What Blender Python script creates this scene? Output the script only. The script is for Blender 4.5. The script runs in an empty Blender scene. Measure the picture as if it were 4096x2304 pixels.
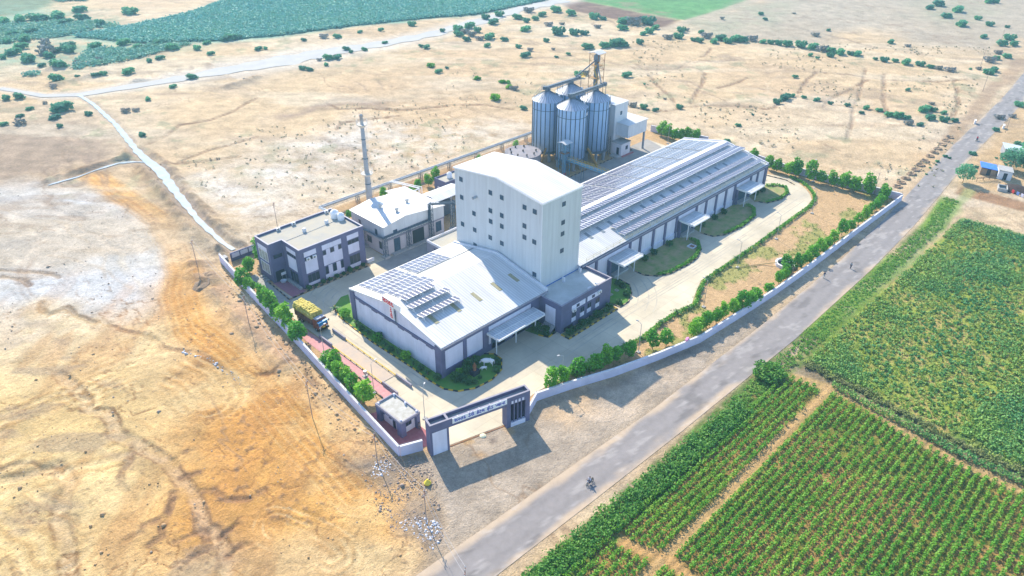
import bpy, bmesh, math, random
import numpy as np
from mathutils import Vector, Matrix

# ---------------------------------------------------------------- camera, sky, sun, exposure
S = bpy.context.scene
COL = S.collection
cam_d = bpy.data.cameras.new("camera"); cam = bpy.data.objects.new("camera", cam_d); COL.objects.link(cam)
cam_d.sensor_fit = 'HORIZONTAL'; cam_d.angle = math.radians(68.359); cam_d.clip_start = 1; cam_d.clip_end = 9000
PI_, RO_, YA_ = 0.553310, 0.00543465, 0.778596
fw = Vector((math.cos(YA_)*math.cos(PI_), math.sin(YA_)*math.cos(PI_), -math.sin(PI_)))
r0 = Vector((math.sin(YA_), -math.cos(YA_), 0)); u0 = r0.cross(fw)
rt = math.cos(RO_)*r0 + math.sin(RO_)*u0; up = -math.sin(RO_)*r0 + math.cos(RO_)*u0
cam.matrix_world = Matrix(((rt.x, up.x, -fw.x, 0), (rt.y, up.y, -fw.y, 0), (rt.z, up.z, -fw.z, 90), (0, 0, 0, 1)))
S.camera = cam

SUN_DIR = Vector((0.45, 1.20, 1.0)).normalized()          # towards the sun
SUN_EL = math.asin(SUN_DIR.z); SUN_AZ = math.atan2(SUN_DIR.x, SUN_DIR.y)
w = bpy.data.worlds.new("World"); S.world = w; w.use_nodes = True
nt = w.node_tree; nt.nodes.clear()
sky = nt.nodes.new('ShaderNodeTexSky'); sky.sky_type = 'NISHITA'; sky.sun_disc = False
sky.sun_elevation = SUN_EL; sky.sun_rotation = SUN_AZ; sky.altitude = 50; sky.dust_density = 0.4; sky.ozone_density = 3.5
bg = nt.nodes.new('ShaderNodeBackground'); bg.inputs['Strength'].default_value = 0.15
wo = nt.nodes.new('ShaderNodeOutputWorld')
nt.links.new(sky.outputs[0], bg.inputs['Color']); nt.links.new(bg.outputs[0], wo.inputs[0])
sun_d = bpy.data.lights.new("sun", 'SUN'); sun_d.energy = 3.7; sun_d.angle = math.radians(0.5); sun_d.color = (1, 0.89, 0.72)
sun = bpy.data.objects.new("sun", sun_d); COL.objects.link(sun)
sun.rotation_euler = (-SUN_DIR).to_track_quat('-Z', 'Y').to_euler(); sun.location = (0, 0, 300)
S.view_settings.view_transform = 'Standard'; S.view_settings.look = 'None'; S.view_settings.gamma = 1
S.view_settings.exposure = 1.16; S.view_settings.use_curve_mapping = False
S.cycles.max_bounces = 5; S.cycles.diffuse_bounces = 3; S.cycles.transparent_max_bounces = 4; S.cycles.volume_bounces = 0
S.cycles.sample_clamp_indirect = 4

# ---------------------------------------------------------------- helpers
MATS = {}
def mat(name, col, rough=0.7, metal=0.0, nscale=None, namt=0.25, bump=0.0, bscale=None, wave=None, wamt=0.4, wshade=0.0, rnd=0.0, col2=None, transl=0.0, streak=None, samt=.14):
    """procedural material: base colour broken up by world-space noise, optional ribs (wave = axis, period)"""
    if name in MATS: return MATS[name]
    m = bpy.data.materials.new(name); m.use_nodes = True; t = m.node_tree; N = t.nodes; L = t.links
    b = N['Principled BSDF']; b.inputs['Roughness'].default_value = rough; b.inputs['Metallic'].default_value = metal
    b.inputs['Base Color'].default_value = (*col, 1)
    if 'Specular IOR Level' in b.inputs: b.inputs['Specular IOR Level'].default_value = 0.3
    tc = N.new('ShaderNodeNewGeometry'); out = None; h = None
    if nscale:
        n = N.new('ShaderNodeTexNoise'); n.inputs['Scale'].default_value = nscale; n.inputs['Detail'].default_value = 6; n.inputs['Roughness'].default_value = 0.62
        L.new(tc.outputs['Position'], n.inputs['Vector'])
        rp = N.new('ShaderNodeMapRange'); rp.inputs['From Min'].default_value = 0.28; rp.inputs['From Max'].default_value = 0.72
        L.new(n.outputs['Fac'], rp.inputs['Value'])
        mx = N.new('ShaderNodeMix'); mx.data_type = 'RGBA'
        c2 = col2 or tuple(c*(1-namt) for c in col); c1 = col if col2 else tuple(min(1, c*(1+namt*0.5)) for c in col)
        mx.inputs[6].default_value = (*c2, 1); mx.inputs[7].default_value = (*c1, 1)
        L.new(rp.outputs[0], mx.inputs[0]); out = mx.outputs[2]; h = n.outputs['Fac']
    if rnd:
        oi = N.new('ShaderNodeObjectInfo'); hs = N.new('ShaderNodeHueSaturation')
        mr = N.new('ShaderNodeMapRange'); mr.inputs['To Min'].default_value = 1-rnd; mr.inputs['To Max'].default_value = 1+rnd
        L.new(oi.outputs['Random'], mr.inputs['Value']); L.new(mr.outputs[0], hs.inputs['Value'])
        mr2 = N.new('ShaderNodeMapRange'); mr2.inputs['To Min'].default_value = 0.5+rnd*0.08; mr2.inputs['To Max'].default_value = 0.5-rnd*0.08
        L.new(oi.outputs['Random'], mr2.inputs['Value']); L.new(mr2.outputs[0], hs.inputs['Hue'])
        if out: L.new(out, hs.inputs['Color'])
        else: hs.inputs['Color'].default_value = (*col, 1)
        out = hs.outputs[0]
    if wave:
        ax, per = wave
        wv = N.new('ShaderNodeTexWave'); wv.wave_type = 'BANDS'; wv.bands_direction = ax; wv.inputs['Scale'].default_value = 0.314159/per*1.0
        L.new(tc.outputs['Position'], wv.inputs['Vector']); h = wv.outputs['Fac']; bump = wamt
        if wshade:
            mm = N.new('ShaderNodeMix'); mm.data_type = 'RGBA'; mm.blend_type = 'MULTIPLY'; mm.inputs[0].default_value = 1
            m3 = N.new('ShaderNodeMapRange'); m3.inputs['To Min'].default_value = 1-wshade
            L.new(wv.outputs['Fac'], m3.inputs['Value']); L.new(m3.outputs[0], mm.inputs[7])
            if out: L.new(out, mm.inputs[6])
            else: mm.inputs[6].default_value = (*col, 1)
            out = mm.outputs[2]
    if streak:
        mp = N.new('ShaderNodeMapping'); mp.inputs['Scale'].default_value = streak; L.new(tc.outputs['Position'], mp.inputs['Vector'])
        ns = N.new('ShaderNodeTexNoise'); ns.inputs['Scale'].default_value = 1; ns.inputs['Detail'].default_value = 5; ns.inputs['Roughness'].default_value = .65; L.new(mp.outputs[0], ns.inputs['Vector'])
        ms_ = N.new('ShaderNodeMapRange'); ms_.inputs['From Min'].default_value = .38; ms_.inputs['From Max'].default_value = .60; ms_.inputs['To Min'].default_value = 1-samt; L.new(ns.outputs['Fac'], ms_.inputs['Value'])
        mk = N.new('ShaderNodeMix'); mk.data_type = 'RGBA'; mk.blend_type = 'MULTIPLY'; mk.inputs[0].default_value = 1; L.new(ms_.outputs[0], mk.inputs[7])
        if out: L.new(out, mk.inputs[6])
        else: mk.inputs[6].default_value = (*col, 1)
        out = mk.outputs[2]
    if out: L.new(out, b.inputs['Base Color'])
    if bump and h is not None:
        bp = N.new('ShaderNodeBump'); bp.inputs['Strength'].default_value = min(1, bump); bp.inputs['Distance'].default_value = 0.05 if wave else 0.15
        L.new(h, bp.inputs['Height']); L.new(bp.outputs[0], b.inputs['Normal'])
    if transl:
        tr = N.new('ShaderNodeBsdfTranslucent'); ms = N.new('ShaderNodeMixShader'); ms.inputs[0].default_value = transl
        if out: L.new(out, tr.inputs['Color'])
        else: tr.inputs['Color'].default_value = (*col, 1)
        L.new(b.outputs[0], ms.inputs[1]); L.new(tr.outputs[0], ms.inputs[2]); L.new(ms.outputs[0], N['Material Output'].inputs[0])
    MATS[name] = m; return m

def tag(o, label=None, cat=None, group=None, kind=None):
    if label: o['label'] = label
    if cat: o['category'] = cat
    if group: o['group'] = group
    if kind: o['kind'] = kind
    return o
def thing(name, label, cat, loc=(0, 0, 0), rz=0, group=None):
    o = bpy.data.objects.new(name, None); COL.objects.link(o); o.empty_display_size = 0.5
    o.location = loc if len(loc) == 3 else (*loc, 0); o.rotation_euler = (0, 0, rz)
    return tag(o, label, cat, group)
def rootof(o):
    while o.parent: o = o.parent
    return o
def link(name, me, mats, parent=None):
    for m in (mats if isinstance(mats, (list, tuple)) else [mats]): me.materials.append(m)
    o = bpy.data.objects.new(name, me); COL.objects.link(o)
    if parent: o.parent = parent
    return o
def dup(root, loc, rz=None, label=None, group=None, scale=None):
    r = root.copy(); COL.objects.link(r); r.location = loc if len(loc) == 3 else (*loc, 0)
    if rz is not None: r.rotation_euler = (0, 0, rz)
    if scale: r.scale = scale if isinstance(scale, tuple) else (scale,)*3
    if label: r['label'] = label
    if group: r['group'] = group
    def rec(a, b):
        for ch in list(a.children):
            c = ch.copy(); COL.objects.link(c); c.parent = b; rec(ch, c)
    rec(root, r); return r

class MB:
    """collects shapes; build() links them as ONE mesh object"""
    def __init__(s): s.v = []; s.f = []; s.mi = []; s.m = 0
    def add(s, vs, fs):
        n = len(s.v); s.v += [tuple(p) for p in vs]
        for f in fs: s.f.append(tuple(i+n for i in f)); s.mi.append(s.m)
        return s
    def box(s, x0, y0, z0, x1, y1, z1):
        x0, x1 = sorted((x0, x1)); y0, y1 = sorted((y0, y1)); z0, z1 = sorted((z0, z1))
        return s.add([(x0,y0,z0),(x1,y0,z0),(x1,y1,z0),(x0,y1,z0),(x0,y0,z1),(x1,y0,z1),(x1,y1,z1),(x0,y1,z1)],
              [(0,3,2,1),(4,5,6,7),(0,1,5,4),(1,2,6,5),(2,3,7,6),(3,0,4,7)])
    def ext(s, poly, d):
        """polygon of 3-D points swept along the vector d"""
        n = len(poly); d = Vector(d); a = [Vector(p) for p in poly]
        nn = Vector((0,0,0))
        for i in range(n): nn += a[i].cross(a[(i+1) % n])
        if nn.dot(d) > 0: a.reverse()
        vs = a + [p+d for p in a]
        return s.add(vs, [tuple(range(n)), tuple(range(2*n-1, n-1, -1))] + [(i, i+n, (i+1) % n+n, (i+1) % n) for i in range(n)])
    def prism(s, pts, z0, z1): return s.ext([(p[0], p[1], z0) for p in pts], (0, 0, z1-z0))
    def sheet(s, pts, z): 
        a = sum(pts[i][0]*pts[(i+1) % len(pts)][1]-pts[(i+1) % len(pts)][0]*pts[i][1] for i in range(len(pts)))
        p = list(pts) if a > 0 else list(reversed(pts))
        return s.add([(q[0], q[1], z) for q in p], [tuple(range(len(p)))])
    def tube(s, a, b, r, n=8, r2=None, cap=True):
        a = Vector(a); b = Vector(b); d = (b-a).normalized(); r2 = r if r2 is None else r2
        x = d.orthogonal().normalized(); y = d.cross(x)
        vs = [a+(x*math.cos(t)+y*math.sin(t))*r for t in [2*math.pi*i/n for i in range(n)]] + [b+(x*math.cos(t)+y*math.sin(t))*r2 for t in [2*math.pi*i/n for i in range(n)]]
        fs = [(i, (i+1) % n, (i+1) % n+n, i+n) for i in range(n)]
        if cap: fs += [tuple(range(n-1, -1, -1)), tuple(range(n, 2*n))]
        return s.add(vs, fs)
    def path(s, pts, r, n=6):
        for a, b in zip(pts, pts[1:]): s.tube(a, b, r, n)
        return s
    def bar(s, a, b, w=0.08): return s.tube(a, b, w*0.7, 4)
    def lathe(s, prof, c=(0, 0), n=24):
        k = len(prof); vs = [(c[0]+r*math.cos(2*math.pi*i/n), c[1]+r*math.sin(2*math.pi*i/n), z) for i in range(n) for r, z in prof]
        return s.add(vs, [(i*k+j, ((i+1) % n)*k+j, ((i+1) % n)*k+j+1, i*k+j+1) for i in range(n) for j in range(k-1)])
    def ribbon(s, pts, wd, z):
        """flat strip along a polyline; wd is a number or one per point"""
        n = len(pts); wl = wd if isinstance(wd, (list, tuple)) else [wd]*n; vs = []
        for i, p in enumerate(pts):
            a = Vector(pts[max(0, i-1)][:2]); b = Vector(pts[min(n-1, i+1)][:2]); t = (b-a).normalized(); q = Vector((-t.y, t.x))*wl[i]/2
            vs += [(p[0]-q.x, p[1]-q.y, z), (p[0]+q.x, p[1]+q.y, z)]
        return s.add(vs, [(2*i, 2*i+2, 2*i+3, 2*i+1) for i in range(n-1)])
    def wallstrip(s, pts, t, z0, z1):
        """upright wall of thickness t along a polyline, mitred at the corners"""
        n = len(pts); P_ = [Vector(p[:2]) for p in pts]; vs = []
        for i in range(n):
            if i == 0: d = (P_[1]-P_[0]).normalized(); m = Vector((-d.y, d.x))
            elif i == n-1: d = (P_[-1]-P_[-2]).normalized(); m = Vector((-d.y, d.x))
            else:
                d1 = (P_[i]-P_[i-1]).normalized(); d2 = (P_[i+1]-P_[i]).normalized()
                n1 = Vector((-d1.y, d1.x)); n2 = Vector((-d2.y, d2.x)); m = (n1+n2); m = m/max(0.3, m.dot(n1))
            a = P_[i]+m*t/2; b = P_[i]-m*t/2
            vs += [(a.x, a.y, z0), (b.x, b.y, z0), (b.x, b.y, z1), (a.x, a.y, z1)]
        fs = []
        for i in range(n-1):
            k = 4*i; fs += [(k, k+4, k+5, k+1), (k+1, k+5, k+6, k+2), (k+2, k+6, k+7, k+3), (k+3, k+7, k+4, k)]
        fs += [(0, 1, 2, 3), (4*n-1, 4*n-2, 4*n-3, 4*n-4)]
        return s.add(vs, fs)
    def build(s, name, mats, parent=None, local=False, smooth=False):
        me = bpy.data.meshes.new(name)
        off = Vector((0, 0, 0)) if (local or not parent) else rootof(parent).location
        me.from_pydata([(p[0]-off[0], p[1]-off[1], p[2]-off[2]) for p in s.v], [], s.f)
        if s.m or any(s.mi): me.polygons.foreach_set('material_index', s.mi)
        if smooth: me.polygons.foreach_set('use_smooth', [True]*len(s.f))
        me.update(); return link(name, me, mats, parent)

def npmesh(name, V, Q, mats, parent=None):
    V = np.asarray(V, np.float32); Q = np.asarray(Q, np.int32); me = bpy.data.meshes.new(name); k = Q.shape[1]
    me.vertices.add(len(V)); me.vertices.foreach_set('co', V.ravel())
    me.loops.add(Q.size); me.loops.foreach_set('vertex_index', Q.ravel())
    me.polygons.add(len(Q)); me.polygons.foreach_set('loop_start', np.arange(0, Q.size, k, dtype=np.int32))
    me.update(calc_edges=True); me.validate(); return link(name, me, mats, parent) if mats is not None else me

RG = np.random.default_rng(7); random.seed(7)
def leaves(C, size, up=0.35, rg=RG, aspect=1.5):
    """one leaf quad per row of C (N,3); random tilt biased upwards"""
    n = len(C); nrm = rg.normal(size=(n, 3)); nrm[:, 2] = np.abs(nrm[:, 2])+up; nrm /= np.linalg.norm(nrm, axis=1)[:, None]
    t = np.cross(nrm, rg.normal(size=(n, 3))); t /= np.linalg.norm(t, axis=1)[:, None]+1e-9; b = np.cross(nrm, t)
    sz = size*rg.uniform(0.6, 1.35, n)[:, None]; t = t*sz*aspect/2; b = b*sz/2
    V = np.stack([C-t-b*.3, C+b, C+t+b*.3, C-b], 1).reshape(-1, 3)   # a rough leaf-shaped diamond
    return V, np.arange(4*n).reshape(-1, 4)
def blob(n, r, rg=RG, shell=0.55):
    """n random points in an ellipsoid, mostly near its shell"""
    d = rg.normal(size=(n, 3)); d /= np.linalg.norm(d, axis=1)[:, None]
    return d*(shell+(1-shell)*rg.random(n)**.6)[:, None]*np.asarray(r)

# numpy value noise
def _h(ix, iy, s):
    n = (ix*374761393+iy*668265263+s*974634777) & 0xFFFFFFFF; n = ((n ^ (n >> 13))*1274126177) & 0xFFFFFFFF
    return ((n ^ (n >> 16)) & 0xFFFF)/65535.0
def vnoise(x, y, s=0):
    ix = np.floor(x).astype(np.int64); iy = np.floor(y).astype(np.int64); fx = x-ix; fy = y-iy
    fx = fx*fx*(3-2*fx); fy = fy*fy*(3-2*fy)
    return (_h(ix, iy, s)*(1-fx)+_h(ix+1, iy, s)*fx)*(1-fy)+(_h(ix, iy+1, s)*(1-fx)+_h(ix+1, iy+1, s)*fx)*fy
def fbm(x, y, sc, oc=4, s=0, g=0.5):
    a = 1.0; t = 0; o = 0; x = x/sc; y = y/sc
    for i in range(oc): o = o+a*vnoise(x+17.3*i, y-9.1*i, s+i); t += a; a *= g; x = x*2.03; y = y*2.03
    return o/t
def sstep(a, b, x): t = np.clip((x-a)/(b-a), 0, 1); return t*t*(3-2*t)
def pdist(x, y, pts, closed=False):
    d = np.full(x.shape, 1e9)
    n = len(pts)
    for i in range(n if closed else n-1):
        ax, ay = pts[i][:2]; bx, by = pts[(i+1) % n][:2]; dx, dy = bx-ax, by-ay; l2 = dx*dx+dy*dy+1e-9
        t = np.clip(((x-ax)*dx+(y-ay)*dy)/l2, 0, 1); d = np.minimum(d, (x-ax-t*dx)**2+(y-ay-t*dy)**2)
    return np.sqrt(d)
def inside(x, y, pts):
    c = np.zeros(x.shape, bool); n = len(pts); j = n-1
    for i in range(n):
        xi, yi = pts[i][:2]; xj, yj = pts[j][:2]
        c ^= ((yi > y) != (yj > y)) & (x < (xj-xi)*(y-yi)/((yj-yi) or 1e-9)+xi); j = i
    return c
def sdf(x, y, pts): d = pdist(x, y, pts, True); return np.where(inside(x, y, pts), -d, d)
def infield(poly, n):
    xs_, ys_ = [p[0] for p in poly], [p[1] for p in poly]; X = RG.uniform(min(xs_), max(xs_), n); Y = RG.uniform(min(ys_), max(ys_), n); m_ = inside(X, Y, poly); return X[m_], Y[m_]

# ---------------------------------------------------------------- the land: one sheet, coloured and shaped by position
PLOT = [(52.6,78),(56.6,75.6),(74.4,70.3),(79.1,71.6),(94.7,66.1),(116,60.5),(144,59.6),(214.6,58.3),(212.4,76),(211,93),(214.5,121),(210.3,141),(212,166),(94,166),(88,158),(64.8,158.6),(62.6,160)]
ROAD = [(20,55,6.4),(46,53.6,6.6),(68,52.6,6.4),(90.7,51.6,6.0),(131,51.0,6.4),(170,51.6,6.2),(200,53.2,6.2),(226,55.4,6.2),(269,59.2,6.2),(339,63.5,6.4),(400,69.5,6.4),(480,80,6.6),(600,97,6.6),(900,140,7)]
RIVER = list(zip([(66.93,349.72),(71.93,337.64),(75.88,327.48),(86.14,319.53),(100.23,317.16),(118.03,314.07),(141.00,311.78),(165.26,308.15),(191.00,306.68),(216.81,301.98),(247.27,300.08),(280.97,304.27),(317.43,310.56),(357.90,310.42)], [2.5,2.8,3,5,6,7,10,15,13,10,9,10,10,10]))
CREEK = list(zip([(85.82,319.84),(85.60,303.88),(82.84,276.14),(77.82,245.49),(76.77,234.85),(76.29,225.17),(72.90,207.38),(69.02,184.58),(67.64,168.77),(67.80,163.37)], [1.2,1.4,1.6,2.0,2.6,3.2,2.4,1.6,1.2,1.0]))
SIDE = list(zip([(77.50,232.78),(72.84,237.82),(69.67,239.60),(65.59,239.19),(62.51,238.75),(56.84,237.18),(51.87,237.19),(48.54,236.89)], [.5,1.0,1.6,1.2,.5,.9,.9,.4]))
GUL = [[(33.62,151.16),(35.67,145.56),(37.67,140.96),(38.13,137.10),(37.75,135.40),(39.92,131.60),(41.85,128.86),(42.74,125.18),(42.77,122.02),(43.62,118.13),(43.52,115.26)], [(20.23,141.43),(20.60,135.20),(20.73,129.48),(19.90,126.30),(22.30,123.90),(22.10,120.22),(21.27,117.30),(22.51,113.03),(23.78,107.67),(24.77,103.28),(24.60,99.09),(24.44,95.07),(23.97,90.56),(22.78,87.00),(23.58,85.29),(23.00,80.95),(22.30,79.08),(20.56,76.73)], [(3.94,118.67),(6.52,117.15),(9.39,116.44),(11.58,115.90),(11.87,113.97),(11.75,110.87),(10.39,109.12),(8.10,104.50),(6.94,98.78),(5.17,92.13)], [(4.68,121.41),(7.10,120.93),(8.77,119.54),(9.62,116.76),(12.18,115.30)], [(22.42,97.09),(20.59,93.94),(17.92,90.94),(17.46,89.59),(15.27,89.56)], [(25.38,94.65),(27.68,92.87),(27.78,90.21),(30.34,87.15)], [(16.19,93.59),(19.36,93.00),(21.89,95.60)], [(22.71,86.84),(20.33,86.94),(18.40,87.31)], [(12.84,92.87),(15.29,92.66)], [(22.91,79.75),(25.85,78.98)], [(23.84,83.65),(26.61,83.63)], [(22.85,86.02),(21.05,82.91),(18.89,83.34)], [(21.79,111.97),(20.37,108.80),(18.33,107.52),(17.13,104.45),(17.12,102.39)], [(25.52,103.65),(28.05,103.98),(29.15,103.75)], [(24.97,99.26),(27.38,98.20)], [(9.08,104.47),(9.83,102.29),(9.35,100.89)],
  [(27.70,90.13),(29.30,88.73),(30.76,87.07),(33.19,87.09)], [(23.08,79.51),(25.41,79.79)], [(24.38,83.69),(26.24,83.85)], [(78.89,248.08),(89.54,251.52),(98.00,259.54),(107.75,257.17),(116.34,259.22),(132.85,268.98)], [(83.23,227.35),(94.45,230.33),(103.81,229.77),(111.22,230.21)], [(148.29,243.78),(147.01,235.37),(155.48,228.65),(165.23,217.51),(180.79,208.67),(189.01,202.26),(192.69,190.59)], [(134.51,218.10),(140.01,222.59),(144.96,220.06),(159.03,214.30)], [(79.06,229.23),(87.60,223.05),(98.34,218.20)], [(24.18,192.93),(27.39,189.75),(29.61,186.76),(32.23,182.60),(32.65,179.86)], [(23.34,189.86),(26.95,184.75),(27.25,180.68)], [(47.78,114.14),(49.37,113.01),(51.07,113.82),(53.01,114.09),(53.69,114.33),(54.20,113.08),(55.13,112.53)], [(55.13,112.53),(54.04,108.19),(53.02,104.35),(53.25,101.44)], [(26.44,170.74),(25.60,168.84),(25.59,164.20),(29.68,164.79),(30.13,160.35),(32.00,154.60)],
  [(267.17,182.90),(257.22,172.72),(248.11,159.63),(238.18,149.20)], [(288.76,172.39),(284.06,166.42),(268.49,157.90),(245.88,148.19)], [(269.08,193.74),(272.11,186.48),(280.69,178.12),(295.16,181.67),(308.30,182.90),(323.32,188.16)], [(301.82,179.79),(303.42,173.63),(313.35,168.55)], [(271.04,151.66),(284.06,150.35),(291.50,151.00)], [(225.73,164.64),(228.48,153.93),(232.78,148.14),(239.77,147.64),(249.22,141.63),(256.20,133.16),(259.98,124.63),(264.74,123.17),(281.42,127.04),(282.40,122.59),(284.06,107.49),(287.51,97.65),(288.96,83.80)], [(321.84,131.64),(326.85,122.61),(331.60,107.86),(343.49,92.31),(360.56,81.58)], [(276.99,111.16),(295.34,113.42),(310.04,113.54),(325.07,114.24)], [(250.83,90.32),(281.03,100.83),(315.01,112.43),(342.29,122.38)], [(338.65,113.17),(303.16,98.83),(281.11,88.51)], [(351.24,88.68),(318.92,76.65),(292.54,71.40)], [(320.84,134.72),(286.02,126.08)]]
BERM = [[(77.69,228.65),(75.00,215.86),(72.51,204.07),(70.89,194.60),(69.83,185.26),(68.63,174.76),(67.60,165.77)], [(75.06,228.58),(73.24,217.60),(71.06,205.50),(69.28,194.07),(67.08,183.01),(66.39,174.19),(66.15,165.45)], [(76.65,245.01),(73.11,242.78),(69.79,241.87),(62.33,241.13),(55.17,240.43),(49.10,240.19)], [(55.09,149.04),(54.63,142.82),(54.23,137.37),(53.70,132.29),(53.64,129.40),(53.62,123.22),(53.33,117.59),(52.76,113.80)], [(56.67,163.10),(58.16,162.44),(60.46,160.97)], [(54.84,158.60),(55.12,153.75),(58.09,153.83)], [(89.76,364.27),(99.73,363.11),(111.28,362.97)], [(82.04,340.11),(93.43,340.42),(105.95,342.23)], [(108.98,321.36),(115.26,315.22)], [(132.05,289.38),(140.47,290.60),(146.75,292.30)]]
FIELD_PATH = [(40,34.0),(66,34.7),(82,34.9),(100,35.2),(121,35.4)]
FIELD_CROSS = [(63.84,45.24),(63.90,43.94),(64.84,41.19),(65.04,39.21),(65.59,36.90),(66.94,34.41),(66.93,33.00),(66.76,31.51),(66.85,30.41)]

def land(x, y):
    """albedo (N,3) and height (N) of the land at x, y"""
    n1 = fbm(x, y, 38, 4, 1); n2 = fbm(x, y, 9, 4, 11); n3 = fbm(x, y, 2.2, 3, 23); dist = np.hypot(x, y)
    wx = x+(fbm(x, y, 14, 3, 31)-.5)*14; wy = y+(fbm(x, y, 14, 3, 41)-.5)*14
    c = np.empty((len(x), 3)); c[:] = (.63, .475, .305)
    h = (n1-.5)*.5+(n2-.5)*.28
    def mix(col, a):
        c[:] = c*(1-a[:, None])+np.array(col)*a[:, None]
    def poly(col, pts, soft=6, amt=1.0, warp=1.0, brk=0.0):
        d = sdf(x+(wx-x)*warp, y+(wy-y)*warp, pts); a = amt*(1-sstep(-soft, soft, d))
        if brk: a = a*sstep(.5-brk, .5+.15, n2*.6+n3*.4)
        mix(col, a)
    def line(col, pts, wd, soft=None, amt=1.0, warp=.25, brk=0.0):
        d = pdist(x+(wx-x)*warp, y+(wy-y)*warp, pts); a = amt*(1-sstep(wd*.35, wd*.5+(soft or wd*.4), d))
        if brk: a = a*sstep(.5-brk, .62, n2*.5+n3*.5)
        mix(col, a)
    # broad tints of the dry land
    mix((.68, .58, .46), .4*sstep(.45, .7, n1)*sstep(150, 260, dist)); mix((.56, .40, .26), .5*sstep(.5, .75, fbm(x, y, 60, 4, 51)))
    SALT = (.60, .615, .66)
    poly((.34, .255, .20), [(24.16,326.50),(60.32,298.25),(75.82,289.97),(78.73,262.16),(76.23,244.67),(68.72,239.63),(59.45,243.07),(43.30,240.48),(11.50,253.36)], 9, .8, 1)
    poly(SALT, [(16.17,254.10),(43.30,240.48),(53.03,227.78),(61.90,210.74),(62.56,189.33),(57.16,170.53),(52.47,159.26),(44.77,150.31),(35.90,152.58),(26.89,163.69),(1.55,176.52)], 7, .95, .9)
    poly((.66,.56,.44), [(4.56,192.51),(31.05,161.72),(37.69,150.80),(26.78,149.46),(0.34,170.10)], 8, .8, 1)
    poly((.70,.68,.67), [(78.47,211.74),(101.06,213.21),(145.82,221.27),(150.81,204.87),(137.96,186.29),(111.61,173.05),(83.31,168.80),(70.75,174.83)], 14, .8, 1.4, .3)
    poly((.70,.66,.62), [(148.37,201.73),(193.30,180.68),(174.85,165.03),(126.84,170.21)], 10, .6, 1.3, .2)
    poly((.30, .22, .18), [(128.09,247.69),(155.05,247.24),(168.36,227.44),(165.75,217.00),(155.33,227.21),(143.58,243.19),(125.75,240.97)], 4, .85, 1.2, .5)
    poly((.33, .25, .19), [(66.52,233.94),(76.25,220.11),(68.48,183.47),(67.35,166.14),(60.59,167.13),(63.30,188.60),(65.04,207.64)], 4, .55, 1, .2)
    # orange ground at the lower left
    poly((.66, .355, .095), [(48.67,158.09),(53.47,148.54),(51.84,124.53),(51.75,106.56),(48.90,81.29),(44.29,66.91),(43.46,58.49),(37.78,59.51),(9.48,85.01),(11.35,98.77),(25.90,106.89),(36.38,121.87),(41.72,140.56)], 12, .9, 1.2)
    poly((.74, .53, .24), [(-2.14,156.96),(27.59,141.13),(34.27,123.98),(26.85,105.94),(11.48,97.57),(6.69,86.03),(-13.31,97.71)], 12, .85, 1.2)
    poly((.60, .295, .085), [(36.97,131.79),(41.15,117.12),(46.29,97.80),(37.64,88.68),(24.46,84.60),(22.83,74.47),(17.34,79.97),(22.24,101.59)], 9, .6, 1.4, .3)
    poly((.68,.54,.33), [(16.72,86.23),(32.85,76.21),(44.36,59.57),(40.93,56.36),(13.89,82.41)], 4, .5, .6)
    line((.64, .34, .10), [(60.53,236.46),(61.37,209.44),(61.08,190.79),(58.61,174.79),(54.55,162.32),(49.20,152.78),(44.63,137.66),(45.27,123.53),(44.54,105.64),(43.54,93.37),(42.39,75.50)], 5.5, 2.5, .85, .3)
    dt = pdist(x, y, [(60.53,236.46),(61.37,209.44),(61.08,190.79),(58.61,174.79),(54.55,162.32),(49.20,152.78),(44.63,137.66),(45.27,123.53),(44.54,105.64),(43.54,93.37),(42.39,75.50)]); tk = np.sin(dt*4.2+2.5*fbm(x, y, 9, 2, 131)); mix((.50,.25,.08), .5*sstep(.55,.9,tk)*(1-sstep(3.5,6,dt))*sstep(.35,.55,n2)); mix((.76,.52,.24), .4*sstep(.6,.9,-tk)*(1-sstep(3.5,6,dt)))
    line((.66, .42, .19), [(62.75,221.29),(62.59,194.26),(57.51,170.19),(50.33,151.66)], 1.6, .8, .6, .2)
    line((.60,.40,.28), [(57.38,149.06),(56.53,138.78),(55.49,128.04),(54.84,120.15),(54.50,115.99)], 3.0, 1.5, .7, .3)
    # tyre tracks on the pale sand
    for k, pts in enumerate([[(164.03,221.87),(189.33,217.16),(215.80,201.98)], [(150.85,216.34),(175.30,201.40),(196.50,183.71)], [(273.31,207.53),(267.93,170.03),(271.17,144.20),(283.31,125.19)], [(227.26,159.90),(231.79,136.91),(235.97,115.66),(231.10,85.10)], [(267.70,133.55),(298.63,140.05),(324.82,148.26)], [(248.66,166.21),(290.76,181.43),(312.47,178.84)], [(253.62,98.31),(294.03,107.77),(325.90,113.43)], [(235.60,80.67),(269.41,88.38),(303.93,98.08)], [(246.75,105.06),(269.54,99.86),(281.61,82.14)], [(34.47,230.66),(41.88,209.79),(43.47,184.10),(40.46,171.18)], [(44.83,206.87),(47.32,191.89),(45.09,169.13)], [(34.58,192.91),(41.31,180.75),(43.57,163.16)], [(46.89,180.71),(44.69,157.27)], [(130.02,198.99),(137.33,177.47),(165.11,179.88)], [(122.27,192.31),(123.60,177.66),(141.77,173.10)]]):
        line((.46,.34,.24) if k % 2 else (.72,.60,.45), pts, .5, .5, .4, .5, .35)
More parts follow.
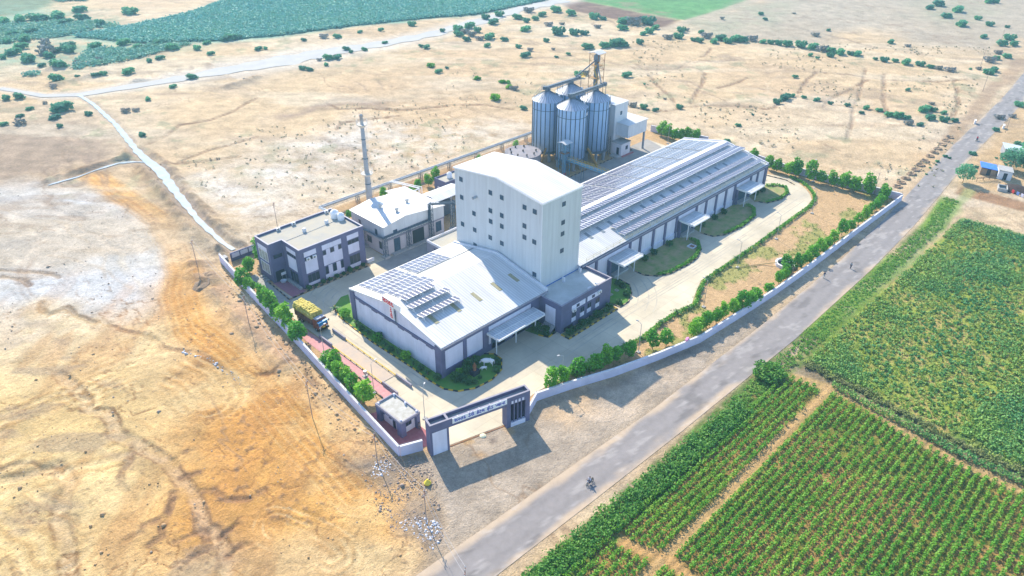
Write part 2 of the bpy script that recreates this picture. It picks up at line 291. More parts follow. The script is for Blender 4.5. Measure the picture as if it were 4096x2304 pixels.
    # gullies: pale or dark floor, cut into the land
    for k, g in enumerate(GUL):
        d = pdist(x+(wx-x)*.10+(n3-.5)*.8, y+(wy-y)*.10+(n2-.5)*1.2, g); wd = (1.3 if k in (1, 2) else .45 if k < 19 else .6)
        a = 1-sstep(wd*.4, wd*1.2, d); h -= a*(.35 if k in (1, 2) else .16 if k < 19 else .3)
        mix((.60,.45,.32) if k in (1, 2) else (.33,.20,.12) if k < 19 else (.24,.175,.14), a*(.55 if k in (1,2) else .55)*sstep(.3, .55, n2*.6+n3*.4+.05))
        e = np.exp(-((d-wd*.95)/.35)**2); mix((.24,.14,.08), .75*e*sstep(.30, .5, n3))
    ck = [q[0] for q in CREEK]; dc = pdist(x, y, ck[3:]); lf = sdf(x, y, [(78.21,237.76),(77.69,228.65),(75.00,215.86),(72.51,204.07),(69.83,185.26),(67.60,165.77),(67.28,160.89),(60.74,164.00),(61.76,180.63),(65.51,199.92),(67.68,217.02),(69.37,231.57),(72.71,236.25)])
    mix((.47,.33,.19), .8*(1-sstep(-1.5,1.5,lf+(n2-.5)*5))); cl = sstep(.44,.58,fbm(x, y, 1.8, 3, 141)); bk = (1-sstep(3.5,5.5,dc+(n2-.5)*3))*(dc > 1.2)
    mix((.35,.25,.165), bk*.85*(.45+.55*cl)); h += bk*(.35+.8*cl*n3); mix((.36,.25,.16), .6*cl*(1-sstep(-1.5,1.5,lf+(n2-.5)*5)))
    for k, g in enumerate(BERM):
        d = pdist(x+(wx-x)*.2, y+(wy-y)*.2, g); a = np.exp(-(d/2.0)**2); h += a*(.5+1.0*n3)*(1.1 if k != 3 else .8)
        mix((.33,.235,.165), a*.85*sstep(.3, .6, n3))
    # erosion rills around the gully country
    rz = 1-sstep(0, 40, sdf(x, y, [(2.79,165.82),(34.14,148.09),(43.86,116.12),(38.52,85.32),(24.27,68.43),(-11.50,95.90)]))
    u = (x+y)*.7; v = (x-y)*.7
    rid = np.abs(fbm(x*.9+(wx-x)*.3, y*.9+(wy-y)*.3, 6.5, 4, 61)-.5)*2; rl = 1-sstep(0, .035, rid); h -= rz*.12*rl; mix((.28,.15,.065), .8*rz*rl*sstep(.30,.48,n2))
    mix((.80,.62,.34), .5*rz*sstep(.52,.7,fbm(x, y, 13, 4, 63))); mix((.46,.235,.09), .4*rz*sstep(.55,.7,fbm(u*.4, v*1.4, 7, 4, 65)))
    far = (1-rz)*(1-sstep(420, 560, dist))
    st = fbm(v*.28, u, 7, 5, 71); st2 = fbm(v*.22+wx*.1, u+wy*.1, 17, 5, 73); rid2 = np.abs(fbm(wx*.25+v*.2, wy*.25-u*.35, 12, 5, 75)-.5)*2
    mix((.47,.36,.27), .5*far*sstep(.54, .70, st)*sstep(.4,.6,n1*.5+st2*.5)); mix((.70,.62,.50), .4*far*sstep(.52, .68, st2)); mix((.52,.40,.27), .5*far*sstep(.56,.68,fbm(v*.4, u, 22, 4, 77)))
    l2 = 1-sstep(0, .035, rid2); h -= far*.25*l2; mix((.34,.25,.19), .6*far*l2*sstep(.45, .6, fbm(x, y, 30, 3, 79)))
    # cloddy dark specks
    sp = sstep(.64, .74, fbm(x, y, .8, 2, 91))*sstep(.46, .62, n1*.5+n2*.5); mix((.28,.185,.12), .55*sp*(1-sstep(160, 330, dist))); h += sp*.12
    for arc, wv_, kk in (([(23.79,132.02),(30.04,131.66),(35.18,128.81),(37.28,122.95),(37.00,114.64)], 9, 3.2), ([(7.61,132.16),(13.04,131.83),(16.68,131.50),(20.02,130.88)], 7, 2.6), ([(4.16,119.51),(9.11,118.92),(14.68,117.90),(19.85,115.10)], 8, 2.2), ([(30.52,79.20),(31.90,74.54),(33.12,69.13)], 6, 4.0), ([(3.33,111.19),(4.59,105.66),(6.23,101.72),(5.68,97.84)], 7, 2.4)):
        da = pdist(x+(n2-.5)*2, y+(n3-.5)*1.5, arc); sw = np.sin(da*kk+2*n2); e_ = (1-sstep(wv_*.6, wv_, da))*sstep(.35,.6,n2*.5+n3*.5); h += .07*sw*e_; mix((.42,.25,.10), .5*e_*sstep(.45,.9,sw)); mix((.84,.66,.38), .4*e_*sstep(.4,.9,-sw))
    # low scrubby grass tints
    gr = sstep(.6, .72, fbm(x, y, 5, 4, 95))*sstep(.5, .62, fbm(x, y, 45, 3, 97))*sstep(190, 260, dist)
    mix((.30,.32,.20), .55*gr)
    # rubble tip and grey waste by the gate corner
    poly((.25,.215,.19), [(46.93,83.35),(52.10,79.56),(55.38,74.46),(52.52,68.61),(48.39,62.45),(46.03,59.70),(43.03,59.89),(41.94,66.31),(43.61,73.43),(45.51,79.01)], 2.5, .85, .5, .35)
    poly((.58,.50,.43), [(55.37,72.66),(54.40,66.73),(50.64,60.57),(45.79,58.18),(43.10,58.12),(48.57,62.65)], 2, .8, .5)
    # dirt apron between the front wall and the road
    poly((.43,.365,.31), [(52.64,77.55),(77.21,70.75),(90.65,66.96),(109.18,61.74),(136.23,59.43),(166.50,59.34),(150.23,57.25),(97.98,52.37),(72.80,52.33),(51.90,54.04),(41.32,55.96),(49.89,62.39)], 2.5, .9, .5)
    poly((.56,.40,.25), [(78.92,71.37),(104.20,63.94),(102.80,57.39),(91.79,58.54),(76.18,62.19),(74.50,68.19)], 2.5, .75, .8, .25)
    poly((.54,.45,.37), [(88.23,66.89),(99.57,60.61),(87.13,58.57),(81.66,59.59)], 2.0, .7, .8)
    poly((.60,.40,.20), [(62.52,75.59),(63.78,73.69),(63.33,72.42),(61.73,72.97),(61.96,74.65)], .7, .9, .3); poly((.58,.38,.20), [(61.52,70.29),(62.93,69.70),(63.19,68.62),(62.19,68.60)], .8, .8, .3); poly((.60,.40,.22), [(69.35,71.85),(70.93,71.62),(69.92,68.64),(69.07,68.84)], .6, .9, .3)
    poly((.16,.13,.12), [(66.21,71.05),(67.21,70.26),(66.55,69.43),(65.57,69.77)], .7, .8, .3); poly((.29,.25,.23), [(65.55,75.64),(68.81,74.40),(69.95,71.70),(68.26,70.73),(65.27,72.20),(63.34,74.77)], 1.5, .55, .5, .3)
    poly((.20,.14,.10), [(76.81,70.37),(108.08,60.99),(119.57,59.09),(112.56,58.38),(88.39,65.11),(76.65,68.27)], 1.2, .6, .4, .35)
    # far land
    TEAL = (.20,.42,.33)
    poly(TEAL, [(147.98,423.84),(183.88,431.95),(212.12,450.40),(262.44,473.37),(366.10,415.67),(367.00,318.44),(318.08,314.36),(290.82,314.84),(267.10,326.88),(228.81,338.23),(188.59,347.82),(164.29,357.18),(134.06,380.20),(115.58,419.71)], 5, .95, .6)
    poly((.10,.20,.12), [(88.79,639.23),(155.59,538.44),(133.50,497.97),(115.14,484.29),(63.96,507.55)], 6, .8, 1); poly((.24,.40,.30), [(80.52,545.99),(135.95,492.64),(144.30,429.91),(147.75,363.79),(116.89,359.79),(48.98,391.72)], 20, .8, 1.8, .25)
    poly((.20,.125,.10), [(350.90,304.26),(363.80,301.49),(361.81,232.78),(340.74,227.52),(337.67,286.67)], 2.5, .95, .3)
    poly((.11,.31,.11), [(363.29,301.98),(412.09,330.43),(527.71,261.78),(431.82,231.29),(366.91,227.86),(362.66,234.64)], 3, .95, .3)
    line((.55,.45,.35), [(339.27,226.48),(374.49,227.27),(440.60,231.01),(492.17,234.57)], 5, 2, .8, .2)
    poly((.42,.37,.31), [(348.50,224.98),(438.44,229.80),(556.02,234.83),(678.64,118.08),(495.44,77.88),(409.46,94.33),(404.85,119.47),(420.06,150.78),(392.46,159.45),(367.39,155.83),(345.33,188.08)], 12, .75, 1.2); poly((.33,.36,.25), [(345.49,222.92),(426.64,228.31),(457.95,214.35),(392.58,189.98),(341.82,197.06)], 10, .5, 1.4, .25)
    poly((.30,.33,.22), [(506.76,167.48),(532.37,126.66),(472.19,113.04),(459.07,138.88)], 14, .5, 1.4, .3)
    # right-hand fringe of the road and the huts
    poly((.52,.36,.20), [(334.92,60.97),(233.62,52.59),(229.75,44.89),(260.28,26.27),(367.65,49.83)], 5, .8, .6)
    line((.40,.28,.19), [(406.41,78.69),(370.53,74.38),(345.33,72.35),(316.61,69.64),(293.53,67.07),(277.00,66.14)], 4, 2, .75, .4); 
    poly((.56,.37,.20), [(292.01,66.58),(277.61,63.71),(242.03,59.22),(220.01,59.84),(217.18,62.64),(238.02,64.68),(267.24,66.76)], 4, .6, .8)
    d = pdist(x, y, [p[:2] for p in ROAD]); mix((.46,.36,.26), .8*(1-sstep(2.6, 4.6+2*n2, d)))
    # fields on this side of the road
    f1 = 1-sstep(-.6, .6, sdf(x+(wx-x)*.05, y+(wy-y)*.05, [(-40,44),(60,46),(119,45),(122,36),(119,12),(121,-20),(126,-90),(-40,-90)]))
    mix((.42,.27,.10), f1); mix((.15,.22,.03), f1*.7*sstep(.40, .58, n2*.6+n3*.4))
    f2 = 1-sstep(-1, 1, sdf(x, y, [(124,43.5),(215,42),(218,-10),(240,-110),(120,-110),(121,10)]))
    mix((.46,.38,.14), f2); mix((.25,.36,.05), f2*.85*sstep(.35, .58, n2*.5+n3*.5)); mix((.05,.19,.07), f2*.8*sstep(.46, .62, fbm(x, y, 20, 3, 99)*.7+n2*.3))
    line((.60,.40,.19), FIELD_PATH, 1.3, .6, .95, .05); line((.58,.36,.16), FIELD_CROSS, 1.1, .8, .9, .2)
    line((.20,.17,.11), [(122.3,42),(122.6,32),(119.8,12),(122.5,-30)], 2.6, 1.0, .8, .2); line((.56,.38,.19), [(119,44),(120.3,34),(117.4,12),(120,-30)], 1.6, 1.2, .9, .3, .3)
    poly((.34,.20,.115), [(235.39,49.72),(236.80,48.76),(237.60,42.06),(237.80,32.16),(231.64,30.57),(230.35,39.92),(229.84,49.31)], .8, .95, .1)
    vg = (1-sstep(2.2, 3.4, np.abs(y-(44.6+.012*(x-100)+np.maximum(0, x-205)*.11))))*sstep(28, 36, x)*(1-sstep(222, 228, x)); mix((.11,.20,.04), vg*.9*sstep(.30, .5, n2*.5+n3*.5)); mix((.20,.34,.05), vg*.7*sstep(.5,.6,n1)*sstep(125,140,x))
    line((.30,.38,.16), [(234.27,47.58),(219.34,45.67),(203.55,43.87),(181.81,44.76),(167.77,45.73)], 2.5, 1.5, .6, .4)
    # soil inside the compound
    p = sdf(x, y, PLOT); ins = 1-sstep(-.4, .4, p); mix((.56,.385,.22), ins); mix((.30,.34,.10), ins*.75*sstep(.52, .60, fbm(x, y, 7, 4, 103))*(1-sstep(72, 76, y))*sstep(95, 105, x))
    mix((.34,.22,.14), ins*.8*sstep(157, 159.5, y)*sstep(.3, .55, n3*.6+n2*.4))
    # general tone and crisp small-scale mottling
    m5 = fbm(x, y, 3.2, 4, 111); m6 = fbm(v*.5, u, 2.6, 4, 113); nat = (1-f1)*(1-f2)*(1-ins)
    c[:] = c*(1+nat*((.45*(m5-.5)+.4*(m6-.5)))*(1-sstep(250,700,dist)*.3))[:, None]
    cr = np.abs(fbm(wx*.3+v*.3, wy*.3-u*.5, 9, 5, 115)-.5)*2; mix((.30,.20,.13), nat*.55*(1-sstep(0,.022,cr))*sstep(.5,.62,fbm(x, y, 26, 3, 117)))
    mix((.36,.27,.20), nat*.5*sstep(.60,.70,fbm(v*.35, u, 5, 4, 119))*sstep(.48,.6,fbm(x, y, 50, 3, 121)))
    c[:] = c*(.90+.04*ins+.0*f1+.0*f2)[:, None]*np.array([1.0,.97,.89])
    # flatten where things are built
    flat = np.minimum(1, sstep(0, 7, np.maximum(0, p))); dr = pdist(x, y, [q[:2] for q in ROAD]); flat = flat*sstep(3.2, 7, dr)
    flat = flat*(1-f1)*(1-f2)*sstep(0, 5, np.maximum(0, sdf(x, y, [(52,78),(79,72),(144,60),(214,58),(226,55),(90,51),(46,53)])))
    h = h*flat
    for riv, k in ((RIVER, .5), (CREEK, .5), (SIDE, .5)):
        pts = [q[0] for q in riv]; wm = np.interp(x*0+0, [0], [0]); d = np.full(x.shape, 1e9); wid = np.full(x.shape, 1.0)
        for (a, wa), (b, wb) in zip(riv, riv[1:]):
            dd = pdist(x, y, [a, b]); s_ = dd < d; d = np.where(s_, dd, d); wid = np.where(s_, max(wa, wb), wid)
        m_ = sstep(wid*.5+.2, wid*.5+2.2, d); h = h*m_-.12*(1-m_)
        mix((.33,.25,.19), .7*np.exp(-((d-wid*.5-.5)/.7)**2)*sstep(.4, .6, n3)); mix((.66,.60,.52), (.5 if riv is RIVER else .1)*np.exp(-((d-wid*.5)/(wid*.6))**2))
    h += (f1+f2*.5)*.06*np.sin(2*math.pi*(y-.4)/1.27)*(1-vg)
    vd = 1+(n3-.5)*.28; c[:] = np.clip(c*vd[:, None], .01, .9)
    return c, h-.03

th = np.radians(np.concatenate([np.linspace(-22, 112, 1080), np.linspace(113.5, 336.5, 60)])); nth = len(th)
rr = np.concatenate([[0.5, 15], np.geomspace(30, 760, 880), np.geomspace(775, 8000, 60)]); nr = len(rr)
RR, TT = np.meshgrid(rr, th, indexing='ij'); gx = (RR*np.cos(TT)).ravel(); gy = (RR*np.sin(TT)).ravel()
gc, gh = land(gx, gy)
ii = np.arange(nr-1)[:, None]*nth; jj = np.arange(nth)[None, :]; j2 = (jj+1) % nth
GQ = np.stack([ii+jj, ii+nth+jj, ii+nth+j2, ii+j2], -1).reshape(-1, 4)
gm = mat('dry_earth', (1, 1, 1), .95); t = gm.node_tree; b = t.nodes['Principled BSDF']; b.inputs['Specular IOR Level'].default_value = .1
at = t.nodes.new('ShaderNodeAttribute'); at.attribute_name = 'soil'; ge = t.nodes.new('ShaderNodeNewGeometry')
no = t.nodes.new('ShaderNodeTexNoise'); no.inputs['Scale'].default_value = 1.1; no.inputs['Detail'].default_value = 8; no.inputs['Roughness'].default_value = .7; t.links.new(ge.outputs['Position'], no.inputs['Vector'])
mr = t.nodes.new('ShaderNodeMapRange'); mr.inputs['From Min'].default_value = .3; mr.inputs['From Max'].default_value = .7; mr.inputs['To Min'].default_value = .76; mr.inputs['To Max'].default_value = 1.16; t.links.new(no.outputs['Fac'], mr.inputs['Value'])
mu = t.nodes.new('ShaderNodeMix'); mu.data_type = 'RGBA'; mu.blend_type = 'MULTIPLY'; mu.inputs[0].default_value = 1; t.links.new(at.outputs['Color'], mu.inputs[6]); t.links.new(mr.outputs[0], mu.inputs[7]); t.links.new(mu.outputs[2], b.inputs['Base Color'])
n9 = t.nodes.new('ShaderNodeTexNoise'); n9.inputs['Scale'].default_value = 3.4; n9.inputs['Detail'].default_value = 4; n9.inputs['Roughness'].default_value = .75; t.links.new(ge.outputs['Position'], n9.inputs['Vector'])
m9 = t.nodes.new('ShaderNodeMapRange'); m9.inputs['From Min'].default_value = .34; m9.inputs['From Max'].default_value = .6; m9.inputs['To Min'].default_value = .78; m9.inputs['To Max'].default_value = 1.08; t.links.new(n9.outputs['Fac'], m9.inputs['Value'])
mu9 = t.nodes.new('ShaderNodeMix'); mu9.data_type = 'RGBA'; mu9.blend_type = 'MULTIPLY'; mu9.inputs[0].default_value = 1; t.links.new(mu.outputs[2], mu9.inputs[6]); t.links.new(m9.outputs[0], mu9.inputs[7]); t.links.new(mu9.outputs[2], b.inputs['Base Color'])
ad9 = t.nodes.new('ShaderNodeMath'); ad9.operation = 'MULTIPLY_ADD'; ad9.inputs[1].default_value = .5; t.links.new(n9.outputs['Fac'], ad9.inputs[0]); t.links.new(no.outputs['Fac'], ad9.inputs[2])
bp = t.nodes.new('ShaderNodeBump'); bp.inputs['Strength'].default_value = .9; bp.inputs['Distance'].default_value = .4; t.links.new(ad9.outputs[0], bp.inputs['Height']); t.links.new(bp.outputs[0], b.inputs['Normal'])
go = npmesh('ground', np.stack([gx, gy, gh], 1), GQ, gm); tag(go, kind='structure')
ca = go.data.color_attributes.new('soil', 'FLOAT_COLOR', 'POINT'); ca.data.foreach_set('color', np.concatenate([gc, np.ones((len(gc), 1))], 1).astype(np.float32).ravel())
go.data.polygons.foreach_set('use_smooth', np.ones(len(go.data.polygons), bool))

# ---------------------------------------------------------------- road, river beds, paving
def resample(pts, step):
    out = []
    for a, b in zip(pts, pts[1:]):
        n = max(1, int(math.hypot(b[0]-a[0], b[1]-a[1])/step))
        out += [tuple(a[k]+(b[k]-a[k])*i/n for k in range(len(a))) for i in range(n)]
    return out+[tuple(pts[-1])]
def jitter_ribbon(pts, z, jit, step):
    p = resample(pts, step); return MB().ribbon([q[:2] for q in p], [q[2]*(1+jit*math.sin(i*1.7)*random.random()) for i, q in enumerate(p)], z)
asph = mat('worn_asphalt', (1,1,1), .9, nscale=.8, namt=.18, bump=.15)
def vcol_mat(m):
    t = m.node_tree; bs = t.nodes['Principled BSDF']; lk = bs.inputs['Base Color'].links[0].from_socket; at = t.nodes.new('ShaderNodeAttribute'); at.attribute_name = 'soil'
    mu = t.nodes.new('ShaderNodeMix'); mu.data_type = 'RGBA'; mu.blend_type = 'MULTIPLY'; mu.inputs[0].default_value = 1; t.links.new(lk, mu.inputs[6]); t.links.new(at.outputs['Color'], mu.inputs[7]); t.links.new(mu.outputs[2], bs.inputs['Base Color'])
vcol_mat(asph)
rp_ = resample(ROAD, .9); NO = 21; rv = []; rc = []
for i, p in enumerate(rp_):
    a = rp_[max(0,i-1)]; b_ = rp_[min(len(rp_)-1,i+1)]; d = math.hypot(b_[0]-a[0], b_[1]-a[1]); nx, ny = -(b_[1]-a[1])/d, (b_[0]-a[0])/d
    for j in range(NO): o_ = (j/(NO-1)-.5)*2; rv.append((p[0]+nx*o_*(p[2]/2+.5), p[1]+ny*o_*(p[2]/2+.5), .022, o_))
rv = np.array(rv); o_ = rv[:, 3]; nn = fbm(rv[:, 0]*.35, rv[:, 1], 2.2, 4, 401); n6 = fbm(rv[:, 0], rv[:, 1], 14, 3, 403)
rc = np.tile(np.array([.275,.25,.238]), (len(rv), 1)); wt = np.exp(-((np.abs(o_)-.42)/.16)**2); rc = rc*(1-.10*wt+.10*(n6-.5))[:, None]; du = sstep(.52, .95, np.abs(o_)+(nn-.5)*.9-.22*sstep(95, 130, rv[:, 0])); rc = rc*(1-du[:, None])+np.array([.50,.385,.27])*du[:, None]
pt = sstep(.66,.72,fbm(rv[:,0]*.5, rv[:,1], 2.0, 3, 407))*(1-du); rc = rc*(1-.25*pt[:, None]); wh = sstep(.68,.72,fbm(rv[:,0]*.4, rv[:,1], .9, 2, 409)); rc = rc*(1-.25*wh[:, None])+.25*wh[:, None]*np.array([.58,.54,.50])
ii = np.arange(len(rp_)-1)[:, None]*NO; jj = np.arange(NO-1)[None, :]; RQ = np.stack([ii+jj, ii+NO+jj, ii+NO+jj+1, ii+jj+1], -1).reshape(-1, 4)[:, ::-1]
ro = npmesh('road', rv[:, :3], RQ, asph); tag(ro, kind='structure'); ca = ro.data.color_attributes.new('soil', 'FLOAT_COLOR', 'POINT'); ca.data.foreach_set('color', np.c_[rc, np.ones(len(rc))].astype(np.float32).ravel())
salt = mat('salt_mud', (.40,.395,.38), .95, nscale=.12, col2=(.50,.475,.43), bump=.15); wat = mat('shallow_water', (.32,.375,.385), .12, nscale=.35, col2=(.45,.46,.445))
salt.node_tree.nodes['Principled BSDF'].inputs['Specular IOR Level'].default_value = .05
tag(jitter_ribbon([(*a, w_) for a, w_ in RIVER], .0, .42, 4).build('riverbed', salt), kind='structure')
tag(jitter_ribbon([(*a, w_) for a, w_ in CREEK], .006, .4, 1.6).build('stream', wat), kind='structure')
tag(jitter_ribbon([(*a, w_) for a, w_ in SIDE], .003, .5, 1.6).build('ditch_water', wat), kind='structure')

conc = mat('yard_concrete', (.57,.50,.37), .85, nscale=.16, col2=(.65,.56,.40), bump=.1)
t = conc.node_tree; bs = t.nodes['Principled BSDF']; lk = bs.inputs['Base Color'].links[0].from_socket
br = t.nodes.new('ShaderNodeTexBrick'); br.offset = 0; br.inputs['Scale'].default_value = 1; br.inputs['Mortar Size'].default_value = .035; br.inputs['Brick Width'].default_value = 5; br.inputs['Row Height'].default_value = 4.1
br.inputs['Color1'].default_value = (1,1,1,1); br.inputs['Color2'].default_value = (.88,.89,.92,1); br.inputs['Mortar'].default_value = (.74,.72,.7,1)
ge = t.nodes.new('ShaderNodeNewGeometry'); t.links.new(ge.outputs['Position'], br.inputs['Vector'])
mu = t.nodes.new('ShaderNodeMix'); mu.data_type = 'RGBA'; mu.blend_type = 'MULTIPLY'; mu.inputs[0].default_value = 1; t.links.new(lk, mu.inputs[6]); t.links.new(br.outputs['Color'], mu.inputs[7])
# oil and tyre darkening
n4 = t.nodes.new('ShaderNodeTexNoise'); n4.inputs['Scale'].default_value = .09; n4.inputs['Detail'].default_value = 7; n4.inputs['Roughness'].default_value = .65; t.links.new(ge.outputs['Position'], n4.inputs['Vector'])
m4 = t.nodes.new('ShaderNodeMapRange'); m4.inputs['From Min'].default_value = .38; m4.inputs['From Max'].default_value = .62; m4.inputs['To Min'].default_value = .8; m4.inputs['To Max'].default_value = 1.06; t.links.new(n4.outputs['Fac'], m4.inputs['Value'])
mu2 = t.nodes.new('ShaderNodeMix'); mu2.data_type = 'RGBA'; mu2.blend_type = 'MULTIPLY'; mu2.inputs[0].default_value = 1; t.links.new(mu.outputs[2], mu2.inputs[6]); t.links.new(m4.outputs[0], mu2.inputs[7]); t.links.new(mu2.outputs[2], bs.inputs['Base Color'])
EDGE_R = [(80.5,73.2),(84,73.0),(89,72.8),(93,72.0),(101,71.4),(109,70.2),(116,70.8),(122,70.6),(127,69.7),(131,71.5),(137,73.8),(148,74),(160,74),(174,74.6),(185,75),(192,75.1),(197,76.1),(200,78),(203,81),(205.4,84.3),(206.8,88),(204.6,96),(203,106),(202,119)]
DRIVE = [(59.6,73.4),(70.8,70.2),(74,72.6)] + EDGE_R + [(203,137.2),(192,137.5),(192,134.7),(112,134),(113,118),(99,118.4),(71,118.4),(87,133.2),(66,133.2),(63,131),(61.8,126),(61.7,118),(60.8,117.2),(61.9,112),(61.9,92),(62.0,88.2),(59.8,88)]
YARD = [(57.6,74.8),(70.8,71.0),(73.5,73)] + EDGE_R + [(203,137),(192,137.2),(191.6,134.9),(160,134.4),(112,134.1),(92,134.0),(92.6,150),(88.5,150),(88.3,136.5),(87,133.3),(66.4,133.3),(65.6,149),(64,148),(63,139),(63,131),(62,127),(62,92.2),(62,88.4),(59.7,88.4),(59.7,80.6)]
tag(MB().sheet(YARD, .012).build('driveway', conc), kind='structure')
greyc = mat('grey_yard', (.33,.31,.285), .9, nscale=.3, namt=.25, bump=.15)
tag(MB().sheet([(113,118.8),(195.6,118.8),(201,130.6),(203.2,137.2),(192,137.1),(191.6,134.8),(113,134)], .016).build('service_yard', greyc), kind='structure')
brk = mat('grey_block_paving', (.36,.345,.31), .9, nscale=1.2, namt=.3)
tag(MB().sheet([(62.9,148.5),(63.1,133.3),(62.2,130.5),(66.0,133.2),(65.6,148.9)], .016).build('block_paving', brk), kind='structure')
tag(MB().sheet([(88.6,133.2),(113,133.2),(113,118.6),(99,118.6),(89,124)], .0165).build('rear_lane', greyc), kind='structure')
pink = mat('pink_block_paving', (.50,.22,.23), .9, nscale=1.5, col2=(.58,.33,.31), bump=.1)
tag(MB().sheet([(59.4,111),(59.4,118),(60.2,124),(61.4,124),(61.7,118),(61.9,112),(61.9,88.4),(59.7,88.4),(59.7,92.1),(60.3,106)], .02).build('walkway', pink), kind='structure')
pinkd = mat('red_block_paving', (.34,.105,.12), .9, nscale=1.5, col2=(.42,.17,.17), bump=.1)
tag(MB().sheet([(53.4,78.6),(56.2,76.9),(59.7,75.9),(59.7,88.6),(54.2,90.5)], .02).build('guard_apron', pinkd), kind='structure')
tag(MB().sheet([(66.4,142.4),(66.4,133.6),(69.9,133.8),(69.9,142.4)], .02).build('entrance_paving', mat('plum_paving', (.33,.12,.17), .9, nscale=1.5, col2=(.38,.18,.2))), kind='structure')
lawn_m = mat('patchy_lawn', (.42,.29,.17), .95, nscale=.45, col2=(.13,.24,.04), bump=.3)
lawn_g = mat('green_lawn', (.07,.24,.025), .95, nscale=.7, col2=(.15,.26,.05), bump=.3)
BEDS = {'hall': [(71.1,124.5),(70.5,123.6),(69.3,120.3),(68.9,114.1),(68.7,107),(68.9,101),(69.1,95),(68.9,90),(69.2,86),(70.6,83.6),(73.5,82.0),(77.5,81.6),(81,82.6),(83.3,84.9),(83.4,87.2),(82,88.6),(71.3,88.7),(71.2,117.4),(75.8,126.2),(74,126.4)],
 'annex': [(97.9,82.3),(97.8,80),(113.8,80),(113.8,82.3)], 'annexleft': [(93.6,88.6),(94.4,85.4),(95.3,83.4),(97.8,83.6),(97.9,88.6)], 'right': [(114.4,83.3),(114.8,80),(117.8,80.1),(121.3,81.8),(123.7,84.2),(124,87.5),(122.6,90),(114.4,90)],
 'g1': [(131.4,90),(129.6,87.2),(129.7,84.4),(131.5,82),(134.5,80.6),(141,80),(145.5,80.3),(150,82),(153.4,84.9),(153.3,87.3),(151,90)], 'g2': [(158.4,90),(157.4,87),(158,83.6),(161,81.9),(168,81.1),(176.4,81.9),(181,84.7),(181.6,87.3),(178.6,90)], 'g3': [(186.6,90),(184.6,87),(185.9,83.9),(191,82.2),(196.5,82.7),(200.1,85.4),(199.7,88),(197,90.5)]}
for k, p in BEDS.items():
    tag(MB().sheet(p, .05).build('lawn', lawn_g if k in ('hall', 'annexleft', 'right') else lawn_m), kind='structure')

tyre = mat('tyre_marks', (.36,.33,.28), .9, nscale=.5, col2=(.54,.48,.36)); k = MB()
for i, r_ in enumerate((9.0,10.9,12.6,14.5,16.8,18.6)):
    k.ribbon([(112.5+r_*math.cos(a), 91.5+r_*math.sin(a)) for a in np.linspace(-1.35+.02*i,-.35-.02*i,14)], .28, .0205+.0004*i)
for i, r_ in enumerate((6.5,8.3,10.0,11.9)):
    k.ribbon([(76-r_*math.sin(a)*.9, 122.4+r_*math.cos(a)) for a in np.linspace(.15,1.25,12)], .3, .0235+.0004*i)
for i, (xa, xb, yy) in enumerate(((90,150,76.6),(96,165,78.2),(120,195,77.2),(130,200,78.9))): k.ribbon([(xa+(xb-xa)*t_, yy+.35*math.sin(t_*5+i)) for t_ in np.linspace(0,1,16)], .26, .0255+.0004*i)
for i, xx in enumerate((66.4,68.0)): k.ribbon([(xx+.2*math.sin(t_*6+i), 86+32*t_) for t_ in np.linspace(0,1,12)], .28, .0275+.0004*i)
tag(k.build('tyre_marks', tyre), kind='structure')

# ---------------------------------------------------------------- building materials
wallM = mat('pale_cladding', (.67,.69,.70), .55, .0, nscale=.08, namt=.07, wave=('Y', .38), wamt=.5, wshade=.11, streak=(1.1,1.1,.05), samt=.11)
wallX = mat('pale_cladding_side', (.67,.69,.70), .55, .0, nscale=.08, namt=.07, wave=('X', .38), wamt=.5, wshade=.11, streak=(1.1,1.1,.05), samt=.11)
roofM = mat('metal_roof', (.69,.69,.69), .5, .05, nscale=.06, namt=.10, wave=('X', .62), wamt=.5, wshade=.2, streak=(.55,.06,.06), samt=.16)
roofY = mat('metal_roof_cross', (.69,.69,.69), .5, .05, nscale=.06, namt=.10, wave=('Y', .62), wamt=.5, wshade=.2, streak=(.06,.55,.06), samt=.16)
plast = mat('lavender_plaster', (.70,.69,.80), .85, nscale=.25, namt=.12, streak=(.9,.9,.12), samt=.10)
white = mat('white_plaster', (.70,.69,.71), .85, nscale=.5, namt=.14)
trim = mat('grey_violet_paint', (.135,.135,.225), .75, nscale=.4, namt=.22)
trim2 = mat('grey_violet_top', (.30,.285,.33), .8, nscale=.6, namt=.2)
flatr = mat('weathered_roof_slab', (.44,.395,.30), .9, nscale=.28, col2=(.34,.335,.31), bump=.15)
flatr2 = mat('pale_roof_slab', (.62,.61,.58), .9, nscale=.45, col2=(.47,.46,.42), bump=.15)
glass = mat('dark_window', (.035,.045,.055), .15)
glassb = mat('blue_shutter_glass', (.055,.10,.15), .3, nscale=2, namt=.3)
steel = mat('galvanised_steel', (.42,.44,.46), .45, .5, nscale=1.2, namt=.2)
dsteel = mat('blue_grey_steel', (.10,.14,.18), .5, .3, nscale=1, namt=.2)
yell = mat('yellow_rail_paint', (.62,.40,.04), .6); whitep = mat('white_paint', (.78,.78,.78), .5); black = mat('black_paint', (.02,.02,.02), .6)
rust = mat('rusty_steel', (.28,.12,.05), .8, nscale=2, namt=.4); red = mat('red_letter', (.75,.015,.02), .5); blue = mat('blue_letter', (.015,.035,.38), .5)
solar = mat('solar_cell', (.06,.065,.12), .22, .0, nscale=.35, col2=(.13,.13,.18)); sframe = mat('aluminium_frame', (.74,.75,.76), .45, .2)
conc2 = mat('plain_concrete', (.42,.41,.39), .9, nscale=1, namt=.2); tankw = mat('white_tank_plastic', (.80,.80,.82), .45)

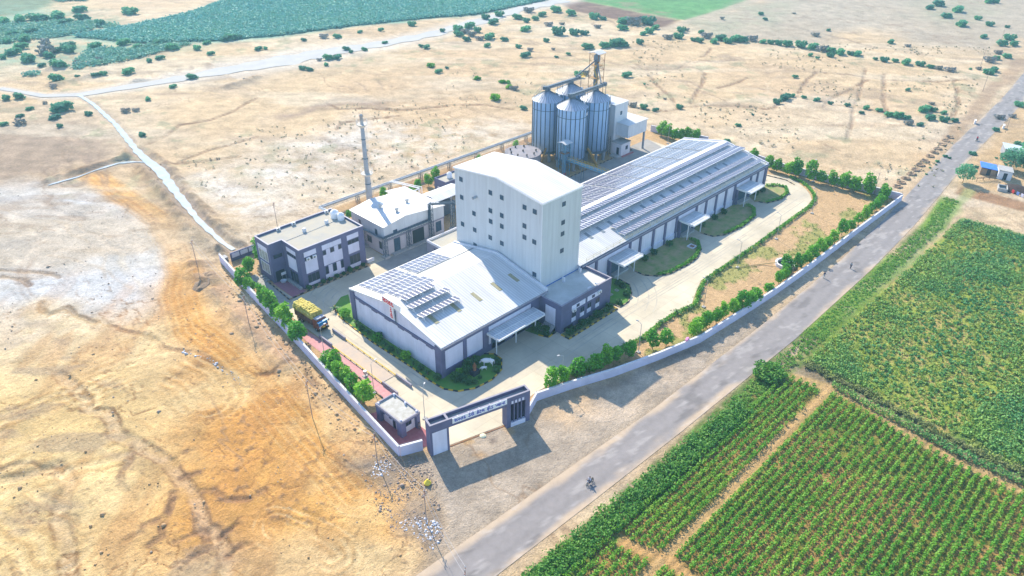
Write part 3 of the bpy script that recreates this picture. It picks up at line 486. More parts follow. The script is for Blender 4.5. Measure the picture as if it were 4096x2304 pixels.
def win(root, ax, pos, u0, u1, z0, z1, gm=None, fm=None, fr=.09, dep=.07, bars=0, name='window'):
    """window on the plane x=pos or y=pos that faces -x / -y: a proud frame and its pane as a sub-part"""
    gm = gm or glass; fm = fm or trim; m = MB()
    def bx(m, a0, a1, b0, b1, d0, d1):
        if ax == 'x': m.box(pos-d1, a0, b0, pos-d0, a1, b1)
        else: m.box(a0, pos-d1, b0, a1, pos-d0, b1)
    u0, u1 = sorted((u0, u1)); z0, z1 = sorted((z0, z1))
    bx(m, u0, u0+fr, z0, z1, -.02, dep); bx(m, u1-fr, u1, z0, z1, -.02, dep); bx(m, u0+fr, u1-fr, z0, z0+fr, -.02, dep); bx(m, u0+fr, u1-fr, z1-fr, z1, -.02, dep)
    for i in range(bars):
        uu = u0+(u1-u0)*(i+1)/(bars+1); bx(m, uu-.03, uu+.03, z0+fr, z1-fr, 0, dep-.01)
    o = m.build(name, fm, root); g = MB(); bx(g, u0+fr, u1-fr, z0+fr, z1-fr, -.02, .02); g.build('pane', gm, o); return o
def boxpart(root, name, m, *bxs):
    k = MB()
    for b in bxs: k.box(*b)
    return k.build(name, m, root)
def gable_x(root, x0, x1, ya, za, yr, zr, yb, zb, wall, roof, oh=.3, th=.14, zb0=0):
    """walls with gable ends at x0 / x1 and a two-slope roof whose ridge runs along x"""
    k = MB(); k.ext([(x0, ya, zb0), (x0, ya, za), (x0, yr, zr), (x0, yb, zb), (x0, yb, zb0)], (x1-x0, 0, 0)); k.build('wall', wall, root)
    k = MB(); s1 = (zr-za)/(yr-ya); s2 = (zb-zr)/(yb-yr); A = ya-oh; B = yb+oh
    k.ext([(x0-oh, A, za-oh*s1+.02), (x0-oh, yr, zr+.02), (x0-oh, B, zb+oh*s2+.02), (x0-oh, B, zb+oh*s2+.02+th), (x0-oh, yr, zr+.02+th), (x0-oh, A, za-oh*s1+.02+th)], (x1-x0+2*oh, 0, 0))
    return k.build('roof', roof, root)
def text_mesh(body, size, depth=.03, cut=None):
    cu = bpy.data.curves.new('tmp', 'FONT'); cu.body = body; cu.size = size; cu.extrude = depth/2; cu.resolution_u = 3; cu.offset = size*.024
    o = bpy.data.objects.new('tmp', cu); COL.objects.link(o); bpy.context.view_layer.update()
    dg = bpy.context.evaluated_depsgraph_get(); me = bpy.data.meshes.new_from_object(o.evaluated_get(dg))
    bpy.data.objects.remove(o); bpy.data.curves.remove(cu)
    if cut is not None:
        bm = bmesh.new(); bm.from_mesh(me); xs = [v.co.x for v in bm.verts]; xc = min(xs)+(max(xs)-min(xs))*cut
        bmesh.ops.bisect_plane(bm, geom=bm.verts[:]+bm.edges[:]+bm.faces[:], plane_co=(xc, 0, 0), plane_no=(1, 0, 0), clear_outer=True); bm.to_mesh(me); bm.free()
    return me
def word(parts, size, depth=.03, gap=.04):
    """glyph clusters set side by side; a tuple (glyph, cut) is a half letter with its stem cut away"""
    V = []; F = []; x = 0
    for p in parts:
        me = text_mesh(p[0] if isinstance(p, tuple) else p, size, depth, p[1] if isinstance(p, tuple) else None)
        if not len(me.vertices): continue
        xs = [v.co.x for v in me.vertices]; lo, hi = min(xs), max(xs); n = len(V)
        V += [(v.co.x-lo+x, v.co.y, v.co.z) for v in me.vertices]; F += [tuple(i+n for i in q.vertices) for q in me.polygons]
        x += hi-lo+(0 if isinstance(p, tuple) else gap*size); bpy.data.meshes.remove(me)
    return V, F, x

# ---------------------------------------------------------------- gabled packing hall (front)
H = thing('packing_hall', 'low gabled hall with a red lettered sign board on its front gable', 'hall', (71.2, 88.7))
gable_x(H, 71.3, 100.2, 88.8, 7.05, 103.2, 9.95, 117.3, 7.3, plast, roofM, .35)
boxpart(H, 'corner_column', trim, (71.0,88.5,0,72.0,90.3,7.0)); boxpart(H, 'corner_column', trim, (71.0,116.2,0,72.0,117.6,7.2))
k = MB(); y = 116.2
for i, dz in enumerate((.0, .0, .0, .0, .0, .0)):
    ya = 116.2-i*4.32; k.box(71.08, ya, 5.75, 71.3, ya-4.32, 6.25); k.box(71.1, ya-1.6, 5.45, 71.28, ya-3.4, 5.75)
k.build('gable_band', trim, H)
k = MB(); k.ext([(70.98,88.4,7.0),(70.98,103.2,9.88),(70.98,117.7,7.15),(70.98,117.7,7.5),(70.98,103.2,10.2),(70.98,88.4,7.35)], (.3,0,0)); k.build('verge_trim', whitep, H)
boxpart(H, 'eave_gutter', trim2, (71.0,88.2,6.75,100.1,88.5,7.0)); boxpart(H, 'eave_band', trim, (72.0,88.55,5.95,98,88.8,6.75))
boxpart(H, 'plinth', trim, (72.0,88.6,0,98,88.8,1.45))
for a, b_ in ((76.75,77.5),(81.9,83.3),(95.6,98)): boxpart(H, 'pilaster', trim, (a,88.52,1.45,b_,88.8,5.95))
boxpart(H, 'door', glassb, (84.2,88.6,0.2,88.0,88.78,4.3)); boxpart(H, 'door', glassb, (90.2,88.6,0.2,94.2,88.78,4.3))
boxpart(H, 'drainpipe', dsteel, (71.0,102.0,6.3,71.14,102.12,9.0))
k = MB(); k.ext([(99.7,88.4,7.0),(99.7,103.2,9.9),(99.7,117.5,7.2),(99.7,117.5,7.75),(99.7,103.2,10.5),(99.7,88.4,7.6)], (.5,0,0)); k.build('fire_parapet', white, H)
boxpart(H, 'rear_canopy', roofM, (78,117.6,5.6,99,119.0,5.75))
def on_r(y): return 7.05+(y-88.8)*(9.95-7.05)/14.4+.17      # right slope surface of the front hall
def on_l(y): return 7.3+(117.3-y)*(9.95-7.3)/14.1+.17
skyM = mat('yellowed_skylight', (.36,.33,.20), .5, nscale=3, namt=.3)
for xx in (97.1, 92.0, 86.4, 80.8, 75.0):
    k = MB(); k.ext([(xx-.45,93.9,on_r(93.9)),(xx+.45,93.9,on_r(93.9)),(xx+.45,96.7,on_r(96.7)),(xx-.45,96.7,on_r(96.7))], (0,0,.05)); k.build('skylight', skyM, H)
# sign board of the front gable, on two stays
sg = MB(); sg.box(70.72,105.6,9.95,70.9,99.9,11.25); sg.box(70.72,103.35,7.1,70.9,102.2,9.95); sb = sg.build('sign_board', whitep, H)
def put_text(parts, size, org, ux, mt, parent, depth=.04, name='lettering'):
    """upright lettering: starts at org, reads along the horizontal direction ux"""
    V, F, wd = word(parts, size, depth); off = Vector((0,0,0)) if parent is None else rootof(parent).location
    ux = Vector(ux); nz = Vector((0,0,1)); nrm = ux.cross(nz)
    me = bpy.data.meshes.new(name); me.from_pydata([tuple(Vector(org)-off+ux*v[0]+nz*v[1]+nrm*v[2]) for v in V], [], F); me.update()
    return link(name, me, mt, parent), wd
put_text(['સ','ર','હ','દ'], 1.42, (70.69,105.35,10.18), (0,-1,0), red, sb)
V, F, wd = word(['ડે'], 1.05); put_text(['ડે'], 1.25, (70.69,103.2,8.6), (0,-1,0), red, sb); put_text(['રી'], 1.2, (70.69,103.25,7.35), (0,-1,0), red, sb)
k = MB(); k.bar((71.5,102.1,9.7),(71.5,102.1,13.6),.025); k.build('lightning_rod', dsteel, H)
def canopy(root, x0, x1, y0, y1, z, posts):
    c = MB().ext([(x0,y0,z-.25),(x0,y1,z),(x0,y1,z+.12),(x0,y0,z-.13)], (x1-x0,0,0)).build('canopy', roofM, root)
    k = MB(); k.box(x0-.06,y0-.08,z-.45,x1+.06,y0,z-.08); k.box(x0-.08,y0,z-.4,x0,y1,z+.1); k.box(x1,y0,z-.4,x1+.08,y1,z+.1); k.box(x0-.02,(y0+y1)/2-.05,z+.02,x1+.02,(y0+y1)/2+.05,z+.1); k.build('fascia', whitep, c)
    for px_ in posts: k = MB(); k.box(px_-.09,y0+1.6,0,px_+.09,y0+1.78,z-.2); k.build('post', whitep, c)
canopy(H, 82.8, 95.9, 85.2, 88.5, 4.75, (83.8, 89.3, 95.0))

# ---------------------------------------------------------------- solar arrays
def flat_array(xs, ys, surf, label, cat='solar array', rows_as_parts=True, gap=.095, single=False):
    """panels lying on a slope; xs, ys are cell edges"""
    r = thing('solar_array', label, cat, (xs[0], ys[0]), 0, 'flush solar arrays on the sunny roof slopes')
    fr = MB()
    for y0, y1 in zip(ys, ys[1:]):
        cells = MB() if not single else None
        for x0, x1 in zip(xs, xs[1:]):
            c = cells if cells else MB(); g = gap
            for (a0, a1, b0, b1, dz) in ((x0+g*(.7 if single else 1), x1-g*(.7 if single else 1), min(y0,y1)+g, max(y0,y1)-g, .16),):
                c.add([(a0,b0,surf(b0)+dz),(a1,b0,surf(b0)+dz),(a1,b1,surf(b1)+dz),(a0,b1,surf(b1)+dz)], [(0,1,2,3)] if b1 > b0 else [(3,2,1,0)])
            if single: c.build('solar_panel', solar, r)
        if cells: cells.build('panel_row', solar, r)
        fr.add([(xs[0],y0,surf(y0)+.13),(xs[-1],y0,surf(y0)+.13),(xs[-1],y1,surf(y1)+.13),(xs[0],y1,surf(y1)+.13)], [(0,1,2,3)] if y1 > y0 else [(3,2,1,0)])
        fr.add([(xs[0],y0,surf(y0)+.02),(xs[-1],y0,surf(y0)+.02),(xs[-1],y0,surf(y0)+.13),(xs[0],y0,surf(y0)+.13)], [(0,1,2,3)])
        fr.add([(xs[0],y1,surf(y1)+.02),(xs[-1],y1,surf(y1)+.02),(xs[-1],y1,surf(y1)+.13),(xs[0],y1,surf(y1)+.13)], [(0,1,2,3)])
    fr.build('frame', sframe, r); return r
def lin(a, b, n): return [a+(b-a)*i/n for i in range(n+1)]
flat_array(lin(73.0,82.5,9), [117.2,115.2,113.2], on_l, 'flush solar array at the front corner of the small hall roof, next to the eave', single=True)
flat_array(lin(73.0,82.5,9), [112.6,110.6,108.6], on_l, 'flush solar array in the middle of the front hall roof slope, behind the red sign', single=True)
flat_array(lin(73.8,83.2,9), [108.2,106.3,104.4], on_l, 'flush solar array nearest the ridge of the small front hall', single=True)
flat_array(lin(83.5,93.0,9), [117.2,115.2,113.2], on_l, 'flush solar array along the eave of the front hall, further from the gable', single=True)
flat_array(lin(83.5,93.0,9), [112.8,110.8], on_l, 'narrow flush solar strip ending at the dark rail on the front hall roof', single=True)
k = MB()
for yy, xa, xb in ((110.35,83.2,99.5),(112.95,73,93)): k.bar((xa,yy,on_l(yy)+.12),(xb,yy,on_l(yy)+.12),.10)
k.build('cable_rail', dsteel, H)
def tilt_row(x0, x1, ya, surf, label, n, depth=1.95, lo=.35, hi=1.25, deep=1, group='raised solar rows on the shaded roof slopes'):
    """a raised row: its +y edge sits low over the roof, the -y edge is propped up on legs"""
    r = thing('solar_row', label, 'solar row', (x0, ya), 0, group); yb = ya-depth*deep*.985
    za = surf(ya)+lo; zb = surf(ya)+hi*(1 if deep == 1 else 1.25)
    def pt(x, t): return (x, ya+(yb-ya)*t, za+(zb-za)*t)
    fr = MB(); fr.ext([pt(x0,0), pt(x1,0), pt(x1,1), pt(x0,1)], (0,0,-.06)); fr.build('frame', sframe, r)
    seg = max(1, round(n/12))
    for s_ in range(deep):
        c = MB()
        for i in range(n):
            a = x0+(x1-x0)*i/n+.10; b_ = x0+(x1-x0)*(i+1)/n-.10; t0 = s_/deep+.035; t1 = (s_+1)/deep-.035
            if n <= 12: c = MB()
            c.add([tuple(np.add(pt(a,t1),(0,0,.03))),tuple(np.add(pt(b_,t1),(0,0,.03))),tuple(np.add(pt(b_,t0),(0,0,.03))),tuple(np.add(pt(a,t0),(0,0,.03)))], [(0,1,2,3)])
            if n <= 12: c.build('solar_panel', solar, r)
        if n > 12: c.build('panel_strip', solar, r)
    m_ = max(2, int((x1-x0)/4.8)+1)
    for i in range(m_):
        lg = MB(); x = x0+.3+(x1-x0-.6)*i/(m_-1); p = pt(x, .92); lg.bar((x,p[1],surf(p[1])),(x,p[1],p[2]),.07); lg.bar((x,p[1]-.6,surf(p[1]-.6)),(x,p[1],p[2]-.1),.05); lg.bar((x,ya-.1,surf(ya-.1)),(x,ya-.1,za),.07); lg.bar(pt(x,0),pt(x,1),.06); lg.build('support_leg', sframe, r)
    return r
tilt_row(73.5,77.6,103.6,on_r,'short raised solar row of four panels right beside the red sign', 4, 1.9, .25, .4)
tilt_row(77.6,81.3,103.6,on_r,'short raised solar row of four panels further along the front hall ridge', 4, 1.9, .25, .4)
tilt_row(73.0,82.9,100.8,on_r,'upper one of the two long raised solar rows on the front hall', 10, 1.9, .35, .6)
tilt_row(73.0,82.8,97.7,on_r,'lower one of the two long raised solar rows on the front hall', 10, 1.9, .35, .6)

# ---------------------------------------------------------------- mill tower
T = thing('mill_tower', 'tall pale ribbed cladding tower with small square windows and a low gable roof', 'tower', (100.5, 90.8))
gable_x(T, 100.5, 112.6, 90.8, 26.0, 103.9, 27.65, 117, 26.0, wallM, roofM, .18, .10)
k = MB(); k.box(100.52,90.72,.0,112.58,90.8,25.9); k.build('side_cladding', wallX, T)
k = MB(); k.ext([(100.2,90.55,25.75),(100.2,103.9,27.45),(100.2,117.25,25.75),(100.2,117.25,26.0),(100.2,103.9,27.7),(100.2,90.55,26.0)], (.12,0,0)); k.box(100.2,90.5,25.75,112.8,90.6,26.05); k.build('verge_trim', whitep, T)
k = MB(); k.box(100.44,90.66,7,100.52,90.8,25.8); k.build('corner_flashing', whitep, T)
boxpart(T, 'base_flashing', mat('blue_flashing', (.05,.16,.45), .6), (101,90.66,6.0,112.6,90.72,6.25))
for y_, z_ in ((115.45,24.27),(106.2,24.1),(102.8,24.1),(96.2,24.1),(93.35,24.1),(115.4,20.0),(111.5,17.4),(106.25,19.9),(102.8,19.95),(106.2,17.35),(102.8,17.4),(96.15,19.9),(96.1,17.3),(93.3,17.25),(115.4,13.4),(111.4,13.4),(106.4,13.35),(102.8,13.3),(111.4,9.55),(106.7,9.55),(102.75,9.5),(93.05,9.6)):
    win(T, 'x', 100.5, y_-1.06, y_, z_-1.06, z_, glassb, dsteel)
for z_ in (24.36, 20.17, 17.53, 13.51): win(T, 'y', 90.72, 106.34, 107.4, z_-1.0, z_, glassb, dsteel)
k = MB(); k.tube((100.6,110.0,21.2),(99.5,110.3,21.0),.3,12); k.build('exhaust_pipe', steel, T)
k = MB(); k.bar((112.0,92.3,26.2),(112.0,92.3,29.2),.03); k.lathe([(0,29.3),(.09,29.25),(.09,29.1),(0,29.05)], (112,92.3), 6); k.build('lightning_rod', dsteel, T)

# ---------------------------------------------------------------- long warehouse
W_ = thing('long_warehouse', 'very long low warehouse with solar panels on both roof slopes', 'warehouse', (113, 90.2))
gable_x(W_, 112.75, 195.3, 90.3, 7.15, 104.5, 9.9, 118.5, 7.15, plast, roofM, .3)
boxpart(W_, 'eave_band', trim, (113,90.05,6.05,195.6,90.3,6.9)); boxpart(W_, 'eave_gutter', trim2, (113,89.7,6.75,195.7,89.98,6.98)); boxpart(W_, 'plinth', plast, (113,90.1,0,195.2,90.3,1.5))
cols = [115,118.5,131.0,135.1,140.4,145.4,150.3,159.2,163.8,168.8,173.6,178.2,186.6,190.4]
for c_ in cols: boxpart(W_, 'column', trim, (c_-.35,90.0,0,c_+.35,90.3,6.05))
boxpart(W_, 'corner_column', trim, (194.4,89.95,0,195.6,90.3,6.05))
boxpart(W_, 'end_wall_band', trim, (195.3,90.0,0,195.45,118.6,6.8))
def on_r2(y): return 7.15+(y-90.3)*(9.9-7.15)/14.2+.17
def on_l2(y): return 7.15+(118.5-y)*(9.9-7.15)/14.0+.17
for x0 in (122.8, 151.1, 178.8):
    canopy(W_, x0, x0+7.3, 85.7, 90.0, 4.9, (x0+.5, x0+6.6)); boxpart(W_, 'door', glassb, (x0+1.2,90.05,.1,x0+5.8,90.28,4.3)); boxpart(W_, 'door_pillar', trim, (x0-.1,89.4,0,x0+.5,90.3,4.6)); boxpart(W_, 'door_pillar', trim, (x0+6.6,89.4,0,x0+7.2,90.3,4.6)); boxpart(W_, 'loading_ramp', conc2, (x0+.9,88.6,.02,x0+6.2,90.0,.55))
dsky = mat('dull_skylight', (.22,.25,.27), .4, nscale=2, namt=.3)
for i in range(15):
    xx = 131.5+i*4.3-8.6; k = MB(); k.ext([(xx-.42,95.1,on_r2(95.1)),(xx+.42,95.1,on_r2(95.1)),(xx+.42,97.6,on_r2(97.6)),(xx-.42,97.6,on_r2(97.6))], (0,0,.05)); k.build('skylight', dsky, W_)
k = MB(); k.box(112.8,103.9,9.95,195.5,105.1,10.14); k.build('ridge_cap', whitep, W_)
k = MB(); k.ext([(195.3,90.0,7.1),(195.3,104.5,9.95),(195.3,118.8,7.1),(195.3,118.8,7.5),(195.3,104.5,10.3),(195.3,90.0,7.5)], (.35,0,0)); k.build('fire_parapet', white, W_)
k = MB()
for x in np.arange(115, 194.6, 2.4): k.bar((x,90.35,7.15),(x,90.35,8.1),.045)
for z in (7.65, 8.1): k.bar((115,90.35,z),(194.5,90.35,z),.045)
k.box(115,90.4,7.3,194.5,91.0,7.34); k.build('eave_walkway_rail', mat('dull_yellow_rail', (.42,.38,.16), .6), W_)
for i, xx in enumerate((119.0,150.0,178.5)): boxpart(W_, 'rear_canopy', roofM, (xx+2,118.7,4.9,xx+10.5,121.2,5.05))
edges = [114.2,117.4] + [127.0]; bl = [(114.0,126.6),(127.3,136.2),(136.7,145.6),(146.2,155.0),(155.6,164.4),(165.0,173.9),(174.5,183.6),(184.2,193.6)]
ordn = ['half hidden by the tower', 'second block from the tower', 'third block from the tower', 'fourth block from the tower', 'fourth block from the far gable', 'third block from the far gable', 'second block from the far gable', 'next to the far gable']
for (a, b_), o_ in zip(bl, ordn):
    n_ = max(4, round((b_-a)/1.05))
    flat_array(lin(a,b_,n_), [118.0,116.0,114.0], on_l2, 'flush solar block along the long warehouse eave, '+o_)
    flat_array(lin(a,b_,n_), [113.6,111.6,109.6], on_l2, 'flush solar block halfway up the long warehouse slope, '+o_)
    flat_array(lin(a,b_,n_), [109.2,107.2,105.3], on_l2, 'flush solar block just below the long warehouse ridge, '+o_)
k = MB()
for yy in (113.8,109.4): k.bar((114,yy,on_l2(yy)+.16),(193.6,yy,on_l2(yy)+.16),.09)
k.build('cable_rail', dsteel, W_)
tilt_row(114.0,194.3,103.8,on_r2,'long raised solar row right under the ridge of the long warehouse', 76, 1.7, .25, .35)
tilt_row(115.0,195.4,101.2,on_r2,'double deep raised solar row across the middle of the long warehouse roof', 76, 1.75, .3, .42, 2)
tilt_row(129.8,194.5,95.7,on_r2,'raised solar row below the skylights of the long warehouse', 62, 1.8, .35, .5)
tilt_row(129.6,194.3,92.9,on_r2,'raised solar row nearest the railed eave of the long warehouse', 62, 1.8, .3, .45)

# ---------------------------------------------------------------- annex block beside the tower
A = thing('annex_block', 'small flat roofed dark grey annex with tall windows at the foot of the tower', 'annex', (98, 82.4))
boxpart(A, 'wall', trim, (98,82.5,0,114.2,90.65,6.0)); boxpart(A, 'roof', flatr2, (98.25,82.75,6.0,113.95,90.65,6.06))
k = MB(); k.box(98,82.5,6.0,114.2,82.75,6.75); k.box(98,82.75,6.0,98.25,90.65,6.75); k.box(113.95,82.75,6.0,114.2,90.65,6.75); k.build('parapet', trim, A)
k = MB(); k.box(97.97,82.46,6.75,114.23,82.79,6.82); k.box(97.97,82.79,6.75,98.29,90.6,6.82); k.box(113.91,82.79,6.75,114.23,90.6,6.82); k.build('coping', trim2, A)
for a in (101.2,106.2):
    boxpart(A, 'light_band', plast, (a,82.44,4.25,a+4.3,82.5,5.4)); win(A, 'y', 82.44, a+1.45, a+2.35, 4.5, 5.2, bars=1)
for a in (101.3,104.0,106.25,109.05): boxpart(A, 'light_panel', plast, (a,82.45,1.35,a+1.3,82.5,2.45)); win(A, 'y', 82.46, a, a+1.3, 2.45, 3.75, fr=.06, bars=1)
boxpart(A, 'roller_shutter', plast, (97.93,84.1,1.3,98,86.85,5.4)); boxpart(A, 'basement_vent', black, (99.0,82.44,0.05,101.7,82.5,1.0))
k = MB()
for i in range(6): k.box(96.0+i*.33,84.0,0,98,86.9,.2*(i+1))
k.build('steps', conc2, A); k = MB(); k.bar((96.0,84.0,.9),(98,84.0,2.2),.04); k.bar((96.0,84.0,0),(96.0,84.0,.9),.04); k.build('stair_rail', steel, A)
for x_ in (100.6,106.2,111.6): boxpart(A, 'column_stub', white, (x_,89.2,6.06,x_+.5,89.7,7.1))
boxpart(A, 'roof_vent', white, (107.0,83.0,6.75,108.0,83.4,6.95)); boxpart(A, 'roof_vent', white, (109.6,83.0,6.75,110.6,83.4,6.95))
def ac_unit(loc, rz, label):
    r = thing('air_conditioner', label, 'air conditioner', loc, rz, 'white outdoor air conditioner units'); k = MB(); k.box(-.45,-.2,0,.45,.2,.65); k.build('case', whitep, r, True)
    k = MB(); k.tube((-.1,-.2,.33),(-.1,-.23,.33),.26,16); k.build('fan_grille', mat('grey_grille', (.2,.2,.2), .6), r, True); k = MB(); k.box(-.4,-.15,-.12,-.34,.2,0); k.box(.34,-.15,-.12,.4,.2,0); k.build('bracket', steel, r, True); return r
ac_unit((101.7,82.2,4.0), 0, 'white air conditioner on the annex wall, at the left end of its first light band')
ac_unit((109.9,82.2,4.9), 0, 'white air conditioner on the annex wall, at the right end of its second light band')

# ---------------------------------------------------------------- office
O = thing('office_building', 'two storey grey violet office with white panels and a pale flat roof', 'office', (66.7, 134.8))
OP = [(66.7,148.1),(66.7,142.0),(70.1,142.0),(70.1,134.95),(87.2,134.95),(87.2,148.1)]
k = MB(); k.prism(OP, 0, 9.42); k.build('wall', trim, O)
k = MB(); k.prism([(67.0,147.8),(67.0,142.3),(70.4,142.3),(70.4,135.25),(86.9,135.25),(86.9,147.8)], 9.42, 9.47); k.build('roof', flatr, O)
k = MB(); k.wallstrip([(66.83,147.97),(66.83,142.13),(70.23,142.13),(70.23,135.08),(87.07,135.08),(87.07,147.97),(66.83,147.97)], .26, 9.42, 9.9); k.build('parapet', trim, O)
k = MB(); k.wallstrip([(66.83,147.97),(66.83,142.13),(70.23,142.13),(70.23,135.08),(87.07,135.08),(87.07,147.97),(66.83,147.97)], .34, 9.9, 9.98); k.build('coping', mat('pale_coping', (.45,.43,.47), .8, nscale=.6, namt=.15), O)
def panel(ax, pos, *bs): 
    k = MB()
    for (a0,a1,z0,z1) in bs:
        if ax == 'y': k.box(a0,pos-.05,z0,a1,pos+.05,z1)
        else: k.box(pos-.05,a0,z0,pos+.05,a1,z1)
    return k.build('light_panel', plast, O)
Y0 = 134.95
panel('y', Y0, (71.2,74.3,7.75,8.95)); panel('y', Y0, (71.2,74.3,3.55,6.7)); panel('y', Y0, (71.3,74.3,.3,1.0)); win(O, 'y', Y0, 71.2, 74.3, 6.75, 7.7, bars=2); win(O, 'y', Y0, 71.3, 74.4, 1.05, 3.2, bars=2)
panel('y', Y0, (75.85,80.95,7.75,8.95)); panel('y', Y0, (75.85,80.95,3.7,6.4), (76.8,77.8,6.4,7.65), (78.95,79.95,6.4,7.65)); panel('y', Y0, (75.9,80.95,.25,1.4), (76.8,77.9,1.4,3.5), (78.95,80.1,1.4,3.5))
for a, b_ in ((75.85,76.75),(77.85,78.9),(80.0,80.9)): win(O, 'y', Y0, a, b_, 6.42, 7.62); win(O, 'y', Y0, a+.1, b_+.1, 1.42, 3.48)
panel('y', Y0, (82.55,85.7,7.75,8.95)); panel('y', Y0, (82.6,85.6,4.15,6.5)); panel('y', Y0, (82.6,85.6,.3,1.2)); win(O, 'y', Y0, 82.6, 85.7, 6.55, 7.65, bars=2); win(O, 'y', Y0, 82.6, 85.6, 1.25, 3.6, bars=2)
panel('x', 70.1, (136.6,140.4,7.9,8.9)); panel('x', 70.1, (136.8,140.4,3.65,6.9)); win(O, 'x', 70.1, 136.6, 140.3, 6.95, 7.85, bars=3); win(O, 'x', 70.1, 136.8, 140.2, .4, 3.2, bars=2, name='entrance_door')
panel('x', 66.7, (143.0,147.0,7.7,8.7)); win(O, 'x', 66.7, 143.0, 146.9, 5.0, 7.6, mat('pale_curtain_glass', (.35,.35,.33), .3, nscale=1.3, namt=.6), whitep, bars=2); win(O, 'x', 66.7, 143.1, 146.8, 1.7, 4.4, mat('pale_curtain_glass', (.35,.35,.33)), whitep, bars=2)
win(O, 'y', 142.0, 67.4, 69.7, 5.9, 7.0)
win(O, 'y', 142.0, 67.2, 69.6, .1, 2.9, name='entrance_door'); k = MB(); k.box(69.2,135.3,0,69.9,141.0,.45); k.build('entrance_step', conc2, O)
for x_ in (76.0, 82.0): boxpart(O, 'roof_hatch', white, (x_,142.3,9.47,x_+.7,142.9,10.4))
k = MB(); k.path([(71,141.6,9.52),(79,141.9,9.52),(85.5,142.4,9.52)], .05); k.build('roof_pipe', steel, O)
k = MB()
for i in range(5): k.box(87.25,134.6+.28*i,0,89.2,134.6+.28*(i+1),.9-.18*i)
k.build('side_steps', white, O)
for x_, y_, l_ in ((85.4,147.3,'white air conditioner on the office roof, farthest along the back parapet'),(76.4,147.3,'white air conditioner midway along the back parapet of the office roof'),(72.4,147.3,'white air conditioner at the near end of the office back parapet')): ac_unit((x_,y_,9.6), 0, l_)
for x_, z_, l_ in ((72.0,6.9,'white air conditioner on the left side of the office upper corner window'),(73.6,6.9,'white air conditioner on the right side of the office upper corner window')): ac_unit((x_,134.65,z_), 0, l_)
def tank(loc, r, h, label):
    o = thing('water_tank', label, 'water tank', loc, 0, 'white plastic roof water tanks'); k = MB(); pr = [(r,0)]
    for i in range(5): pr += [(r*1.0,h*(.02+i*.16)),(r*1.05,h*(.07+i*.16)),(r*1.0,h*(.14+i*.16))]
    k.lathe(pr+[(r*.95,h*.86),(r*.45,h*.97),(r*.42,h)], n=18); k.build('body', tankw, o, True, True); k = MB(); k.lathe([(r*.46,h*.96),(r*.46,h*1.05),(0,h*1.07)], n=14); k.build('lid', tankw, o, True, True); return o
tank((85.6,144.0,9.47), .95, 1.9, 'larger ribbed white water tank on the office roof'); tank((86.0,142.0,9.47), .8, 1.7, 'smaller ribbed white water tank at the edge of the office roof')

# ---------------------------------------------------------------- boiler house and chimney
B = thing('boiler_house', 'low boiler house with a broad white metal roof and pinkish lower walls', 'boiler house', (92.3, 134.1))
k = MB(); k.ext([(92.4,134.2,0),(98.6,134.2,0),(111.0,134.2,0),(111.0,134.2,7.35),(98.6,134.2,8.75),(92.4,134.2,7.9)], (0,13.3,0)); k.prism([(105,147.5),(111,147.5),(111,150),(105,150)], 0, 7.3)
k.build('wall', mat('pinkish_plaster', (.56,.52,.53), .85, nscale=.3, namt=.12), B)
k = MB(); k.ext([(92.0,133.8,7.9),(98.6,133.8,8.82),(111.4,133.8,7.38),(111.4,133.8,7.5),(98.6,133.8,8.95),(92.0,133.8,8.02)], (0,13.9,0)); k.ext([(104.9,147.7,8.1),(111.4,147.7,7.38),(111.4,147.7,7.5),(104.9,147.7,8.22)], (0,2.5,0)); k.build('roof', roofY, B)
k = MB(); k.ext([(92.3,134.1,4.3),(111.1,134.1,4.3),(111.1,134.1,7.35),(98.6,134.1,8.75),(92.3,134.1,7.9)], (0,.1,0)); k.box(92.3,134.2,4.3,92.4,147.4,7.85); k.build('upper_cladding', wallX, B)
boxpart(B, 'lintel_band', trim2, (92.2,134.0,4.0,111.1,134.2,4.35))
win(B, 'y', 134.1, 95.0, 96.2, 5.0, 6.2, glassb, dsteel); win(B, 'x', 92.3, 136.8, 137.7, 5.0, 6.4, glassb, dsteel); win(B, 'x', 92.3, 143.4, 144.3, 5.0, 6.6, glassb, dsteel)
win(B, 'x', 92.4, 139.6, 141.4, 1.6, 3.4, bars=1); win(B, 'x', 92.4, 135.4, 136.6, 1.4, 3.4); win(B, 'y', 134.2, 95.0, 96.9, .3, 3.8, glassb, dsteel, name='door'); win(B, 'y', 134.2, 108.3, 110.1, .8, 3.6, glassb, dsteel)
boxpart(B, 'open_bay_panel', mat('painted_bay_shade', (.03,.04,.045), .9), (100.8,134.12,.2,104.4,134.2,3.9)); boxpart(B, 'loading_ramp', conc2, (94.0,132.9,0,107,134.2,.3))  # flat panel on the wall; the shade inside the bay is its dark colour
for x_, y_ in ((97.4,142.0),(98.8,137.2),(104.6,140.6)):
    k = MB(); z_ = 8.0+.1; zz_ = 8.02+(min(x_,98.6)-92)*.14 if x_ < 98.6 else 8.95-(x_-98.6)*.113
    k.lathe([(.3,zz_-.2),(.3,zz_+.45),(.5,zz_+.5),(.52,zz_+.85),(.3,zz_+1.0),(0,zz_+1.02)], (x_,y_), 14); k.build('roof_ventilator', mat('vent_beige', (.52,.50,.46), .6), B, smooth=False)
k = MB(); k.box(89.6,145.0,3.4,91.9,149.0,3.5); k.build('orange_platform', mat('orange_deck', (.65,.20,.05), .7), B); k = MB()
for p, q in (((89.6,145),(91.9,145)),((89.6,149),(91.9,149)),((89.6,145),(89.6,149)),((91.9,145),(91.9,149))):
    for z in (4.0,4.5): k.bar((*p,z),(*q,z),.05)
    k.bar((*p,0),(*p,4.5),.06); k.bar((*q,0),(*q,4.5),.06)
k.build('platform_rail', yell, B)
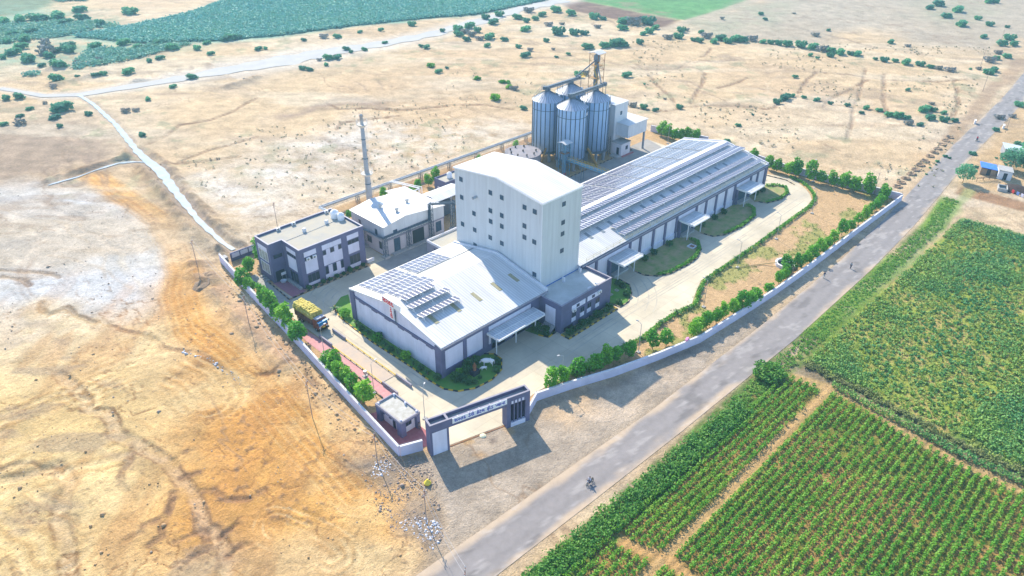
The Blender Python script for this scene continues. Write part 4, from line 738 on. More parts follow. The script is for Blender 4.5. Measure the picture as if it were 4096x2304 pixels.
C_ = thing('chimney', 'tall slim steel chimney with two ring platforms and a ladder', 'chimney', (100.2, 150.5))
chm = mat('chimney_steel', (.40,.39,.39), .55, .3, nscale=.7, namt=.25); k = MB(); k.lathe([(.78,0),(.78,9.5),(.66,14.2),(.60,14.4),(.46,27.2),(.36,27.3),(.34,29.2),(.5,29.3),(.3,29.75),(0,29.9)], (100.2,150.5), 20); k.build('stack', chm, C_, smooth=True)
for z_, r_ in ((14.5,1.55),(27.3,1.35)):
    k = MB(); k.lathe([(.5,z_-.9),(r_,z_-.05),(r_,z_+.05),(.5,z_+.05)], (100.2,150.5), 20); p_ = k.build('platform', mat('pale_grating', (.55,.52,.46), .7), C_); k = MB()
    for i in range(10): a = i*.628; k.bar((100.2+r_*math.cos(a),150.5+r_*math.sin(a),z_),(100.2+r_*math.cos(a),150.5+r_*math.sin(a),z_+1.1),.04); a2 = a+.628; [k.bar((100.2+r_*math.cos(a),150.5+r_*math.sin(a),z_+q),(100.2+r_*math.cos(a2),150.5+r_*math.sin(a2),z_+q),.035) for q in (.55,1.1)]
    k.build('railing', steel, p_)
for z_, r_ in ((11.7,.8),(18.5,.62),(23.5,.56)): k = MB(); k.lathe([(r_-.12,z_-.12),(r_,z_-.12),(r_,z_+.12),(r_-.12,z_+.12)], (100.2,150.5), 20); k.build('flange', dsteel, C_)
k = MB(); [k.bar((101.1+d_,150.1,3),(100.75+d_,150.1,27.3),.035) for d_ in (0,.35)]; [k.bar((101.05-.33*(z-3)/24,150.1,z),(101.42-.33*(z-3)/24,150.1,z),.03) for z in np.arange(3,27,.6)]; k.build('ladder', steel, C_)
k = MB(); k.bar((100.7,150.4,29),(100.7,150.4,31),.03); k.bar((99.7,150.4,28.6),(99.7,150.4,30.4),.03); k.build('lightning_rod', rust, C_)

# shed, small tank building, low annex
D = thing('boiler_shed', 'open sided white gabled shed between the boiler house and the tower', 'shed', (113, 139.5))
k = MB(); k.ext([(112.9,139,6.0),(113,141.8,6.6),(113,145.4,6.0),(113,145.4,6.12),(113,141.8,6.75),(112.9,139,6.12)], (10.5,0,0)); k.build('roof', roofM, D)
k = MB(); k.box(113.2,145.1,0,123.2,145.25,5.9); k.box(113.1,139.3,0,113.3,145.1,5.9); k.build('wall', plast, D); k = MB(); [k.box(x_,139.3,0,x_+.25,139.55,5.95) for x_ in (113.3,118,122.8)]; k.build('post', steel, D); boxpart(D, 'dark_machinery', dsteel, (115,141,0,121,144.5,3.2))
E_ = thing('pump_room', 'small dark flat roofed pump room with a white tank on top', 'pump room', (125, 149.5))
boxpart(E_, 'wall', trim, (125,149.5,0,133,154.4,4.1)); boxpart(E_, 'roof', flatr, (125.2,149.7,4.1,132.8,154.2,4.16)); k = MB(); k.wallstrip([(125.1,149.6),(132.9,149.6),(132.9,154.3),(125.1,154.3),(125.1,149.6)], .2, 4.1, 4.55); k.build('parapet', trim, E_)
win(E_, 'x', 125, 151.8, 153, .2, 2.4, white, white, name='door'); tank((128.6,152.0,4.2), .75, 1.6, 'white water tank on the pump room behind the tower')
F_ = thing('low_annex', 'low flat roofed link block with white parapet beside the tower foot', 'annex', (99.4, 119))
boxpart(F_, 'wall', trim2, (99.5,118.7,0,112.5,127.1,4.0)); boxpart(F_, 'roof', flatr, (99.7,118.9,4.0,112.3,126.9,4.06)); k = MB(); k.wallstrip([(99.6,118.8),(99.6,127.0),(112.4,127.0),(112.4,118.8)], .2, 4.0, 4.6); k.build('parapet', white, F_)
win(F_, 'x', 99.5, 123.6, 124.4, 2.2, 3.4)

# ---------------------------------------------------------------- pipe rack along the north side and to the boiler house
R_ = thing('pipe_rack', 'long pipe rack on lattice trestles along the back edge of the plant', 'pipe rack', (93.9, 164))
k = MB()
for d_, r_ in ((0,.16),(.45,.12),(.85,.2)): k.path([(93.6,164+d_,2.5),(215,163.6+d_,2.5)], r_, 6)
k.path([(93.6,164.4,2.5),(92.9,148.5,4.3),(91.9,134.6,4.8)], .22); k.path([(93.1,164.4,2.5),(92.4,148.5,4.3),(91.5,134.6,4.8)], .12)
k.build('pipe', steel, R_, smooth=False)
k = MB()
for z in (2.25, 1.85): k.bar((93.6,163.8,z),(215,163.4,z),.07); k.bar((93.6,164.9,z),(215,164.5,z),.07)
for x in np.arange(94, 214, 1.5): k.bar((x,163.8,1.85),(x+.75,163.8,2.25),.045); k.bar((x+.75,163.8,2.25),(x+1.5,163.8,1.85),.045); k.bar((x,163.8,2.25),(x,164.9,2.25),.05)
k.build('truss', mat('pale_steel', (.30,.34,.38), .5, .3), R_)
def trestle(root, x, y, z0, z1, wd=.8, n=None):
    k = MB(); a = wd/2; n = n or max(2, int((z1-z0)/1.0))
    for sx in (-a,a):
        for sy in (-a,a): k.bar((x+sx,y+sy,z0),(x+sx,y+sy,z1),.085)
    for i in range(n):
        p, q = z0+(z1-z0)*i/n, z0+(z1-z0)*(i+1)/n
        for (ax_, ay_), (bx_, by_) in (((-a,-a),(a,-a)),((a,-a),(a,a)),((a,a),(-a,a)),((-a,a),(-a,-a))): k.bar((x+ax_,y+ay_,p if i % 2 else q),(x+bx_,y+by_,q if i % 2 else p),.05); k.bar((x+ax_,y+ay_,q),(x+bx_,y+by_,q),.05)
    return k.build('trestle', dsteel, root)
for x_ in np.arange(105.5, 215, 11.2): trestle(R_, x_, 164.3, 0, 1.9)
G_ = thing('pipe_bridge', 'dark blue pipe bridge on lattice legs running past the boiler house to the tower', 'pipe bridge', (92, 133.8))
for x_, y_, z_ in ((92.0,133.6,5.2),(99.2,133.6,5.2),(106.4,133.6,9.6),(113.2,133.2,7.6),(92.2,142.0,4.9)): trestle(G_, x_, y_, .6, z_, .85); boxpart(G_, 'footing', conc2, (x_-.8,y_-.8,0,x_+.8,y_+.8,.6))
k = MB()
for d_ in (-.25,.0,.25): k.path([(92.0+d_,134.0+d_*.3,5.3),(105.9,133.6+d_,5.3),(106.2,133.6+d_,9.6),(113.6,133.2+d_,7.6),(113.6,117.5,7.4)], .13)
k.path([(91.6,145,4.8),(91.8,134,5.25)], .2); k.build('pipe', dsteel, G_)
k = MB()
for dy in (-.4,.4):
    k.bar((91.9,133.6+dy,5.0),(106,133.6+dy,5.0),.08); k.bar((91.9,133.6+dy,5.55),(106,133.6+dy,5.55),.06); k.bar((106.4,133.6+dy,9.9),(114,133.2+dy,7.8),.08); k.bar((106.4,133.6+dy,9.4),(114,133.2+dy,7.3),.08)
    for x in np.arange(92,106,.9): k.bar((x,133.6+dy,5.0),(x+.45,133.6+dy,5.55),.045); k.bar((x+.45,133.6+dy,5.55),(x+.9,133.6+dy,5.0),.045)
    for i in range(9): x = 106.4+i*.84; z = 9.4-i*.232; k.bar((x,133.5+dy,z),(x+.42,133.5+dy,z+.39),.045); k.bar((x+.42,133.5+dy,z+.39),(x+.84,133.5+dy,z-.232),.045)
k.build('truss', dsteel, G_)
K_ = thing('white_pipe_frame', 'white pipe frame between the back rack and the shed roof', 'pipe frame', (117, 150))
k = MB(); k.path([(116.5,164,3.0),(116.5,150.5,5.2),(116.5,150.5,1)], .18); k.path([(116.5,150.5,5.2),(108,150.3,4.2)], .16); k.path([(117.3,164,3.0),(117.3,150.5,5.3),(117.3,150.5,1)], .12); k.bar((116.5,151,0),(116.5,151,5.2),.14); k.bar((116.5,158,0),(116.5,158,4),.12); k.build('pipe', whitep, K_)

# ---------------------------------------------------------------- grain silos
silM = mat('corrugated_galvanised', (.27,.44,.68), .5, .0, nscale=.22, col2=(.37,.53,.72), wave=('Z', .30), wamt=.25)
silR = mat('silo_roof_steel', (.48,.52,.60), .4, .15, nscale=.8, namt=.2); rib = mat('silo_stiffener', (.05,.075,.11), .5, .4)
def silo(x, y, label, plate=True, smooth=True):
    s = thing('grain_silo', label, 'silo', (x, y), 0, 'tall galvanised grain silos'); R = 4.45; zb, zt, za = 3.5, 18.9, 21.3; n = 40
    k = MB(); k.lathe([(0,zb-.3),(R,zb-.3),(R,zt)], (0,0), n); k.build('bin', silM, s, True, True)
    k = MB()
    for i in range(20):
        a = 2*math.pi*i/20; c, t_ = math.cos(a), math.sin(a); k.tube((R*1.012*c,R*1.012*t_,zb-.2),(R*1.012*c,R*1.012*t_,zt),.12,5)
    k.build('stiffener', rib, s, True)
    k = MB(); pr = [(R+.22,zt-.06),(.75,za)]; k.lathe(pr, (0,0), n); k.build('roof', silR, s, True)
    k = MB()
    for i in range(30): a = 2*math.pi*i/30; c, t_ = math.cos(a), math.sin(a); k.bar(((R+.2)*c,(R+.2)*t_,zt+.02),(.75*c,.75*t_,za+.04),.055)
    k.build('roof_rib', rib, s, True); k = MB(); k.lathe([(.85,za-.15),(.85,za+.55),(0,za+.6)], (0,0), 14); k.build('cap', dsteel, s, True)
    k = MB(); k.lathe([(R+.04,zt-2.6),(R+.1,zt-2.6),(R+.1,zt-2.48),(R+.04,zt-2.48)], (0,0), n); k.lathe([(R+.05,zb-.3),(R+.13,zb-.3),(R+.13,zb+.1),(R+.05,zb+.1)], (0,0), n); k.build('hoop', dsteel, s, True)
    k = MB()
    for i in range(8): a = 2*math.pi*i/8+.2; c, t_ = math.cos(a)*3.9, math.sin(a)*3.9; k.box(c-.35,t_-.35,0,c+.35,t_+.35,zb-.3)
    k.build('column', mat('blue_grey_concrete', (.22,.26,.30), .8), s, True); k = MB(); k.lathe([(4.4,2.75),(4.6,2.75),(4.6,3.25),(4.4,3.25)], (0,0), n); k.build('ring_beam', dsteel, s, True)
    k = MB(); a = -.62; c, t_ = math.cos(a), math.sin(a); k.bar(((R+.3)*c,(R+.3)*t_,3.5),((R+.3)*c,(R+.3)*t_,zt+.5),.06); k.bar(((R+.3)*math.cos(a+.1),(R+.3)*math.sin(a+.1),3.5),((R+.3)*math.cos(a+.1),(R+.3)*math.sin(a+.1),zt+.5),.06); [k.bar(((R+.3)*c,(R+.3)*t_,z),((R+.3)*math.cos(a+.1),(R+.3)*math.sin(a+.1),z),.03) for z in np.arange(4,19,.5)]; k.build('ladder', dsteel, s, True)
    k = MB(); k.tube(((R-.9)*c,(R-.9)*t_,zt+.3),((R-.9)*c,(R-.9)*t_,zt+1.0),.35,10); k.build('roof_hatch', whitep, s, True)
    if plate:
        k = MB(); a0, a1 = -1.32, -.9; seg = 6
        for i in range(seg):
            p, q = a0+(a1-a0)*i/seg, a0+(a1-a0)*(i+1)/seg; r_ = R+.16; k.add([(r_*math.cos(p),r_*math.sin(p),16.75),(r_*math.cos(q),r_*math.sin(q),16.75),(r_*math.cos(q),r_*math.sin(q),17.6),(r_*math.cos(p),r_*math.sin(p),17.6)], [(0,1,2,3)])
        pl = k.build('name_plate', whitep, s, True); k = MB(); r_ = R+.18
        for i in range(9):
            if i == 1: continue
            p = -1.2+i*.026; q = p+.018; k.add([(r_*math.cos(p),r_*math.sin(p),17.05),(r_*math.cos(q),r_*math.sin(q),17.05),(r_*math.cos(q),r_*math.sin(q),17.3),(r_*math.cos(p),r_*math.sin(p),17.3)], [(0,1,2,3)])
        k.build('plate_mark', black, pl, True)
    return s
s1_ = silo(167, 140.1, 'galvanised grain silo nearest the camera, behind the small lift tower, with a white name plate')
s2_ = silo(177.7, 140.1, 'galvanised grain silo beside the tall pale block, with a white name plate')
def noplate(x, y, l): return silo(x, y, l, False)
noplate(167, 150.1, 'galvanised grain silo behind the round concrete tank, without a name plate'); noplate(177.7, 150.1, 'galvanised grain silo at the back, half hidden by the other three')
for y_, xe, l_ in ((140.1,182.2,'chain conveyor bridge over the two front silos'), (150.1,181.9,'chain conveyor bridge over the two back silos')):
    c = thing('silo_conveyor', l_, 'conveyor', (165.8, y_, 21.9), 0, 'conveyor bridges on the silo tops'); k = MB(); k.box(165.6,y_-.35,22.0,xe,y_+.35,22.75); k.box(165.2,y_-.5,21.95,166.2,y_+.5,22.9); k.box(xe-.9,y_-.5,21.95,xe,y_+.5,22.95); k.build('trough', dsteel, c)
    k = MB(); k.box(165.6,y_+.4,21.9,xe,y_+1.2,21.96); k.bar((165.6,y_-.35,21.9),(xe,y_-.35,21.9),.1); k.build('walkway', steel, c); k = MB()
    for x in np.arange(165.6, xe+.1, 1.1): k.bar((x,y_+1.2,21.9),(x,y_+1.2,23.0),.04); k.bar((x,y_-.9,21.9),(x,y_-.9,23.0),.03)
    for z in (22.5,23.0): k.bar((165.6,y_+1.2,z),(xe,y_+1.2,z),.04); k.bar((165.6,y_-.9,z),(xe,y_-.9,z),.03)
    k.build('railing', steel, c); k = MB()
    for x in (171.5,172.6,173.7,182.4): k.bar((x,y_,17.2),(x,y_,22),.12)
    for i in range(6): k.bar((171.5 if i % 2 else 173.7,y_,17.4+i*.75),(173.7 if i % 2 else 171.5,y_,18.1+i*.75),.05)
    k.build('support_trestle', dsteel, c)
    k = MB(); [k.tube((x,y_,22.0),(x,y_,21.3),.3,8) for x in (167,177.7)]; k.build('chute', dsteel, c)
k = MB(); L_ = thing('silo_stair', 'steep railed ladder on the roof of the left silo', 'ladder', (163, 151, 19)); k.bar((162.2,151,19.2),(166.2,150.6,22.0),.06); k.bar((162.2,151.7,19.2),(166.2,151.3,22.0),.06)
for i in range(7): t_ = i/6; k.bar((162.2+4*t_,151-.4*t_,19.2+2.8*t_),(162.2+4*t_,151-.4*t_,20.3+2.8*t_),.04); k.bar((162.2+4*t_,151.7-.4*t_,19.2+2.8*t_),(162.2+4*t_,151.7-.4*t_,20.3+2.8*t_),.04)
k.bar((162.2,151,20.3),(166.2,150.6,23.1),.05); k.bar((162.2,151.7,20.3),(166.2,151.3,23.1),.05); k.build('stair_frame', dsteel, L_)
# bucket elevator tower
EL = thing('elevator_tower', 'tall open lattice elevator tower with a small white roof and rusty landings behind the silos', 'elevator tower', (187, 147.8)); xa, xb, ya, yb = 185.4, 188.6, 146.1, 149.5
k = MB(); zs = np.arange(0, 29.6, 2.7)
for x in (xa,xb):
    for y in (ya,yb): k.bar((x,y,0),(x,y,29.4),.12)
for i, z in enumerate(zs):
    for p, q in (((xa,ya),(xb,ya)),((xb,ya),(xb,yb)),((xb,yb),(xa,yb)),((xa,yb),(xa,ya))): k.bar((*p,z),(*q,z),.07); (k.bar((*p,z),(*q,min(29.4,z+2.7)),.05) if i % 2 else k.bar((*q,z),(*p,min(29.4,z+2.7)),.05))
k.build('lattice_frame', rust, EL); k = MB(); k.ext([(xa-.3,ya-.3,29.4),(xa-.3,(ya+yb)/2,29.9),(xa-.3,yb+.3,29.4),(xa-.3,yb+.3,29.52),(xa-.3,(ya+yb)/2,30.05),(xa-.3,ya-.3,29.52)], (xb-xa+.6,0,0)); k.build('roof', roofM, EL)
k = MB(); k.box(186.5,147.2,0,187.2,148.4,27.4); k.box(186.3,147.0,26.8,187.5,148.6,28.7); k.lathe([(.75,28.6),(.6,29.0),(0,29.15)], (186.9,147.8), 12); k.build('elevator_leg', mat('leg_blue_grey', (.16,.22,.28), .5, .3), EL)
for z in (8.1,13.5,18.9,21.8,25.6): boxpart(EL, 'landing', mat('rusty_grating', (.40,.24,.10), .8, nscale=1.5, namt=.4), (xa,ya,z,xb,yb,z+.06))
k = MB()
for i in range(10): z = 2.7*i; s_ = 1 if i % 2 else -1; k.bar((185.9-.6*s_*0,ya+.3+(1.6 if s_ > 0 else 0),z),(185.9,ya+.3+(0 if s_ > 0 else 1.6),z+2.7),.12); k.bar((186.3,ya+.3+(1.6 if s_ > 0 else 0),z),(186.3,ya+.3+(0 if s_ > 0 else 1.6),z+2.7),.12)
k.build('stair', yell, EL); k = MB(); k.tube((186.4,147.4,27.3),(180,140.1,22.9),.2,8); k.tube((186.4,147.8,27.3),(179.9,150.1,22.9),.2,8); k.build('spout', dsteel, EL)
k = MB(); k.box(182,150.6,21.85,185.4,151.5,21.92); [k.bar((182,y,z),(185.4,y,z),.045) for y in (150.6,151.5) for z in (22.4,22.95)]; [k.bar((x,y,21.9),(x,y,22.95),.04) for x in (182,183.1,184.2,185.4) for y in (150.6,151.5)]; k.build('catwalk', yell, EL)
# small lift tower with gantry walkway to the warehouse
M_ = thing('lift_tower', 'small blue steel lift tower with a little white roof before the front silo', 'lift tower', (160.6, 136.9)); xa, xb, ya, yb = 159.4, 161.8, 135.7, 138.1
k = MB()
for x in (xa,xb):
    for y in (ya,yb): k.bar((x,y,0),(x,y,10.2),.13)
for i, z in enumerate(np.arange(0,10.2,1.7)):
    for p, q in (((xa,ya),(xb,ya)),((xb,ya),(xb,yb)),((xa,yb),(xa,ya))): k.bar((*p,z),(*q,z),.07); k.bar((*p,z),(*q,z+1.7),.05)
k.build('lattice_frame', mat('sky_blue_steel', (.10,.26,.38), .5, .2), M_); boxpart(M_, 'elevator_leg', mat('leg_blue', (.12,.22,.32), .5, .2), (160.2,136.5,0,161.0,137.4,9.6)); k = MB(); k.ext([(xa-.4,ya-.4,10.2),(xa-.4,136.9,10.6),(xa-.4,yb+.4,10.2),(xa-.4,yb+.4,10.3),(xa-.4,136.9,10.72),(xa-.4,ya-.4,10.3)], (3.2,0,0)); k.build('roof', roofM, M_); boxpart(M_, 'landing', rust, (xa,ya,7.0,xb,yb,7.06)); boxpart(M_, 'machine_box', mat('red_motor', (.4,.05,.04), .6), (159.6,135.8,.1,160.2,136.3,1.0))
N_ = thing('conveyor_gantry', 'railed yellow gantry walkway from the small lift tower to the long warehouse', 'gantry', (161.3, 118.6, 4.5)); k = MB(); k.box(160.9,118.7,4.6,162.2,136,4.75); k.box(161.3,118.7,4.75,161.8,136,5.2); k.build('conveyor', mat('gantry_blue', (.12,.30,.42), .5), N_); k = MB()
for x in (160.9,162.2):
    for z in (5.25,5.8): k.bar((x,118.7,z),(x,136,z),.055)
    for y in np.arange(118.8,136.2,1.45): k.bar((x,y,4.7),(x,y,5.8),.055)
k.build('railing', yell, N_); k = MB(); [k.bar((x,y,0),(x,y,4.6),.12) for x in (161,162.1) for y in (124,130.5)]; k.bar((161,122,4.2),(161,136,4.2),.08); k.build('post', dsteel, N_)
for (p, q, l_) in (((164.5,147.5,5.5),(160.2,146.2,.2),'rusty yellow inclined screw conveyor under the left silo'),((172.3,137.8,5.0),(172.4,133.6,.2),'dull yellow inclined screw conveyor between the two front silos')):
    c = thing('screw_conveyor', l_, 'conveyor', (q[0], q[1])); k = MB(); k.tube(p, q, .32, 8); k.build('tube', mat('ochre_paint', (.36,.20,.04), .7, nscale=2, namt=.4), c); k = MB(); k.bar(tuple(np.add(p,(.3,0,.5))), tuple(np.add(q,(.3,0,.5))), .06); k.build('guard_rail', yell, c)
Q_ = thing('round_tank', 'wide round concrete tank with small dark vents on its flat top', 'tank', (154, 147.6)); k = MB(); k.lathe([(5.35,0),(5.35,6.0),(5.5,6.0),(5.5,6.2),(0,6.3)], (154,147.6), 48); k.build('shell', mat('tank_concrete', (.28,.26,.275), .85, nscale=.35, namt=.2), Q_)
for i in range(9): a = i*.7; r_ = 3.9 if i else 0; k = MB(); k.tube((154+r_*math.cos(a),147.6+r_*math.sin(a),6.2),(154+r_*math.cos(a),147.6+r_*math.sin(a),6.75),.2,8); k.lathe([(.28,6.7),(.28,6.85),(0,6.9)], (154+r_*math.cos(a),147.6+r_*math.sin(a)), 8); k.build('vent', black, Q_)
k = MB()
for i in range(26):
    a, a2 = i*.2417, (i+1)*.2417; p = (154+5.4*math.cos(a),147.6+5.4*math.sin(a)); q = (154+5.4*math.cos(a2),147.6+5.4*math.sin(a2)); k.bar((*p,6.2),(*p,7.2),.035); [k.bar((*p,z),(*q,z),.03) for z in (6.7,7.2)]
k.build('railing', steel, Q_)

# unloading building
U = thing('unloading_building', 'pale unloading block with a tall tower part and a deep drive through canopy', 'unloading building', (183, 137)); k = MB()
k.box(184.6,137.6,0,191.0,150,15.6); k.build('tower_wall', wallM, U); boxpart(U, 'tower_roof', roofM, (184.3,137.3,15.6,191.3,150.3,15.8))
k = MB(); k.box(184.62,137.5,0,191,137.6,15.5); k.build('front_cladding', wallX, U)
for z_ in (12.0,8.4,5.7): win(U, 'y', 137.5, 187.3, 188.2, z_, z_+1.2, glassb, dsteel)
boxpart(U, 'canopy_wall', wallX, (186.0,132.9,5.9,195.6,133.1,9.9), (186.0,133.1,5.9,186.2,137.5,9.9), (195.4,133.1,5.9,195.6,144,9.9)); boxpart(U, 'canopy_roof', roofM, (185.7,132.6,9.9,195.9,144.2,10.05))
boxpart(U, 'canopy_column', mat('column_blue_grey', (.24,.28,.33), .8), (195.0,133.1,0,195.5,133.6,5.9), (195.0,143,0,195.5,143.5,5.9), (191.2,143,0,191.7,143.5,5.9)); boxpart(U, 'canopy_soffit', dsteel, (186.3,133.2,5.85,195.4,143.9,5.9))
bo = boxpart(U, 'control_room', white, (184.0,133.6,0,188.6,137.45,4.2)); boxpart(U, 'control_roof', conc2, (183.8,133.4,4.2,188.8,137.45,4.35)); win(U, 'y', 133.6, 186.2, 187.4, 1.9, 3.2); win(U, 'x', 184.0, 134.4, 135.4, .6, 2.9, name='door'); boxpart(U, 'landing', conc2, (182.0,133.3,0,184.0,136.5,.6)); boxpart(U, 'red_plinth', pinkd, (184.2,133.0,0,190.0,133.6,.3))
k = MB(); k.bar((183.7,137.8,0),(183.7,137.8,6),.1); k.bar((182.6,137.8,0),(182.6,137.8,6),.1); [k.bar((182.6,137.8,z),(183.7,137.8,z+.9),.06) for z in np.arange(0,5.4,.9)]; k.build('stair_frame', dsteel, U)

# ---------------------------------------------------------------- entrance gate (local frame along its front)
GA = math.atan2(-5.21, 18.02); G = thing('entrance_gate', 'large grey violet entrance arch with blue lettering on its white beam', 'gate', (56.35, 74.15), GA)
k = MB(); k.box(0,0,0,3.25,1.75,5.0); k.build('left_pylon', plast, G, True); k = MB(); k.box(-.06,-.06,0,.3,1.8,5.0); k.box(2.95,-.06,0,3.3,1.8,5.0); k.build('pylon_edge', trim, G, True)
k = MB(); k.box(-.08,-.1,5.0,14.2,0.15,6.65); k.box(-.08,1.55,5.0,18.8,1.8,6.65); k.box(-.08,.15,5.0,.2,1.55,6.65); k.box(3.1,.15,5.0,3.4,1.55,6.65); k.box(14.2,-.1,0,15.0,1.55,5.9); k.box(14.2,-.1,5.9,18.8,.15,6.65); k.box(17.9,-.1,0,18.8,1.55,5.9); k.box(15.0,-.1,5.05,17.9,1.55,5.9); k.box(18.5,.15,5.9,18.8,1.55,6.65); k.box(15.0,1.2,0,17.9,1.55,5.05)
k.build('frame', trim, G, True)
k = MB(); k.box(-.1,-.12,6.65,18.82,.2,6.72); k.box(-.1,1.5,6.65,18.82,1.82,6.72); k.box(-.1,.2,6.65,.25,1.5,6.72); k.box(3.05,.2,6.65,3.45,1.5,6.72); k.box(18.5,.2,6.65,18.82,1.5,6.72); k.build('coping', trim2, G, True)
k = MB(); k.box(.2,.15,5.9,3.1,1.55,5.96); k.box(3.4,.15,5.9,18.5,1.55,5.96); k.build('beam_tray', conc2, G, True)
k = MB(); k.box(3.95,-.22,5.6,14.2,-.1,6.7); bm_ = k.build('beam_board', whitep, G, True); k = MB(); [k.bar((x,.3,6.7),(x,-.25,6.75),.04) for x in (5,7,9,11,13)]; k.build('lamp_arm', whitep, bm_, True)
x_ = 4.25; WD =  (['સ','ર','હ','દ'], ['ડે','રી'], ['કે','ટ','લ'], ['ફી','ડ'], [('પ',.62),'લા',('ન',.62),'ટ'])
fit = (9.6-4*.4)/sum(word(q_, .98, .03, .03)[2] for q_ in WD)
for wd_ in WD:
    V, F, L2 = word(wd_, .98, .03, .03); me = bpy.data.meshes.new('lettering'); sc_ = 1.0
    me.from_pydata([(x_+v[0]*fit, -.24-v[2], 5.88+v[1]*fit*1.05) for v in V], [], F); me.update(); link('lettering', me, blue, bm_); x_ += L2*fit+.4
k = MB()
for i in range(3): k.box(15.62+i*.72,-.08,.7,15.8+i*.72,1.2,5.05)
k.build('fin', trim, G, True); k = MB(); [k.box(15.12+i*.7,-.13,5.15,15.5+i*.7,-.1,5.75) for i in range(4)]; k.build('square_inset', plast, G, True); k = MB(); k.box(15.0,-.16,0,17.9,.35,.95); k.build('planter_wall', plast, G, True)
gl = thing('gate_leaf', 'white sheet gate leaf swung open beside the finned pylon', 'gate leaf', (70.6, 70.9), GA+1.25); k = MB(); k.box(0,-.05,.15,3.4,.05,2.9); k.build('sheet', whitep, gl, True); k = MB(); [k.bar((x,-.06,.1),(x,-.06,3.0),.05) for x in (0,1.7,3.4)]; k.build('frame', steel, gl, True)
k = MB(); k.ribbon([(59.5,73.9),(70.6,70.7)], .18, .045); tag(k.build('gate_track', rust), 'thin rusty sliding gate track across the entrance', 'gate track')

# gatehouse
GH = thing('gatehouse', 'small grey violet gatehouse with a stained white flat roof beside the entrance arch', 'gatehouse', (55.4, 81))
boxpart(GH, 'wall', white, (56.2,81.7,0,59.3,87.9,3.0)); boxpart(GH, 'corner_pier', trim, (55.5,81.0,0,56.5,82.3,2.95)); boxpart(GH, 'corner_pier', trim, (55.5,87.0,0,56.3,88.1,2.95)); boxpart(GH, 'corner_pier', trim, (58.9,81.0,0,59.6,81.9,2.95))
boxpart(GH, 'roof_band', trim, (55.4,80.9,2.95,59.6,88.1,3.25)); k = MB(); k.wallstrip([(55.5,81.0),(59.5,81.0),(59.5,88.0),(55.5,88.0),(55.5,81.0)], .22, 3.25, 3.62); k.build('parapet', trim2, GH); boxpart(GH, 'roof', mat('stained_white_slab', (.55,.54,.50), .9, nscale=.9, col2=(.34,.32,.26)), (55.6,81.1,3.25,59.4,87.9,3.3)); k = MB(); [k.box(x,y,3.3,x+.3,y+.3,3.85) for x, y in ((55.65,81.2),(59.05,81.2),(55.65,87.5),(59.05,87.5),(59.05,84.3))]; k.build('parapet_stub', plast, GH)
win(GH, 'y', 81.7, 56.8, 58.2, 1.3, 2.75, fr=.07, bars=1)
for y_ in (82.3,84.7,86.6): win(GH, 'x', 56.2, y_, y_+.7, 1.5, 2.7, fr=.06)
win(GH, 'x', 56.2, 83.5, 84.3, .05, 2.5, name='door')

# ---------------------------------------------------------------- boundary walls
wl = mat('pale_boundary_wall', (.60,.57,.70), .85, nscale=.3, namt=.18)
def bwall(pts, h, label, t=.3, rail=None):
    r = thing('boundary_wall', label, 'wall', pts[0]); k = MB(); k.wallstrip(pts, t, -.4, h); k.build('wall', wl, r); k = MB(); k.wallstrip(pts, t+.1, h, h+.1); k.build('coping', white, r)
    rp = resample([(p[0], p[1]) for p in pts], 2.6); k = MB()
    for a in rp: k.bar((*a,h+.1),(*a,h+.55),.03)
    for z in (.3,.5): k.path([(*a,h+z) for a in rp], .012, 4)
    k.build('wire_guard', dsteel, r)
bwall([(52.6,78.0),(55.2,99.5),(57.6,118),(60.0,140),(62.7,160.0)], 2.1, 'long pale boundary wall along the bare ground left of the gatehouse')
bwall([(52.75,77.9),(56.3,76.4)], 2.1, 'short pale wall piece between the front corner and the entrance arch')
bwall([(74.5,69.6),(79.1,71.6),(86.5,69.2),(94.7,66.1),(105,63.1),(116,60.5),(130,59.5),(144,58.7),(160,58.4),(190,58.4),(214.6,58.2)], 1.75, 'curving pale boundary wall between the dirt apron and the front garden')
bwall([(214.6,58.4),(212.4,76),(211,93),(212.5,108)], 2.0, 'pale boundary wall at the far end, behind the row of young trees'); bwall([(214.5,121),(212.5,131),(210.3,141)], 2.0, 'pale boundary wall behind the silo yard on the far side')
bw = thing('panel_wall', 'dark framed panel wall behind the sandy corner of the office', 'wall', (64.6, 158.3)); k = MB(); k.box(64.6,158.2,0,76,158.5,2.2); k.build('wall', trim, bw); k = MB(); [k.box(64.9+i*2.2,158.12,.9,66.8+i*2.2,158.2,2.0) for i in range(5)]; k.build('light_panel', plast, bw)
for i in range(3): tag(MB().box(63.2+.3*i,159.6-.1*i,0,64.5,161.2,.25*(3-i)+.0).build('concrete_slab', conc2), ['low concrete slab at the back left corner of the wall, bottom of the pile','concrete slab in the middle of the corner pile','small concrete slab on top of the corner pile'][i], 'slab', 'slabs piled at the wall corner') if i == 0 else None

